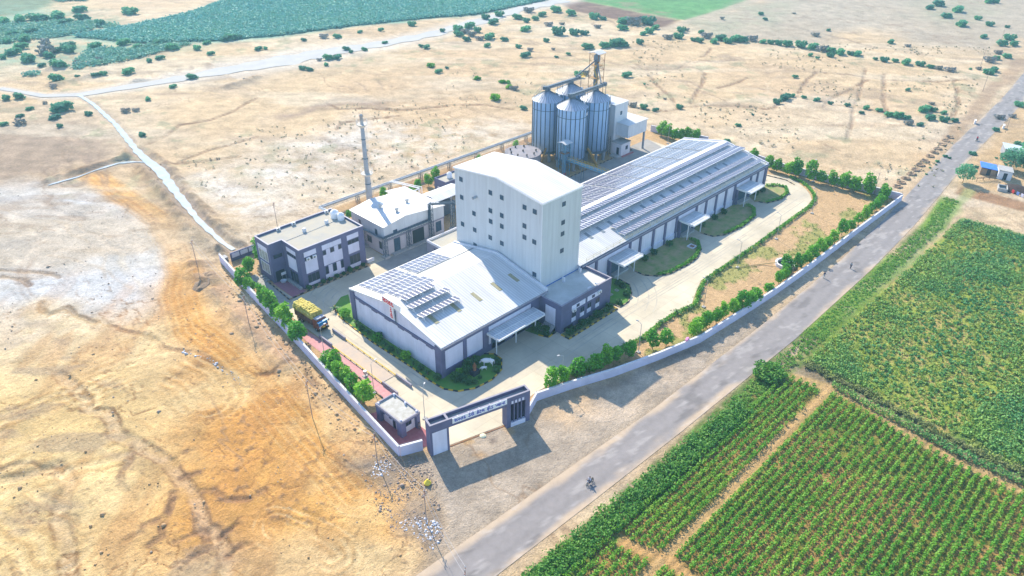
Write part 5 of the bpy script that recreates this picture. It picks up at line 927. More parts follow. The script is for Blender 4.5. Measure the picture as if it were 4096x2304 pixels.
# ---------------------------------------------------------------- kerbs, weighbridge
yb_y = mat('kerb_yellow', (.60,.38,.03), .7, nscale=2, namt=.2); yb_k = mat('kerb_black', (.03,.03,.035), .7); yb_w = mat('kerb_dusty', (.34,.25,.15), .8)
def kerb(pts, label, t=.22, h=.22, seg=.85, a=yb_y, b=yb_k):
    p = resample(pts, seg); k = MB()
    for i, (u, v) in enumerate(zip(p, p[1:])):
        k.m = i % 2; u2 = Vector(u[:2]); v2 = Vector(v[:2]); d = (v2-u2).normalized()*.0; q = Vector((-(v2-u2).y, (v2-u2).x)).normalized()*t/2
        k.prism([tuple(u2-q), tuple(v2-q), tuple(v2+q), tuple(u2+q)], 0, h)
    k.m = 0; o = k.build('kerb', [a, b]); o['label'] = label; o['category'] = 'kerb'; o['group'] = 'striped kerbs'; return o
B_ = BEDS
kerb(B_['hall'][:16], 'long black and yellow kerb curving round the planted bed of the front hall'); kerb([(97.8,82.2),(97.8,80),(113.8,80),(113.8,82.3)], 'black and yellow kerb of the straight bed before the annex windows'); kerb(B_['annexleft'][1:4], 'short striped kerb of the dark bed beside the annex steps')
kerb([(114.5,82.6),(114.8,80),(117.8,80.1),(121.3,81.8),(123.7,84.2),(124,87.5)], 'dusty striped kerb of the small green bed right of the annex', a=yb_w)
kerb(B_['g1'][1:9], 'striped kerb round the garden bed between the first and second loading canopies', a=yb_w); kerb(B_['g2'][1:8], 'striped kerb round the garden bed between the second and third loading canopies', a=yb_w); kerb(B_['g3'][1:7], 'striped kerb round the last garden bed at the warehouse far end', a=yb_w)
kerb([(160,134.4),(172,134.5),(191.5,134.8),(192,137)], 'dark striped kerb between the silo yard and the service yard', a=yb_w); kerb([(112.5,134.1),(159.8,134.4)], 'dark striped kerb along the service yard behind the tower', a=yb_w)
kerb([(66.2,148.8),(65.3,133.5),(69.9,133.7),(87,133.3)], 'black and yellow kerb round the office paving', a=yb_w); kerb([(60.4,106.2),(59.6,92.0)], 'dark kerb between the pink walkway and the tree strip', a=yb_w)
kerb([(203.2,84.5),(204.6,88),(203.4,96),(203.5,104)], 'dusty striped kerb on the outer bend of the driveway', a=yb_w)
WB = thing('weighbridge', 'long weighbridge deck with low grey end walls and yellow side rails', 'weighbridge', (63.6, 103)); boxpart(WB, 'deck', mat('weighbridge_deck', (.42,.36,.31), .85, nscale=.5, col2=(.55,.42,.30)), (62.3,95.6,0,65.0,112.0,.10))
for x_ in (62.05, 65.25):
    boxpart(WB, 'end_wall', trim2, (x_-.14,112.0,0,x_+.14,116.5,.75)); boxpart(WB, 'end_wall', trim2, (x_-.14,90.6,0,x_+.14,95.2,.75)); k = MB(); k.box(x_-.08,95.4,.3,x_+.08,111.8,.42); [k.box(x_-.06,y,0,x_+.06,y+.15,.3) for y in np.arange(95.5,112,2.0)]; k.build('side_rail', yell, WB)
kb = thing('weigh_kiosk', 'small grey weighing post standing on the pink walkway', 'post', (61.2, 99.6)); boxpart(kb, 'box', steel, (61.0,99.3,.5,61.5,99.8,1.2)); boxpart(kb, 'pedestal', conc2, (60.7,99.2,0,61.7,99.9,.12), (61.2,99.5,.12,61.3,99.6,.5))

# ---------------------------------------------------------------- foliage
leafA = mat('young_tree_leaf', (.095,.34,.015), .55, nscale=1.1, col2=(.20,.50,.025), rnd=.22, transl=.3); leafB = mat('bed_plant_leaf', (.03,.12,.03), .5, nscale=1.5, col2=(.06,.19,.03), rnd=.25, transl=.2)
leafC = mat('thorn_bush_leaf', (.11,.34,.22), .7, nscale=.35, col2=(.16,.40,.19), rnd=.25, transl=.35); leafD = mat('dry_bush_twig', (.26,.24,.24), .8, nscale=.5, col2=(.32,.32,.24), rnd=.2); leafE = mat('hedge_leaf', (.08,.30,.02), .55, nscale=.9, col2=(.16,.42,.025), rnd=.1, transl=.25)
leafG = mat('verge_leaf', (.06,.22,.03), .6, nscale=.4, col2=(.15,.34,.035), transl=.25); bark = mat('bark', (.12,.085,.06), .9, nscale=4, namt=.3)
def crown_mesh(n, spec, size, rg, up=.35):
    C = np.concatenate([np.asarray(c)+blob(int(n*w_), r, rg) for c, r, w_ in spec]); C = C[C[:, 2] > .03]
    V, Q = leaves(C, size, up, rg); return npmesh('crown', V, Q, None)
def tree_proto(name, seed, h, w_, n, lm, label, cat, size=.34, narrow=1.0, lift=.42):
    rg = np.random.default_rng(seed); spec = [((0,0,h*.55), (w_*.75,w_*.75,h*.42), .4)]
    for i in range(7):
        a = rg.uniform(0, 6.28); z = rg.uniform(.32,.92); rr_ = w_*.55*(1.1-abs(z-.5)*narrow); spec.append(((rr_*math.cos(a), rr_*math.sin(a), h*z), (w_*.42,w_*.42,h*.17), .6/7))
    r = thing(name, label, cat); me = crown_mesh(n, spec, size, rg); link('crown', me, lm, r); k = MB(); k.tube((0,0,0),(.05,.03,h*.45),.09,6,.05)
    for i in range(4): a = i*1.6; k.tube((.04,.02,h*.3),(w_*.4*math.cos(a),w_*.4*math.sin(a),h*.62),.04,5,.015)
    k.build('trunk', bark, r, True); return r
TP = [tree_proto('young_tree', 11+i, (4.5,4.1,4.8)[i], (1.75,1.85,1.65)[i], 800, leafA, 'x', 'tree') for i in range(3)]
used = [False]*3; GRP_T = 'young trees planted along the boundary walls'
def put(protos, flags, i, xy, s, rz, label, group):
    if not flags[i]:
        flags[i] = True; o = protos[i]; o.location = (*xy, 0); o.rotation_euler = (0,0,rz); o.scale = s if isinstance(s, tuple) else (s,)*3; o['label'] = label; o['group'] = group; return o
    return dup(protos[i], xy, rz, label, group, s)
ORD = ['first','second','third','fourth','fifth','sixth','seventh','eighth','ninth','tenth','eleventh','twelfth','thirteenth','fourteenth','fifteenth','sixteenth','seventeenth','eighteenth','nineteenth','twentieth']
def treerow(pts, tail, sc=1.0, jit=.2):
    for n_, p in enumerate(pts):
        s = sc*random.uniform(1-jit, 1+jit); put(TP, used, random.randrange(3), p[:2], (s, s, s*random.uniform(.92,1.12)), random.uniform(0,6), 'bright young tree, '+ORD[n_]+' '+tail, GRP_T)
treerow([(60.9,145.0),(60.9,142.6)], 'from the sandy corner of the office forecourt wall', .95)
treerow([(60.4,135.4),(60.3,133.6),(59.8,131.2),(59.3,128.6),(59.4,125.9),(58.7,122.8),(58.4,119.6),(58.3,118.0)], 'from the office end in the row beside the truck', 1.0)
treerow([(57.6,106.6),(57.6,104.4),(56.9,101.4),(57.1,100.2),(56.3,96.6),(56.4,93.2)], 'in the row on the grass strip behind the gatehouse', .98)
treerow([(83.3,71.9),(86.2,71.2),(89.2,70.6),(92.2,69.9),(93.9,69.6),(96.7,69.3),(98.8,68.6),(101.6,67.6),(107.2,66.0),(110.2,64.8)], 'from the entrance arch in the row inside the front wall', .9)
treerow([(116.6,62.5),(119.6,63.0),(121.6,62.6),(124.4,62.0),(127.0,61.8),(129.6,61.0),(132.4,60.6),(135.0,60.3),(137.6,60.2),(142.9,60.1)], 'counting from the pink bundle on the front wall', .9, .2)
treerow([(148.6,60.6),(150.8,60.4),(153.4,61.2),(155.4,62.2),(157.5,60.6),(159.8,60.4),(162.0,60.2),(164.4,60.4),(168.7,60.2),(172.6,60.2),(176.4,60.4)], 'in the row running past the round well', .82, .2)
treerow([(182.3,60.8),(186.4,60.4),(191.5,60.5),(195.2,60.4),(198.6,60.6),(202.6,60.8),(206.2,61.2),(210.4,61.6),(212.6,62.6)], 'in the row between the well and the far wall corner', .85, .2)
treerow([(211.6,66.6),(210.6,70.0),(210.6,73.4),(210.2,76.5),(209.9,79.6),(208.9,82.8),(209.4,87.3),(208.5,89.6),(208.3,93.1),(208.5,95.9),(210.4,102.2)], 'from the road corner along the far end wall', 1.08)
treerow([(209.4,136.0),(208.6,133.2),(208.4,130.2),(209.9,128.4),(211.0,126.4),(212.4,124.4)], 'from the canopy block behind the silo yard', .95)
treerow([(91.5,154.5),(98.0,157.5),(104.8,158.5),(111,159.5),(117.3,155.6),(121.6,157.8),(126.5,159),(130,160),(148,160.5),(165,161.5)], 'along the soil strip under the back pipe rack', .8, .3)
treerow([(64.9,150.2),(69.8,153.5)], 'behind the office beside the panel wall', 1.2)
# hedges
def hedge(pts, label, w_=.9, h=.8, dens=46, lm=leafE, size=.3):
    p = resample(pts, .5); C = []
    for a in p: C.append(np.array([a[0], a[1], h*.5])+blob(int(dens*.5*random.uniform(.6,1.4)), (w_*.6*random.uniform(.8,1.2), w_*.6, h*.55*random.uniform(.75,1.35)), RG, .5))
    C = np.concatenate(C); C = C[C[:, 2] > .02]; V, Q = leaves(C, size, .5, RG); o = npmesh('hedge', V, Q, lm); return tag(o, label, 'hedge', 'clipped hedges of the plant')
hedge([(84.6,72.4),(89,72.0),(93,71.2),(101,70.6),(109,69.4),(116,70.0),(122,69.8),(127,68.9),(131,70.7),(137,73.0),(148,73.2),(160,73.3),(174,73.8),(185,74.2),(192,74.3),(197,75.3),(200.6,77.2),(203.9,80.3),(206.2,83.8),(207.4,87.8)], 'long bright hedge snaking along the outer edge of the driveway', .9, .75, 44)
for k_, a, b_, t_ in (('g1',3,10,'between the first two loading canopies'),('g2',3,8,'between the second and third loading canopies'),('g3',2,8,'at the far end of the warehouse')):
    cx = sum(p[0] for p in BEDS[k_])/len(BEDS[k_]); cy = sum(p[1] for p in BEDS[k_])/len(BEDS[k_]); hedge([(p[0]+(cx-p[0])*.06, p[1]+(cy-p[1])*.14) for p in BEDS[k_][a:b_]], 'curved hedge round the garden bed '+t_, .85, .7)
# shrubs and small palms
def shrub_proto(name, seed, r, h, n, lm, cat='shrub', size=.28):
    rg = np.random.default_rng(seed); spec = [((0,0,h*.45),(r,r,h*.5),.5)]+[((r*.6*math.cos(i*1.3),r*.6*math.sin(i*1.3),h*rg.uniform(.4,.8)),(r*.5,r*.5,h*.3),.1) for i in range(5)]
    o = thing(name, 'x', cat); link('foliage', crown_mesh(n, spec, size, rg), lm, o); k = MB(); [k.tube((0,0,0),(r*.5*math.cos(i*2.1),r*.5*math.sin(i*2.1),h*.6),.04,5,.015) for i in range(3)]; k.build('stem', bark, o, True); return o
def bush_proto(name, seed, n, lm, size=.26):
    rg = np.random.default_rng(seed); spec = [((0,0,.35),(.6,.6,.4),.3)]
    for i in range(9): a = rg.uniform(0,6.28); d = rg.uniform(.3,.85); r = rg.uniform(.2,.42); spec.append(((d*math.cos(a),d*math.sin(a),rg.uniform(.15,.8)*(1.15-d*.6)),(r,r,r*.8),.7/9))
    o = thing(name, 'x', 'bush'); link('foliage', crown_mesh(n, spec, size, rg), lm, o); k = MB(); [k.tube((0,0,0),(.5*math.cos(i*2.1),.5*math.sin(i*2.1),.5),.03,5,.012) for i in range(3)]; k.build('stem', bark, o, True); return o
def palm_proto(seed):
    rg = np.random.default_rng(seed); o = thing('small_palm', 'x', 'palm'); k = MB()
    for i in range(22):
        a = rg.uniform(0,6.28); e = rg.uniform(.2,1.2); L_ = rg.uniform(.9,1.3); pr = None; wd = .28
        for s_ in range(5):
            t_ = s_/4; x = L_*t_*math.cos(e)*(1+.2*t_); z = .5+L_*t_*math.sin(e)-.55*t_*t_; q = (x*math.cos(a), x*math.sin(a), z); n_ = (-math.sin(a)*wd*(1-t_)*.5, math.cos(a)*wd*(1-t_)*.5, 0)
            cur = [(q[0]+n_[0],q[1]+n_[1],q[2]),(q[0]-n_[0],q[1]-n_[1],q[2])]
            if pr: k.add([pr[0],pr[1],cur[1],cur[0]], [(0,1,2,3)])
            pr = cur
    k.build('fronds', leafB, o, True); k = MB(); k.tube((0,0,0),(0,0,.6),.14,7,.1); k.build('trunk', bark, o, True); return o
SP = [shrub_proto('garden_shrub', 31, .85, 1.5, 260, leafB), shrub_proto('garden_shrub', 32, 1.0, 1.9, 300, leafA), shrub_proto('garden_shrub', 33, .6, .8, 160, leafB), palm_proto(34)]; su = [False]*4
GS = 'shrubs and palms in the garden beds'
def shr(i, x, y, s, label): put(SP, su, i, (x, y), s, random.uniform(0,6), label, GS)
for n_, (i, x, y, s) in enumerate([(3,69.9,122.4,1.3),(1,70.3,119.2,1.1),(3,69.9,114.8,1.2),(2,69.8,112.6,1.1),(3,69.7,110.4,1.2),(1,69.7,107.2,1.0),(0,70.4,107.8,1.0),(3,69.8,104.6,1.2),(2,69.7,102.6,1.1),(3,69.9,100.8,1.1),(1,70.1,98.4,1.0),(3,69.9,95.8,1.1),(0,70.0,93.6,.8),(3,69.9,91.4,1.1),(0,70.2,89.0,.9)]):
    shr(i, x, y, s, ('spiky dark green palm' if i == 3 else 'leafy bright shrub' if i == 1 else 'low dark green shrub')+', '+ORD[n_]+' from the far end under the hall front gable')
for n_, (i, x, y, s) in enumerate([(0,72.6,86.6,1.1),(1,74.2,87.2,.8),(0,75.6,86.6,1.2),(0,77.0,87.6,1.3),(0,78.8,87.4,1.2),(2,73.6,84.0,1.2),(2,74.6,83.2,.9),(2,79.9,82.9,1.2),(2,81.6,84.4,1.2),(2,82.2,85.2,1.0),(2,76.2,83.6,.7),(0,73.4,85.2,1.0)]):
    shr(i, x, y, s, 'dark green shrub in the shaded corner garden with the cow statue, '+ORD[n_]+' of its clump')
for n_ in range(10): shr(2 if n_ % 3 else 0, 99.2+n_*1.5, 81.1+.3*(n_ % 2), random.uniform(.9,1.2), 'low dark shrub in the annex window bed, '+ORD[n_]+' from the steps end')
for n_, (i, x, y, s) in enumerate([(0,95.2,86.4,1.1),(0,96.4,85.2,1.0),(2,95.6,84.4,1.2),(0,96.0,87.6,1.1)]): shr(i, x, y, s, 'dark shrub in the small bed beside the annex steps, '+ORD[n_]+' from the wall')
for n_, (i, x, y, s) in enumerate([(2,115.8,81.2,1.2),(0,119.6,82.0,.9),(2,121.8,84.8,1.3),(2,122.0,86.4,1.2),(0,118.5,88.2,1.0)]): shr(i, x, y, s, 'round green shrub in the small bed right of the annex, '+ORD[n_]+' from its paved path')
for n_ in range(9): shr(2 if n_ % 2 else 0, 70.9+n_*1.85, 134.2, random.uniform(.6,.9), 'small green shrub along the office front wall, '+ORD[n_]+' from the entrance')
for n_, (x, y) in enumerate([(135.5,88.6),(139.5,88.9),(146,88.8),(161,88.9),(166.8,88.8),(171.6,88.9),(188.6,88.9),(192,88.7)]): shr(0, x, y, 1.0, 'dark green shrub against the long warehouse wall, '+ORD[n_]+' from the tower')
for n_, x in enumerate(np.linspace(90, 199, 26)):
    yy = np.interp(x, [89,93,101,109,116,122,127,131,137,148,160,174,185,192,197], [72,71.2,70.6,69.4,70,69.8,68.9,70.7,73,73.2,73.3,73.8,74.2,74.3,75.3]); 
    if n_ < 20 : shr(3, x+random.uniform(-.8,.8), yy-.2, random.uniform(.9,1.3), 'spiky green palm rising out of the driveway hedge, '+ORD[n_]+' from the entrance')
shr(3, 200.5, 93.6, 1.3, 'lone small palm at the far corner of the long warehouse')

# ---------------------------------------------------------------- bushes and trees of the dry land
BP = [bush_proto('thorn_bush', 41+i, 460, leafC) for i in range(3)]+[bush_proto('dry_bush', 47, 260, leafD, .22), bush_proto('green_bush', 48, 420, leafA)]; bu = [False]*5
def bushes(lst, where, group):
    for n_, (x, y, r) in enumerate(lst):
        dry = random.random() < .14; i = 3 if dry else random.randrange(3); s = r*random.uniform(.72,1.05)
        size_w = 'large' if r > 6 else 'mid sized' if r > 3.2 else 'small'
        put(BP, bu, i, (x, y), (s, s*random.uniform(.7,.95), min(s, 4.2)*random.uniform(.8,1.05)), YA_-1.57+random.uniform(-.3,.3), size_w+(' grey dry' if dry else ' dark green')+' bush '+where, group)
bushes([(90.9,426.8,3.5),(98.1,425.1,4.1),(92.1,410.3,3.4),(81.0,397.0,2.7),(86.2,401.3,4.4),(87.2,384.1,5.9),(96.2,384.5,3.8),(102.0,392.2,3.3),(105.6,388.7,3.8),(103.0,409.8,3.4),(116.2,386.8,3.8),(117.0,373.7,1.6),(114.7,365.2,1.3),(102.1,367.5,2.1),(93.8,364.6,4.6),(110.3,363.9,2.1),(88.9,371.5,2.1),(98.2,392.0,4.9),(107.4,395.4,5.0),(96.8,440.1,3.0),(104.3,438.5,3.6),(101.8,471.0,3.9),(109.1,470.3,5.8),(118.0,468.1,7.1),(126.4,466.7,5.8),(124.5,449.0,3.8),(134.5,452.3,4.4),(135.3,432.4,3.7),(157.6,450.3,5.8),(140.1,474.1,4.0)], 'on the pale flats beyond the riverbed, upper left', 'bushes beyond the riverbed')
bushes([(86.6,345.1,3.4),(94.0,343.0,1.9),(99.6,340.3,2.4),(102.7,340.1,2.4),(111.0,335.3,2.9),(82.5,335.9,1.9),(124.6,346.8,2.0),(130.0,348.0,3.0),(141.6,359.7,3.1),(150.9,368.6,2.4),(149.1,352.4,2.6),(157.1,358.9,2.6),(149.6,339.7,2.0),(169.9,358.2,4.3),(166.9,358.4,3.2),(172.9,358.0,2.7),(131.0,375.0,2.7),(139.9,374.0,3.8),(128.6,385.0,3.3),(169.0,332.0,2.5),(172.0,331.1,2.0),(193.6,332.5,2.1),(204.1,330.6,2.6),(208.6,326.2,2.6),(222.2,327.2,1.9),(232.3,323.4,1.9),(250.3,321.2,2.7)], 'along the bank of the white riverbed', 'bushes along the riverbed')
bushes([(179.3,296.8,1.9),(183.0,295.4,2.8),(186.5,294.4,2.8),(198.2,303.7,2.5),(196.8,298.6,1.5),(203.5,297.0,2.0),(166.0,290.0,2.1),(167.5,286.3,1.8),(126.9,309.7,2.5),(90.8,285.8,2.1),(93.8,284.4,2.1),(84.5,257.8,1.9),(204.5,246.1,1.8),(211.1,248.1,1.3),(141.2,291.9,1.6),(101.9,294.2,1.7),(115.7,303.5,2.2),(218.3,301.6,2.0),(176.7,288.2,1.8),(117.6,237.5,0.0)], 'scattered on the sand between the riverbed and the chimney', 'bushes on the open sand')
bushes([(74.4,303.5,3.9),(69.6,296.1,2.5),(79.6,292.2,2.5),(66.7,313.2,2.0),(59.8,298.5,3.3),(55.1,301.7,1.9),(68.0,286.2,1.6),(73.2,316.7,1.3),(68.4,330.4,2.8),(64.3,332.7,2.8),(61.6,306.9,1.7)], 'on the brown ground left of the stream', 'bushes left of the stream')
bushes([(253.2,300.2,1.9),(260.0,296.5,3.7),(260.4,290.2,3.2),(258.7,283.3,3.1),(256.0,274.7,3.1),(283.8,295.1,3.3),(248.9,263.0,2.5),(299.4,306.6,3.5),(263.0,265.2,3.0),(226.8,284.5,2.0),(226.8,280.9,2.0),(288.9,306.5,3.4),(268.8,297.1,3.2),(253.8,288.0,3.1),(265.8,288.0,2.6),(249.9,277.9,2.5),(260.2,273.4,3.1)] + [(284.7,272.6,3.7),(290.4,255.4,4.7),(296.1,249.9,3.7),(299.7,246.4,3.7),(301.9,271.3,2.7),(308.4,268.1,1.7),(316.7,250.8,2.2),(258.5,243.5,1.9),(249.0,238.2,2.8),(258.1,251.5,2.0),(275.8,250.1,2.5),(267.4,237.4,1.5),(265.7,226.7,1.4),(258.0,227.1,1.4),(301.7,294.2,3.4),(319.0,301.8,3.5),(306.8,285.8,2.8),(299.6,286.3,2.8),(316.3,290.3,3.5)], 'in the thorn thicket above the silos', 'thorn thicket above the silos')
bushes([(322.4,239.1,3.8),(335.0,248.8,4.5),(337.7,243.0,5.0),(342.2,238.6,5.1),(321.1,225.7,3.2),(326.7,226.1,3.2),(336.0,229.1,3.3),(287.6,222.9,3.5),(293.3,221.4,4.0),(295.1,218.1,3.5),(305.1,216.3,3.0),(280.5,227.2,3.4),(256.7,187.0,3.0),(242.2,201.2,2.6),(246.8,200.7,2.6),(329.8,291.4,3.6),(330.0,280.6,4.1),(331.0,265.9,4.0),(333.0,260.6,2.8),(210.8,206.9,2.0)], 'in the belt below the ploughed brown field', 'bushes below the brown field')
bushes([(323.6,211.9,3.1),(327.8,209.6,3.2),(340.0,216.1,3.3),(344.1,215.2,2.2),(345.5,207.9,2.7),(328.6,201.5,2.6),(329.0,198.4,2.6),(339.1,199.7,3.2),(332.6,192.3,2.6),(339.8,193.5,3.2),(337.4,187.6,3.1),(343.3,187.3,3.2),(344.3,183.6,3.7),(349.9,180.9,3.2),(349.5,175.8,2.6),(350.5,172.2,2.6),(351.5,168.6,3.2),(353.2,164.3,3.2),(355.5,159.4,3.2),(356.1,153.7,3.1),(356.7,148.1,3.1),(356.9,144.4,2.6),(356.1,140.3,3.1),(358.4,136.6,2.6),(359.7,133.9,2.6),(358.4,124.7,1.5),(358.3,121.1,2.6),(361.5,117.1,2.1),(360.7,112.4,2.6),(362.4,107.1,3.1),(362.2,102.1,2.6),(362.8,98.9,2.5),(363.2,94.2,3.1)], 'in the long dark hedgerow crossing the upper right', 'hedgerow across the upper right')
bushes([(381.6,164.1,2.8),(396.2,164.7,1.7),(393.2,131.9,2.0),(392.8,123.3,1.9),(489.9,148.2,4.1),(493.0,134.1,4.1),(472.6,132.6,3.3),(457.7,120.7,3.8),(437.8,104.0,2.4),(502.9,147.2,4.2),(536.1,127.1,2.9),(391.6,86.9,3.3),(397.9,86.3,2.7),(370.0,81.7,3.1),(375.5,81.4,2.6),(374.5,86.6,1.6),(371.7,89.3,1.3),(306.2,136.6,1.6),(343.6,148.6,1.8),(348.5,141.4,2.0),(341.0,144.0,1.3),(252.9,175.0,0.8),(242.9,157.8,0.8),(533.1,130.0,3.7),(421.2,196.1,1.6),(396.0,199.8,1.8),(405.7,207.6,1.8),(381.4,217.2,1.8),(479.2,119.5,2.6),(468.4,110.4,2.6),(470.2,102.3,1.9),(427.5,92.2,3.5),(442.6,93.8,3.6),(410.0,88.9,2.8)], 'on the grey plain in the upper right', 'bushes on the upper right plain')
bushes([(269.1,125.5,2.5),(275.7,125.7,2.5),(280.7,125.0,1.7),(282.3,120.9,1.7),(282.6,116.2,1.5),(282.5,110.7,1.3),(285.1,104.9,1.5),(286.9,98.9,1.7),(287.9,94.1,1.7),(284.9,89.3,2.1),(285.9,86.2,2.5),(286.7,83.6,2.1),(280.5,97.6,1.6),(291.9,77.3,2.5),(292.8,73.5,2.5),(295.8,70.5,2.1),(321.5,96.8,1.4),(310.3,83.4,1.3),(280.7,80.7,2.4),(282.4,77.9,2.0),(299.5,82.7,3.0),(302.3,80.6,2.1),(301.9,76.6,1.7),(236.3,122.3,1.3),(250.2,124.8,0.8),(220.4,117.1,1.4),(227.5,161.3,2.3),(228.2,157.3,2.3),(229.0,152.5,1.9),(237.7,148.0,1.9),(195.8,187.5,1.9)], 'in the low green line across the sand on the right', 'low growth across the right hand sand')
bushes([(258.1,61.0,1.0),(257.4,59.7,0.7),(251.7,61.2,0.9),(248.7,60.7,0.5),(245.0,61.1,0.6),(238.9,60.0,0.5),(252.7,57.9,0.0),(252.8,53.4,1.0),(255.3,52.8,1.2),(255.3,50.9,1.2),(255.4,49.4,0.9),(266.3,55.0,1.2),(268.0,49.2,0.7)] + [(311.0,60.1,2.1),(295.8,57.1,1.7),(331.3,59.7,2.6),(315.9,57.4,1.8),(284.1,46.7,2.5),(404.5,83.8,2.3),(431.9,88.4,2.5),(266.2,55.8,1.6)], 'on the verge of the far road by the huts', 'bushes beside the far road')
put(BP, bu, 4, (196.5,203.0), (2.2,2.2,2.6), 0, 'bright green leafy bush on the sand behind the silos', 'green bushes')
for n_, (x, y, r) in enumerate([(208.3,255.2,2.0),(209.7,227.7,1.7),(213.7,217.2,1.5),(210.5,210.1,1.6),(214.8,214.9,1.3)]): put(BP, bu, 4, (x, y), (r,r,r*.9), n_, 'bright green leafy bush on the sand behind the plant, '+ORD[n_]+' from the riverbed side', 'green bushes')
ht = tree_proto('roadside_tree', 77, 6.2, 3.0, 900, leafC, 'sparse round roadside tree casting a long shadow at the corner of the ploughed strip', 'tree', .4); ht.location = (*[(240.18,50.20)][0], 0)
for n_, (x, y, r) in enumerate([(261,43.2,1.25),(264,39.5,1.35),(268,35.5,1.3),(259.5,36.5,1.0),(270,41,1.2)]): dup(ht, (x, y, -.4), n_*1.3, 'big dark green tree behind the huts at the right edge, '+ORD[n_]+' from the blue shelter', 'big trees by the huts', (r*1.1, r*1.1, r))

# ---------------------------------------------------------------- crops, verge growth, rubble (uncountable)
def scatter(name, P_, n, rad, h, size, lm, label=None, cat=None, squash=.55):
    N = len(P_); C = np.repeat(np.c_[P_[:, :2], np.zeros(N)], n, 0); s = np.repeat(P_[:, 2], n); b_ = blob(N*n, (1,1,1), RG, .45)
    C[:, 0] += b_[:, 0]*rad*s; C[:, 1] += b_[:, 1]*rad*s; C[:, 2] = (h*.5+b_[:, 2]*h*.5)*s+.05; V, Q = leaves(C, size, .6, RG); o = npmesh(name, V, Q, lm); return tag(o, label, cat, None, 'stuff')
cropA = mat('crop_leaf', (.06,.28,.012), .6, nscale=.12, col2=(.23,.41,.03), transl=.2); cropB = mat('dense_crop_leaf', (.035,.25,.09), .6, nscale=.06, col2=(.27,.42,.05), transl=.2)
ys = np.arange(-62, 45, 1.27)+.4; X, Y = np.meshgrid(np.arange(33, 121, .47), ys); X = X.ravel()+RG.uniform(-.2,.2,X.size); Y = Y.ravel()+RG.normal(0,.07,X.size)
d_path = np.minimum(pdist(X, Y, FIELD_PATH)-.9, pdist(X, Y, FIELD_CROSS)-1.1); keep = (d_path > 0) & (Y < 43.2) & (X+Y*.75 > 55) & (X < np.interp(Y, [-70,12,35,45], [119,116.6,119.4,118])); den = fbm(X, Y, 9, 3, 201)
keep &= (RG.random(X.size) < .85+.6*(den-.35)); X, Y, den = X[keep], Y[keep], den[keep]; S_ = .75+.55*fbm(X, Y, 12, 3, 203)*RG.uniform(.7,1.2,len(X))
scatter('crop_rows', np.c_[X, Y, S_], 20, .38, .9, .23, cropA, 'rows of bushy green crop plants on brown soil at the lower right', 'crop')
xb_ = np.r_[np.arange(-40,35,1.2)]; bx = np.interp(xb_, [-70,-30,12,35,45], [122,120,118.8,121.2,121]); scatter('ditch_crop', np.c_[np.r_[bx,bx+.6], np.r_[xb_,xb_+.5], RG.uniform(.8,1.3,2*len(xb_))], 40, .6, 1.1, .26, cropB, 'dark green crop strip along the ditch between the two fields', 'crop')
X, Y = np.meshgrid(np.arange(124.5, 216, .95), np.arange(-75, 42.5, 1.05)); X = X.ravel()+RG.normal(0,.22,X.size); Y = Y.ravel()+RG.normal(0,.22,X.size); den = fbm(X, Y, 20, 3, 99)*.7+fbm(X, Y, 9, 4, 11)*.3
keep = (RG.random(X.size) < .5+.7*sstep(.40,.58,den)) & (X-124 > (np.abs(Y)*.03)) & (X < 214.5-np.maximum(0,-Y)*.1); X, Y, den = X[keep], Y[keep], den[keep]
scatter('dense_crop', np.c_[X, Y, .52+.7*sstep(.40,.62,den)*RG.uniform(.7,1.2,len(X))], 24, .68, .8, .29, cropB, 'dense blue green crop with thin yellowish patches in the right hand field', 'crop')
X, Y = infield([(125,42.5),(214,41),(216,-10),(230,-80),(122,-80),(122,10)], 26000); scatter('field_weeds', np.c_[X, Y, RG.uniform(.5,1.1,len(X))], 8, .55, .42, .26, mat('field_weed', (.25,.40,.05), .7, nscale=.15, col2=(.36,.42,.10), transl=.25), 'pale yellow green undergrowth between the plants of the right hand field', 'weeds')
xs = np.arange(31, 104, .55); V3 = []
for j in range(5): V3.append(np.c_[xs+RG.normal(0,.4,len(xs)), np.interp(xs,[30,46,60,80,104],[44.6,46.6,46.2,45.8,45.2])-j*.75+RG.normal(0,.3,len(xs)), RG.uniform(.5,1.5,len(xs))])
scatter('verge_scrub', np.concatenate(V3), 34, .75, 1.05, .26, leafG, 'thick green scrub on the bank between the road and the crop rows', 'scrub')
xs = np.arange(104, 226, .5); V3 = []
for j in range(4): V3.append(np.c_[xs+RG.normal(0,.4,len(xs)), 46.0+.012*(xs-100)+np.maximum(0,xs-205)*.11-j*.9+RG.normal(0,.3,len(xs)), RG.uniform(.15,.75,len(xs))*(1+.6*(fbm(xs, xs*0, 9, 2, 5) > .55))])
scatter('verge_grass', np.concatenate(V3), 20, .8, .5, .2, mat('verge_grass_blade', (.10,.30,.03), .7, nscale=.3, col2=(.22,.40,.05), transl=.25), 'low bright grass verge along the upper half of the road', 'grass')
vb = shrub_proto('verge_bush', 55, 2.9, 2.2, 1300, leafG, 'bush', .36); vb.location = (115.5, 45.2, 0); vb['label'] = 'tall rounded green bush on the road bank at the corner of the two fields'
xs = np.arange(-45, 42, .5); scatter('ditch_scrub', np.concatenate([np.c_[np.interp(xs,[-70,-30,12,32,42],[126,124,121.6,124,124.2])+RG.normal(0,.6,len(xs)), xs, RG.uniform(.3,.9,len(xs))] for _ in range(3)]), 20, .7, .8, .26, mat('ditch_weed', (.24,.24,.10), .8, nscale=.3, col2=(.20,.27,.07), transl=.25), 'dull brownish weeds in the ditch between the two fields', 'weeds')
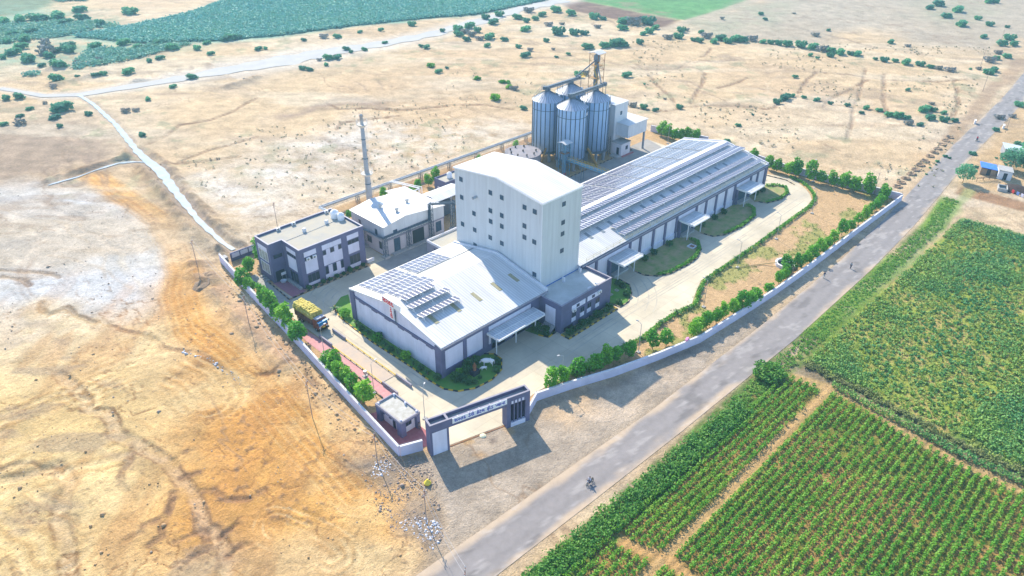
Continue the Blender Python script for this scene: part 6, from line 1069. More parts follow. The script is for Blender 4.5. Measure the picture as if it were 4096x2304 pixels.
# far crop: clumps over the big teal field and the light green one
X, Y = infield([(148.71,420.63),(182.05,428.07),(209.91,446.10),(255.26,461.17),(351.01,398.72),(363.40,318.48),(320.33,318.19),(293.55,317.77),(268.96,329.11),(230.90,341.18),(190.28,350.69),(165.77,360.05),(135.30,383.19),(118.33,417.03)], 60000); r_ = RG.random(len(X)); k_ = r_ < np.clip(1.3-np.hypot(X-130,Y-430)/900, .25, 1); X, Y = X[k_], Y[k_]
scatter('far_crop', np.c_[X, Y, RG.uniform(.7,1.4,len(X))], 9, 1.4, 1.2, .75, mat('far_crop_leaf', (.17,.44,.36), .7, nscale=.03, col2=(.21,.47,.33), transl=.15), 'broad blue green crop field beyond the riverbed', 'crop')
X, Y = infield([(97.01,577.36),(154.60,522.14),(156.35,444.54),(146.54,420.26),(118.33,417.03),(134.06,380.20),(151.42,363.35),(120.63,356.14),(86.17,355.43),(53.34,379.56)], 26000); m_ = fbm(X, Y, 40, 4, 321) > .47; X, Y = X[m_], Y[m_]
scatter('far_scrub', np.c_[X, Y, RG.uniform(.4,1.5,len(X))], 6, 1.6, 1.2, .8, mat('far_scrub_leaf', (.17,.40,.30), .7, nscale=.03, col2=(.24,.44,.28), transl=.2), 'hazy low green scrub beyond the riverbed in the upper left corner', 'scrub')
X, Y = infield(PLOT, 16000); gm_ = (Y > 60) & (Y < 71.5) & (X > 96) & (fbm(X, Y, 7, 4, 103) > .535); X, Y = X[gm_], Y[gm_]
scatter('lawn_grass', np.c_[X, Y, RG.uniform(.5,1,len(X))], 6, .35, .18, .16, mat('lawn_blade', (.11,.20,.03), .8, nscale=.5, col2=(.16,.23,.04)), 'patches of short green grass on the sandy front garden', 'grass')
def rocks(name, X, Y, s, mt, label, cat):
    N = len(X); base = np.array([(-1,-1,-.4),(1,-1,-.4),(1,1,-.4),(-1,1,-.4),(-.7,-.6,.7),(.6,-.7,.6),(.7,.6,.8),(-.6,.7,.6)]); V = base[None]*RG.uniform(.5,1.3,(N,8,3))*s[:, None, None]
    a = RG.uniform(0,6.28,N); c, t_ = np.cos(a), np.sin(a); x = V[:, :, 0]*c[:, None]-V[:, :, 1]*t_[:, None]; y = V[:, :, 0]*t_[:, None]+V[:, :, 1]*c[:, None]; V[:, :, 0] = x+X[:, None]; V[:, :, 1] = y+Y[:, None]
    f = np.array([(0,3,2,1),(4,5,6,7),(0,1,5,4),(1,2,6,5),(2,3,7,6),(3,0,4,7)]); Q = (f[None]+8*np.arange(N)[:, None, None]).reshape(-1, 4); o = npmesh(name, V.reshape(-1, 3), Q, mt); return tag(o, label, cat, None, 'stuff')
rp = [(47.26,83.02),(52.10,79.56),(55.54,74.29),(52.68,68.45),(48.54,62.30),(46.17,59.55),(42.88,59.71),(42.09,66.52),(43.61,73.43),(45.51,79.01)]; X, Y = infield(rp, 5200); m_ = fbm(X, Y, 3, 3, 301) > .47; X, Y = X[m_], Y[m_]
rocks('rubble', X, Y, RG.gamma(1.5, .036, len(X)), mat('rubble_stone', (.40,.33,.28), .95, nscale=2, col2=(.24,.17,.13)), 'grey brown rubble tip outside the front wall corner', 'rubble')
X, Y = infield([(43.65,67.18),(46.40,65.95),(48.12,63.09),(47.15,60.37),(44.04,59.23),(44.01,61.71),(43.40,64.85)], 700); X2, Y2 = infield([(49.29,79.63),(51.11,78.27),(48.68,75.84),(46.37,76.44),(46.55,79.70)], 300); X3, Y3 = infield([(40.07,132.68),(43.14,125.97),(43.03,122.54),(44.50,115.76),(42.76,113.84),(42.87,117.38),(42.38,125.54),(39.54,130.76)], 420); X = np.r_[X,X2,X3]; Y = np.r_[Y,Y2,Y3]
rocks('litter', X, Y, RG.gamma(1.6, .042, len(X)), mat('litter_white', (.66,.66,.68), .8, nscale=3, col2=(.42,.44,.5)), 'pale litter and stones dumped along the gully and the rubble tip', 'litter')
X, Y = infield([(46.48,153.16),(49.35,123.18),(53.87,104.45),(50.29,86.63),(48.19,78.15),(43.05,58.90),(14.20,83.11),(-1.48,98.80),(10.16,141.49)], 900); m_ = fbm(X, Y, 12, 3, 305) > .5; X, Y = X[m_], Y[m_]; rocks('clods', X, Y, RG.gamma(1.6, .05, len(X)), mat('earth_clod', (.34,.20,.09), .95, nscale=2, col2=(.52,.36,.2)), 'scattered earth clods on the orange ground', 'clods')
BX = np.concatenate([np.array(resample(b_, .35)) for b_ in BERM[:2]+[BERM[3]]*2]); X, Y = BX[:, 0]+RG.normal(0,1.7,len(BX)), BX[:, 1]+RG.normal(0,1.7,len(BX)); m_ = pdist(X, Y, [q[0] for q in CREEK]) > 2.0; X, Y = X[m_], Y[m_]; rocks('bank_clods', X, Y, RG.gamma(1.8, .10, len(X)), mat('bank_clod', (.25,.17,.11), .95, nscale=1.5, col2=(.40,.30,.20)), 'dark earth clods on the dug banks of the stream', 'clods')
X, Y = infield([(37.62,242.23),(59.82,205.60),(57.16,170.53),(53.81,134.77),(50.29,86.63),(44.33,67.94),(-1.48,98.80)], 2600); m_ = fbm(X, Y, 14, 3, 311) > .53; X, Y = X[m_], Y[m_]; rocks('pebbles', X, Y, RG.gamma(1.6, .035, len(X)), mat('pebble', (.28,.20,.14), .95, nscale=2, col2=(.5,.4,.3)), 'small dark stones strewn over the bare left hand ground', 'stones')
X, Y = infield([(84.58,238.84),(257.79,241.75),(190.19,177.73),(148.42,171.21),(74.76,174.03)], 700); m_ = fbm(X, Y, 30, 3, 313) > .52; X, Y = X[m_], Y[m_]; scatter('dry_tufts', np.c_[X, Y, RG.uniform(.3,1.0,len(X))], 9, .5, .5, .3, mat('dry_tuft', (.30,.31,.17), .8, nscale=.2, col2=(.40,.33,.21)), 'small dry tufts dotted over the open sand', 'tufts')
X, Y = infield([(307.53,224.75),(420.20,94.06),(228.19,54.03),(219.27,106.24),(210.55,140.64)], 2200); m_ = fbm(X, Y, 30, 3, 315) > .5; X, Y = X[m_], Y[m_]; scatter('sand_tufts', np.c_[X, Y, RG.uniform(.3,1.1,len(X))], 9, .6, .45, .35, MATS['dry_tuft'], 'small grey green tufts on the sand beyond the warehouse', 'tufts')
X, Y = infield([(63.76,161.21),(57.22,115.34),(52.93,86.82),(52.17,78.02),(47.49,82.69),(52.47,116.36),(57.99,153.78)], 2600); rocks('wall_foot_rubble', X, Y, RG.gamma(1.6, .06, len(X)), mat('earth_clod', (.3,.2,.1)), 'earth clods and stones along the foot of the long wall', 'clods')
bag = MB(); bag.lathe([(0,0),(.5,.02),(.62,.3),(.35,.65),(.12,.9),(.16,1.05),(0,1.0)], (0,0), 10); bg_ = bag.build('yellow_sack', mat('yellow_plastic', (.72,.55,.06), .6), None, True); bg_.location = (*[(51.87,69.88)][0], 0); tag(bg_, 'crumpled yellow plastic sack lying on the waste ground by the entrance', 'sack')
mp = MB(); mp.lathe([(0,.02),(.6,.02),(.5,.12),(.25,.26),(0,.28)], (0,0), 12); mo = mp.build('lime_heap', mat('pale_lime', (.75,.72,.50), .9, nscale=3), None, True); mo.location = (*[(65.75,71.71)][0], 0); tag(mo, 'small pale cream heap on the ground under the entrance arch', 'heap')

# ---------------------------------------------------------------- lamp posts and utility poles
def lamp(loc, rz, label, h=6.8):
    r = thing('street_lamp', label, 'street lamp', loc, rz, 'lamp posts of the driveway'); k = MB(); k.tube((0,0,.2),(0,0,h),.07,8,.045); k.path([(0,0,h),(0,.9,h+.35)], .035); k.build('pole', steel, r, True)
    k = MB(); k.box(-.12,.8,h+.3,.12,1.3,h+.42); k.build('lamp_head', mat('lamp_grey', (.45,.45,.45), .5), r, True); k = MB(); k.box(-.35,-.35,0,.35,.35,.2); k.build('base', conc2, r, True); return r
for (x, y), rz, l in (((104.3,67.3),0,'lamp post among the palms nearest the annex'),((127.8,67.2),0,'lamp post at the hedge bend right of the annex'),((148.4,71.0),0,'lamp post at the hedge opposite the first garden bed'),((168.3,71.6),0,'lamp post at the hedge opposite the middle garden bed'),((188.9,72.1),0,'lamp post at the hedge opposite the last garden bed'),((209.3,81.7),1.4,'lamp post at the outer bend by the far wall trees'),((59.4,94.3),-1.57,'lamp post on the grass strip behind the gatehouse'),((59.3,110.5),-1.57,'lamp post in front of the loaded truck'),((61.5,82.2),-1.0,'lamp post between the gatehouse and the entrance arch'),((85.8,71.3),1.2,'lamp post behind the first tree right of the arch'),((204.6,130.0),1.57,'lamp post at the corner of the silo yard')): lamp((x, y), rz, l)
def upole(loc, h, rz, label):
    r = thing('utility_pole', label, 'utility pole', loc, rz, 'power line poles'); k = MB(); k.tube((0,0,0),(0,0,h),.08,7,.05); k.build('pole', mat('weathered_pole', (.30,.24,.22), .85, nscale=2, namt=.3), r, True); k = MB(); k.bar((-.75,0,h-.35),(.75,0,h-.35),.07); k.bar((-.55,0,h-1.1),(.55,0,h-1.1),.06); k.bar((-.7,0,h-.35),(0,0,h-1.1),.04); k.bar((.7,0,h-.35),(0,0,h-1.1),.04); k.build('cross_arm', mat('rusty_arm', (.22,.08,.05), .8), r, True)
    k = MB(); [k.lathe([(0,z),(.06,z),(.07,z+.08),(.03,z+.18),(0,z+.2)], (x_,0), 6) for x_, z in ((-.7,h-.3),(.7,h-.3),(0,h))]; k.build('insulator', white, r, True); return r
UP = [(*[(47.59,96.53)][0],8.0),(*[(48.91,79.12)][0],6.6),(*[(46.71,63.94)][0],6.8),(41.6,49.4,7.0)]; UL = ['rusty power pole with its long shadow beside the orange track','power pole on the rubble tip outside the wall corner','power pole at the white litter heap','power pole at the roadside in the lower middle']
UP2 = [(*[(54.02,130.49)][0],7.4),(*[(57.24,160.54)][0],7.6),(*[(82.31,167.62)][0],6.5)]; UL2 = ['power pole on the brown bank left of the loaded truck','power pole at the end of the orange track by the wall corner','short power pole on the bank behind the office']
for p, l in zip(UP+UP2, UL+UL2): upole(p[:2], p[2], .75, l)
FP = [(([(213.03,65.23)][0]),6.5,'dark pole behind the far wall corner'),([(341.18,75.15)][0],8,'thin pole left of the far road'),([(381.22,88.05)][0],8,'thin pole further up by the dark roadside tree'),([(425.15,93.14)][0],8,'thin pole far up on the left of the road'),([(296.48,54.45)][0],6,'pole on the right verge near the white road sign')]
for p, h, l in FP: upole(p, h, .2, l)
chain = [UP2[1], UP2[0], UP[0], UP[1], UP[2], UP[3]]
for n_, (a, b_) in enumerate(zip(chain, chain[1:])):
    k = MB()
    for s_ in (-.6, .6):
        pts = [(a[0]+(b_[0]-a[0])*t_+s_*.7, a[1]+(b_[1]-a[1])*t_+s_*.7, a[2]+(b_[2]-a[2])*t_-1.1*4*t_*(1-t_)) for t_ in np.linspace(0,1,9)]; k.path(pts, .022, 4)
    tag(k.build('power_cable', mat('cable_grey', (.35,.35,.36), .6)), 'pair of sagging power cables, '+ORD[n_]+' span from the wall corner to the road', 'power cable', 'power cables')

# ---------------------------------------------------------------- round well, pipes, manholes
wv = thing('round_well', 'round open well with a pale masonry rim in the front garden', 'well', (157.6, 63.6)); k = MB(); k.lathe([(2.35,-.02),(2.35,.75),(1.85,.75),(1.85,-.02)], (157.6,63.6), 32); k.build('rim', white, wv); k = MB(); k.lathe([(1.86,.08),(0,.08)], (157.6,63.6), 32); k.build('dark_water', mat('well_water', (.02,.025,.03), .1), wv); k = MB(); k.path([(156.0,65.0,.8),(154,67.5,.15),(148,71,.15)], .09); k.build('outlet_pipe', mat('ochre_pipe', (.4,.33,.15), .7), wv)
mh = thing('manhole_frame', 'square pale frame with a rusty cover in the first garden lawn', 'manhole', (149.4, 84.4)); k = MB(); k.wallstrip([(148.6,83.6),(150.2,83.6),(150.2,85.2),(148.6,85.2),(148.6,83.6)], .25, .04, .35); k.build('frame', white, mh); boxpart(mh, 'cover', rust, (148.8,83.8,.04,150.0,85.0,.2))
for n_, (x, y) in enumerate([[(119.72,84.85)][0], [(121.92,84.67)][0], [(117.36,84.72)][0]]):
    m_ = thing('inspection_cover', 'pale square inspection cover in the small lawn right of the annex, '+ORD[n_]+' of three', 'manhole', (x, y), 0, 'inspection covers'); k = MB(); k.wallstrip([(-.35,-.35),(.35,-.35),(.35,.35),(-.35,.35),(-.35,-.35)], .12, .05, .2); k.build('frame', conc2, m_, True); boxpart(m_, 'cover', lawn_m, (x-.29,y-.29,.05,x+.29,y+.29,.14))
for n_, (x, y) in enumerate([(57.9,96.9),(66.2,146.6),(66.1,145.4),(66.0,144.2)]):
    l_ = 'flat concrete slab on the grass strip behind the gatehouse' if n_ == 0 else 'small dark planter block along the office left wall, '+ORD[n_-1]+' from the sandy corner'; o = MB().box(-.5,-.35,0,.5,.35,.22).box(-.4,-.25,.22,.4,.25,.3).build('planter_block', conc2, None, True); o.location = (x, y, .02); tag(o, l_, 'block')
op = thing('plant_pot', 'round white planter bowl by the office entrance paving', 'planter', (68.4, 141.0)); k = MB(); k.lathe([(.5,.02),(.75,.5),(.68,.5),(.5,.2),(0,.2)], (68.4,141.0), 16); k.build('bowl', white, op)
os_ = thing('entrance_sign', 'small white board standing at the dark office entrance', 'sign', (69.0, 141.2)); boxpart(os_, 'board', whitep, (68.4,141.55,1.5,69.6,141.62,2.2)); boxpart(os_, 'post', steel, (68.5,141.5,0,68.56,141.55,1.5), (69.44,141.5,0,69.5,141.55,1.5))

# ---------------------------------------------------------------- loaded truck (faces -y)
TR = thing('loaded_truck', 'orange brown truck piled high with yellow sacks driving towards the weighbridge', 'truck', (63.85, 121.9), math.radians(3)); tk = mat('truck_maroon', (.30,.085,.04), .55, nscale=1.2, namt=.35); tb = mat('truck_bed_rust', (.19,.10,.075), .7, nscale=1.4, namt=.4)
k = MB(); k.ext([(-1.2,-3.85,.55),(-1.2,-4.0,1.4),(-1.2,-3.75,2.45),(-1.2,-3.4,2.75),(-1.2,-2.1,2.75),(-1.2,-2.1,.55)], (2.4,0,0)); k.build('cab', tk, TR, True)
k = MB(); k.ext([(-1.06,-4.03,1.55),(-1.06,-3.84,2.33),(1.06,-3.84,2.33),(1.06,-4.03,1.55)], (0,-.03,.0)); k.build('windscreen', mat('windscreen_blue', (.02,.20,.42), .15), TR, True)
k = MB(); k.box(-1.22,-4.25,2.38,1.22,-3.7,2.52); k.build('sun_visor', mat('visor_blue', (.02,.30,.55), .4), TR, True); k = MB(); k.box(-1.05,-3.3,2.75,1.05,-2.3,2.95); k.box(-.9,-3.5,2.9,.2,-2.5,3.1); k.build('roof_luggage', mat('pale_bundle', (.5,.5,.55), .8, nscale=3), TR, True)
k = MB(); k.box(-1.25,-4.2,.45,1.25,-3.95,.85); k.build('bumper', black, TR, True)
for x_ in (-.85,.85): k = MB(); k.tube((x_,-4.06,1.05),(x_,-3.9,1.05),.17,12); k.build('headlight', whitep, TR, True)
k = MB(); k.box(-.3,-4.22,.95,.3,-4.0,1.2); k.build('number_plate', mat('plate_yellow', (.7,.5,.03), .5), TR, True)
k = MB(); k.box(-.8,-4.08,1.2,.8,-3.97,1.42); k.build('grille', mat('orange_trim', (.65,.22,.03), .5), TR, True)
for x_ in (-1.45,1.45): k = MB(); k.bar((x_*.83,-3.6,2.2),(x_,-4.0,2.35),.03); k.box(x_-.1,-4.06,1.9,x_+.1,-3.98,2.4); k.build('side_mirror', black, TR, True)
k = MB(); k.box(-1.25,-2.0,1.0,1.25,4.3,1.15); k.box(-1.28,-2.05,1.15,-1.2,4.3,2.35); k.box(1.2,-2.05,1.15,1.28,4.3,2.35); k.box(-1.2,-2.05,1.15,1.2,-1.97,2.9); k.box(-1.2,4.22,1.15,1.2,4.3,2.35); [k.box(s_*1.3-.04,y,1.1,s_*1.3+.04,y+.1,2.4) for s_ in (-1,1) for y in np.arange(-1.9,4.3,.85)]; k.build('cargo_body', tb, TR, True)
k = MB(); k.box(-.5,-3.6,.6,.5,4.2,1.0); k.build('chassis', black, TR, True)
for y_ in (-3.1, 2.0, 3.3):
    for s_ in (-1,1): k = MB(); k.tube((s_*.85,y_,.5),(s_*1.2,y_,.5),.5,16); wh = k.build('wheel', black, TR, True); k = MB(); k.tube((s_*1.19,y_,.5),(s_*1.23,y_,.5),.24,10); k.build('rim', steel, wh, True)
sack = MB(); rs = random.Random(5)
def sackbox(k, c, L, wd, h, a, tilt=0):
    co, si = math.cos(a), math.sin(a); n, m = 8, 5; vs = []
    for i in range(m+1):
        ph = -math.pi/2+math.pi*i/m
        for j in range(n): t_ = 2*math.pi*j/n; sx = math.copysign(abs(math.cos(t_))**.6, math.cos(t_))*math.cos(ph)**.6 if abs(math.cos(ph)) > 1e-6 else 0; sy = math.copysign(abs(math.sin(t_))**.6, math.sin(t_))*max(0,math.cos(ph))**.6; x = sx*L/2; y = sy*wd/2; z = math.sin(ph)*h/2*(1-.25*(sx*sx)); vs.append((c[0]+x*co-y*si, c[1]+x*si+y*co, c[2]+z+x*tilt))
    k.add(vs, [(i*n+j, i*n+(j+1) % n, (i+1)*n+(j+1) % n, (i+1)*n+j) for i in range(m) for j in range(n)])
SM = mat('yellow_sackcloth', (.60,.52,.13), .8, nscale=.9, col2=(.50,.38,.08), bump=.3); k = MB()
k.ext([(-1.22,-1.95,2.3),(-1.32,-1.95,2.9),(-1.15,-1.95,3.5),(1.15,-1.95,3.5),(1.32,-1.95,2.9),(1.22,-1.95,2.3)], (0,6.2,0))
for lv in range(5):
    for yy in np.arange(-1.95, 4.4, .48):
        for xx in (-1.05,-.35,.35,1.05):
            top = 2.6+.28*lv
            if lv in (3,4) or abs(xx) > 1 or yy < -1.6 or yy > 3.9: sackbox(k, (xx*(1-.09*max(0,lv-2))+rs.uniform(-.08,.08)*1.2, yy+rs.uniform(-.1,.1), top+.2+rs.uniform(-.06,.1)+.12*math.sin(yy*1.3)), .86, .56, .36, rs.uniform(-.25,.25)+(0 if rs.random() < .7 else 1.2), rs.uniform(-.12,.12))
sl = k.build('sack_load', SM, None, True, smooth=True); sl.location = (63.85,121.9,0); sl.rotation_euler = (0,0,math.radians(3)); tag(sl, 'heap of bulging yellow sacks stacked on the truck bed', 'sacks')

# ---------------------------------------------------------------- people, riders, cow statues (skinned bodies)
def skin(name, joints, bones, m_, parent=None, sub=2):
    """one continuous surface grown over a jointed skeleton: joints = {key: (x,y,z,r)}"""
    me = bpy.data.meshes.new(name); ks = list(joints); me.from_pydata([joints[k_][:3] for k_ in ks], [(ks.index(a), ks.index(b_)) for a, b_ in bones], []); me.update(); o = bpy.data.objects.new(name, me); COL.objects.link(o)
    md = o.modifiers.new('skin', 'SKIN'); md.use_smooth_shade = True; sv = me.skin_vertices[0].data
    for i, k_ in enumerate(ks): q = joints[k_]; sv[i].radius = (q[3], q[4] if len(q) > 4 else q[3]); sv[i].use_root = (i == 0)
    s2 = o.modifiers.new('sub', 'SUBSURF'); s2.levels = sub; s2.render_levels = sub; bpy.context.view_layer.update()
    dg = bpy.context.evaluated_depsgraph_get(); nm = bpy.data.meshes.new_from_object(o.evaluated_get(dg)); bpy.data.objects.remove(o); bpy.data.meshes.remove(me); nm.materials.clear(); nm.polygons.foreach_set('use_smooth', [True]*len(nm.polygons)); return link(name, nm, m_, parent)
skinM = mat('brown_skin', (.22,.11,.065), .6); hairM = mat('black_hair', (.012,.01,.01), .7)
def person(loc, rz, label, shirt, trouser, pose='walk', seat=0.0):
    r = thing('person', label, 'person', loc, rz); sh = mat('shirt_%d' % len(MATS), shirt, .8); tr_ = mat('trouser_%d' % len(MATS), trouser, .8)
    if pose == 'walk': hp = .92; L = dict(lk=(.09,-.10,.5),la=(.09,.05,.09),lt=(.10,-.10,.05),rk=(-.09,-.02,.48),ra=(-.09,.28,.13),rt=(-.10,.16,.05)); lh = (.26,.14,.84); rh = (-.26,-.16,.86); le = (.25,.06,1.1); re = (-.25,-.02,1.1)
    elif pose == 'stand': hp = .92; L = dict(lk=(.1,0,.5),la=(.1,.03,.09),lt=(.12,-.12,.05),rk=(-.1,0,.5),ra=(-.1,.03,.09),rt=(-.12,-.12,.05)); lh = (.25,-.04,.82); rh = (-.25,-.04,.82); le = (.26,.03,1.1); re = (-.26,.03,1.1)
    else: hp = seat; L = dict(lk=(.2,-.40,seat-.02),la=(.2,-.30,seat-.42),lt=(.2,-.45,seat-.46),rk=(-.2,-.40,seat-.02),ra=(-.2,-.30,seat-.42),rt=(-.2,-.45,seat-.46)); lh = (.3,-.58,seat+.26); rh = (-.3,-.58,seat+.26); le = (.3,-.26,seat+.25); re = (-.3,-.26,seat+.25)
    d = hp-.92; b_ = -.06 if pose == 'ride' else 0
    J = dict(pel=(0,0,hp,.13,.10), wa=(0,b_*.3,hp+.18,.12,.09), ch=(0,b_,hp+.40,.155,.11), nk=(0,b_*1.2,hp+.56,.055), hd=(0,b_*1.3-.01,hp+.66,.085), ht=(0,b_*1.3,hp+.76,.075), ls=(.17,b_,hp+.46,.06), rs=(-.17,b_,hp+.46,.06), le=(*le,.042), re=(*re,.042), lw=(lh[0]*.98,lh[1],lh[2]+.05,.032), rw=(rh[0]*.98,rh[1],rh[2]+.05,.032), lp=(lh[0],lh[1]-.02,lh[2]-.03,.036,.02), rp=(rh[0],rh[1]-.02,rh[2]-.03,.036,.02), lh=(.09,0,hp-.06,.095), rh=(-.09,0,hp-.06,.095), **{k_: (*v, .065 if k_[1] == 'k' else .045) for k_, v in L.items()})
    for s_, h_ in (('l',lh),('r',rh)):
        sg = 1 if s_ == 'l' else -1
        for i in range(4): J[s_+'f%d' % i] = (h_[0]+sg*.0+(i-1.5)*.019*sg, h_[1]-.05-.01*i, h_[2]-.10+.008*abs(i-1.2), .009)
        J[s_+'th'] = (h_[0]-sg*.045, h_[1]-.05, h_[2]-.04, .010)
    bones = [('pel','wa'),('wa','ch'),('ch','nk'),('nk','hd'),('hd','ht'),('ch','ls'),('ch','rs'),('ls','le'),('rs','re'),('le','lw'),('re','rw'),('lw','lp'),('rw','rp'),('pel','lh'),('pel','rh'),('lh','lk'),('lk','la'),('la','lt'),('rh','rk'),('rk','ra'),('ra','rt')]+[(s_+'p',s_+'f%d' % i) for s_ in 'lr' for i in range(4)]+[('lp','lth'),('rp','rth')]
    skin('body', J, bones, skinM, r, 1)
    # clothes follow the body
    skin('shirt', {k_: (*J[k_][:3], J[k_][3]*1.12+.012, (J[k_][4] if len(J[k_]) > 4 else J[k_][3])*1.15+.012) for k_ in ('pel','wa','ch','ls','rs','le','re')}, [('pel','wa'),('wa','ch'),('ch','ls'),('ch','rs'),('ls','le'),('rs','re')], sh, r, 1)
    skin('trousers', {k_: (*J[k_][:3], J[k_][3]*1.12+.012) for k_ in ('pel','lh','rh','lk','rk','la','ra')}, [('pel','lh'),('pel','rh'),('lh','lk'),('rh','rk'),('lk','la'),('rk','ra')], tr_, r, 1)
    hx = J['ht']; k = MB(); k.lathe([(0,.10),(.05,.09),(.088,.04),(.095,-.02),(.08,-.06)], (0,0), 12); k.v = [(hx[0]+x, hx[1]+.012+y, hx[2]+z) for x, y, z in k.v]; k.build('hair', hairM, r, True)
    k = MB(); k.lathe([(.0,.012),(.018,.0),(0,-.02)], (0,0), 6); k.v = [(hx[0]+x, hx[1]-.095+y, hx[2]-.07+z) for x, y, z in k.v]; k.build('nose', skinM, r, True)
    k = MB(); [k.box(hx[0]+s_*.034-.012, hx[1]-.088, hx[2]-.045, hx[0]+s_*.034+.012, hx[1]-.078, hx[2]-.033) for s_ in (-1,1)]; k.box(hx[0]-.025,hx[1]-.088,hx[2]-.115,hx[0]+.025,hx[1]-.078,hx[2]-.105); k.build('eyes_and_mouth', hairM, r, True); return r
P1 = [(167.13,51.78),(158.44,54.29),(280.58,58.78)]
person(P1[0], 1.5, 'pedestrian in a grey shirt walking on the road, the farther of two walkers', (.30,.33,.36), (.05,.05,.08)); person(P1[1], 1.5, 'pedestrian in a dark shirt and pale trousers walking on the road beside the well', (.03,.04,.10), (.45,.43,.40))
person((59.0,80.6), .4, 'guard in grey standing at the front corner of the gatehouse', (.16,.17,.20), (.09,.09,.11), 'stand')
for n_ in range(2): pass
def bike(loc, rz, label, body=(.02,.02,.03)):
    r = thing('motorcycle', label, 'motorcycle', loc, rz, 'motorcycles on the road'); pm = mat('bike_paint_%d' % len(MATS), body, .35)
    for y_ in (-.62,.62):
        k = MB(); n = 18; vs = []
        for i in range(n):
            a = 2*math.pi*i/n
            for j in range(6): b_ = 2*math.pi*j/6; rr_ = .26+.05*math.cos(b_); vs.append((.045*math.sin(b_), y_+rr_*math.cos(a), .31+rr_*math.sin(a)))
        k.add(vs, [(i*6+j, i*6+(j+1) % 6, ((i+1) % n)*6+(j+1) % 6, ((i+1) % n)*6+j) for i in range(n) for j in range(6)]); wh = k.build('wheel', black, r, True); k = MB(); [k.bar((0,y_,.31),(0,y_+.24*math.cos(a),.31+.24*math.sin(a)),.014) for a in np.arange(0,6.2,.785)]; k.tube((-.05,y_,.31),(.05,y_,.31),.06,8); k.build('spokes', steel, wh, True)
    k = MB(); k.bar((0,-.62,.31),(0,-.42,.92),.05); k.bar((0,-.42,.86),(0,.1,.5),.05); k.bar((0,.1,.45),(0,.62,.31),.05); k.box(-.14,-.2,.3,.14,.16,.58); k.bar((-.32,-.36,1.0),(.32,-.36,1.0),.03); k.bar((0,-.42,.9),(0,-.36,1.0),.04); k.build('frame', dsteel, r, True)
    k = MB(); k.lathe([(0,-.2),(.11,-.12),(.13,.05),(.08,.2),(0,.22)], (0,0), 10); k.v = [(x, -.14-z, .80+y*.8) for x, y, z in k.v]; k.build('fuel_tank', pm, r, True); k = MB(); k.ext([(-.13,.05,.74),(-.11,.75,.80),(.11,.75,.80),(.13,.05,.74)], (0,0,.09)); k.build('seat', black, r, True); k = MB(); k.tube((0,-.5,.86),(0,-.6,.84),.09,10); k.build('headlight', whitep, r, True); return r
mb = [(70.23,51.57)][0]; bike(mb, -1.62, 'dark motorcycle ridden along the road edge beside the crop rows'); person(mb, -1.62, 'motorcyclist in a white and blue top sitting on the dark motorcycle', (.55,.55,.65), (.04,.05,.12), 'ride', .86)
mb2 = P1[2]; bike(mb2, 1.5, 'dark motorcycle on the far stretch of road'); person(mb2, 1.5, 'motorcyclist in a bright red top on the far road', (.7,.03,.06), (.03,.04,.10), 'ride', .86)
def cow(loc, rz, s, label):
    r = thing('cow_statue', label, 'statue', loc, rz, 'white cattle statues'); r.scale = (s,)*3
    J = dict(c=(0,0,1.0,.30,.36), h=(0,.62,1.02,.27,.31), t0=(0,.88,1.08,.10), t1=(0,.98,.7,.035), t2=(0,.98,.42,.05), f=(0,-.55,1.04,.27,.36), hump=(0,-.55,1.34,.14), n=(0,-.92,.98,.15,.2), hd=(0,-1.16,.72,.12), mz=(0,-1.30,.46,.075), ea=(.2,-1.08,.80,.04), eb=(-.2,-1.08,.80,.04), ha=(.12,-1.0,1.02,.025), hb=(-.12,-1.0,1.02,.025))
    for sx, k_ in ((.19,'l'),(-.19,'r')):
        J['fs'+k_] = (sx,-.55,.78,.12); J['fk'+k_] = (sx,-.58,.42,.065); J['ff'+k_] = (sx,-.56,.10,.05); J['fh'+k_] = (sx,-.61,.04,.065); J['hs'+k_] = (sx,.60,.80,.16); J['hk'+k_] = (sx,.50,.58,.10); J['hh'+k_] = (sx,.72,.38,.055); J['hf'+k_] = (sx,.68,.10,.045); J['ho'+k_] = (sx,.63,.04,.06)
    bones = [('c','h'),('h','t0'),('t0','t1'),('t1','t2'),('c','f'),('f','hump'),('f','n'),('n','hd'),('hd','mz'),('hd','ea'),('hd','eb'),('hd','ha'),('hd','hb')]+[(a+k_, b_+k_) for k_ in 'lr' for a, b_ in (('fs','fk'),('fk','ff'),('ff','fh'),('hs','hk'),('hk','hh'),('hh','hf'),('hf','ho'))]+[('f','fs'+k_) for k_ in 'lr']+[('h','hs'+k_) for k_ in 'lr']
    skin('body', J, bones, mat('white_statue', (.80,.80,.80), .6), r, 2); return r
cp = [(79.99,85.35)][0]; cow(cp, -2.36, 1.3, 'large white cow statue standing in the shaded corner garden'); cow((cp[0]-1.5, cp[1]-.4), -2.1, .66, 'small white calf statue under the head of the big cow')
ps = thing('dark_pedestal', 'dark stone pedestal with a brown bust shape in the corner garden', 'pedestal', [(76.37,85.23)][0]); k = MB(); k.box(-.8,-.6,0,.8,.6,1.0); k.build('plinth', mat('dark_stone', (.03,.035,.05), .5), ps, True); k = MB(); k.lathe([(.35,1.0),(.3,1.3),(.38,1.9),(.34,2.2),(.12,2.35),(.16,2.6),(0,2.8)], (0,0), 12); k.build('bust', rust, ps, True)
for n_, (x, y) in enumerate([[(74.45,89.52)][0], [(72.04,85.92)][0]]): put(SP, su, 2, (x, y), .6, n_, ['low reddish leaved plant by the hall corner pillar','small plant with a red flower head in the corner lawn'][n_], GS)

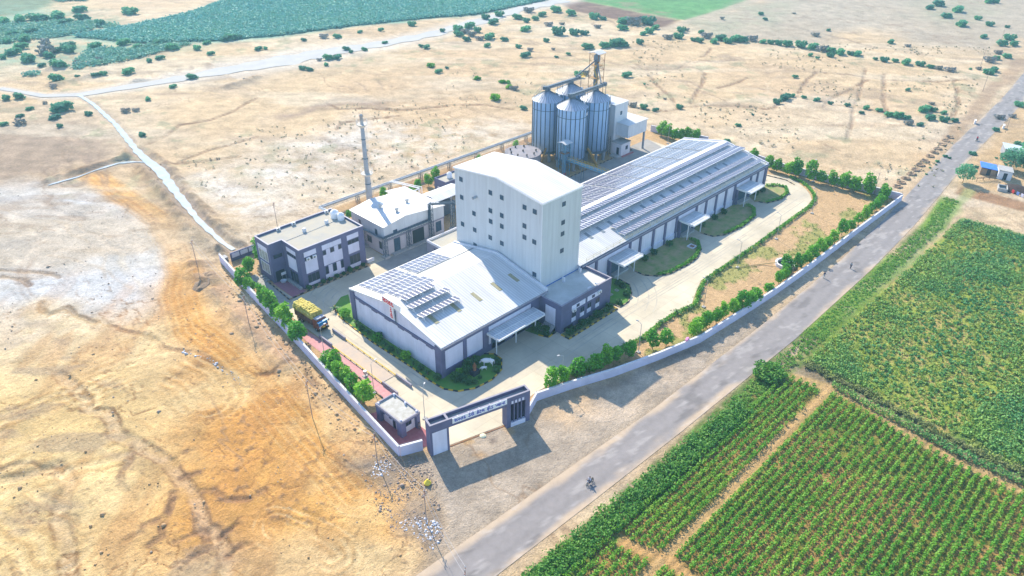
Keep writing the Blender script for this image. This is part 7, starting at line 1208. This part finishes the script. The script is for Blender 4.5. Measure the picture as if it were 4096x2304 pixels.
# ---------------------------------------------------------------- huts and roadside things at the right edge
hutp = [(249.98,44.76),(249.76,41.18),(253.78,40.78),(255.04,44.56)]
def hut(name, c, sx, sy, h, rz, wallc, label, cat='hut', door=True, roofc=None, pitch=.25):
    r = thing(name, label, cat, c, rz); k = MB(); k.box(-sx/2,-sy/2,0,sx/2,sy/2,h); k.build('wall', wallc, r, True); k = MB(); k.ext([(-sx/2-.2,-sy/2-.2,h),(-sx/2-.2,sy/2+.2,h+pitch),(-sx/2-.2,sy/2+.2,h+pitch+.12),(-sx/2-.2,-sy/2-.2,h+.12)], (sx+.4,0,0)); k.build('roof', roofc or conc2, r, True)
    if door: k = MB(); k.box(-sx/2-.04,-.6,.05,-sx/2,.4,2.1); k.build('door', glass, r, True)
    return r
hc = [(251.06,42.13)][0]; hut('white_hut', (hc[0]+2.0, hc[1]+.9), 4.2, 3.6, 2.6, .35, white, 'small white box hut with one dark doorway at the right edge')
tp = [(251.73,45.98)][0]; r = hut('tarpaulin_shelter', (tp[0]+1.6, tp[1]+1.6), 4.6, 4.2, 2.0, .35, mat('mud_wall', (.30,.21,.14), .9), 'mud shelter under a crumpled bright blue tarpaulin beside the white hut', 'shelter', True, mat('blue_tarpaulin', (.03,.14,.62), .5, nscale=1.5, col2=(.10,.28,.75), bump=.8), .4)
gp = [(271.39,45.85)][0]; hut('patched_shed', (gp[0]+3.0, gp[1]+.5), 6.0, 6.0, 2.3, .4, mat('grey_wall', (.30,.31,.33), .9), 'grey shed with a patched pale sheet roof farther up the roadside', 'shed', True, mat('patched_sheet', (.62,.68,.70), .6, nscale=1.2, col2=(.40,.46,.5)), .6)
nh = [(245.86,37.26)][0]; r = thing('dark_heap', 'low round dark brown dung heap beside the huts', 'heap', nh); k = MB(); k.lathe([(4.2,0),(3.6,.35),(2.2,.75),(.8,1.0),(0,1.02)], (0,0), 24); k.build('mound', mat('dark_dung', (.05,.03,.025), .95, nscale=1.5, namt=.4, bump=.5), r, True)
tq = [(242.72,40.35)][0]; r = thing('water_trough', 'open concrete water trough with dark water by the ploughed strip', 'trough', tq, .3); k = MB(); k.wallstrip([(-1.6,-1.1),(1.6,-1.1),(1.6,1.1),(-1.6,1.1),(-1.6,-1.1)], .25, 0, 1.1); k.build('tank_wall', conc2, r, True); k = MB(); k.box(-1.5,-1.0,.05,1.5,1.0,.75); k.build('dark_water', MATS['well_water'], r, True)
cq = [(246.59,45.65)][0]; r = thing('feeding_rack', 'long rough wooden feeding rack on forked posts near the huts', 'rack', cq, -.55); k = MB(); k.bar((-3.5,0,1.1),(3.5,0,1.1),.12); k.bar((-3.5,.6,1.1),(3.5,.6,1.1),.1); [k.bar((x_,.3,0),(x_,.3,1.15),.1) for x_ in (-3.2,-1,1.2,3.2)]; k.build('rack_frame', bark, r, True)
for n_, (x_, c_) in enumerate(((0,(.55,.04,.04)),(1.3,(.12,.2,.45)),(2.5,(.5,.5,.62)),(3.6,(.62,.6,.68)))):
    q = [(242.21,37.50)][0]; o = MB().box(-.45,-.08,.2,.45,.08,1.1).build('washing', mat('cloth_%d' % n_, c_, .9), None, True); o.location = (q[0]-.45*x_, q[1]-1.05*x_, 0); o.rotation_euler = (.1,0,.9); tag(o, ['red','dark blue','pale lilac','off white'][n_]+' cloth hung at the edge of the dung heap', 'cloth')
for p, l in (([(298.72,64.97)][0],'white roadside marker block on the left verge of the far road'),([(300.48,56.31)][0],'white roadside marker block on the right verge of the far road')):
    r = thing('road_marker', l, 'road marker', p, .3, 'white culvert markers'); k = MB(); k.box(-.9,-.25,0,.9,.25,1.2); k.build('block', white, r, True); k = MB(); k.box(-.95,-.3,1.2,.95,.3,1.3); k.build('cap', whitep, r, True)
hm = mat('pit_mound', (.20,.135,.09), .95, nscale=2, col2=(.34,.24,.15)); pit_l = [(223.44,62.54),(227.20,63.00),(231.35,63.17),(236.06,63.33),(240.27,63.67),(245.13,64.09),(249.68,64.32),(255.02,64.71),(259.26,64.84),(263.49,65.24),(268.45,65.57),(272.90,65.99),(277.28,66.23)]
pr = thing('planting_pit', 'x', 'pit'); k = MB(); k.lathe([(1.5,0),(1.15,.42),(.7,.28),(.45,.04),(0,.02)], (0,0), 14); k.v = [(x*RG.uniform(.85,1.15), y*RG.uniform(.8,1.1), z*RG.uniform(.5,1.3)) for x, y, z in k.v]; k.build('earth_ring', hm, pr, True)
for n_, p in enumerate(pit_l):
    l = 'dark earth ring of a planting pit beside the road, '+ORD[n_]+' from the far wall corner'
    if n_ == 0: pr.location = (*p, 0); tag(pr, l, None, 'planting pits along the road')
    else: dup(pr, p, n_, l, 'planting pits along the road')
wp = [(114.21,62.98)][0]; o = MB(); sackbox(o, (0,0,0), 1.6, .7, .5, .3); o = o.build('pink_bundle', mat('pink_cloth', (.62,.25,.42), .8), None, True); o.location = (112.4, 61.5, 2.1); tag(o, 'pink cloth bundle lying on top of the front boundary wall', 'bundle')
dk = [(55.54,153.72)][0]; r = thing('earth_bank', 'dark undercut earth bank beside the wall corner', 'earth bank', dk, .8); k = MB(); k.lathe([(3.4,-.1),(2.6,.6),(1.5,1.0),(0,1.1)], (0,0), 16); k.v = [(x*1.5*RG.uniform(.85,1.15), y*.7*RG.uniform(.85,1.15), z*RG.uniform(.7,1.2)) for x, y, z in k.v]; k.build('mound', hm, r, True)

# ---------------------------------------------------------------- haze over the whole view
HZ = 0.00032
if HZ:
    hz = MB().box(-60,-160,-2.5,1900,1900,96).build('haze', mat('haze_air', (1,1,1))); tag(hz, kind='stuff'); t = MATS['haze_air'].node_tree; t.nodes.clear(); vo = t.nodes.new('ShaderNodeVolumePrincipled'); vo.inputs['Density'].default_value = HZ; vo.inputs['Color'].default_value = (.42,.80,1.0,1); vo.inputs['Anisotropy'].default_value = .2; ou = t.nodes.new('ShaderNodeOutputMaterial'); t.links.new(vo.outputs[0], ou.inputs['Volume'])
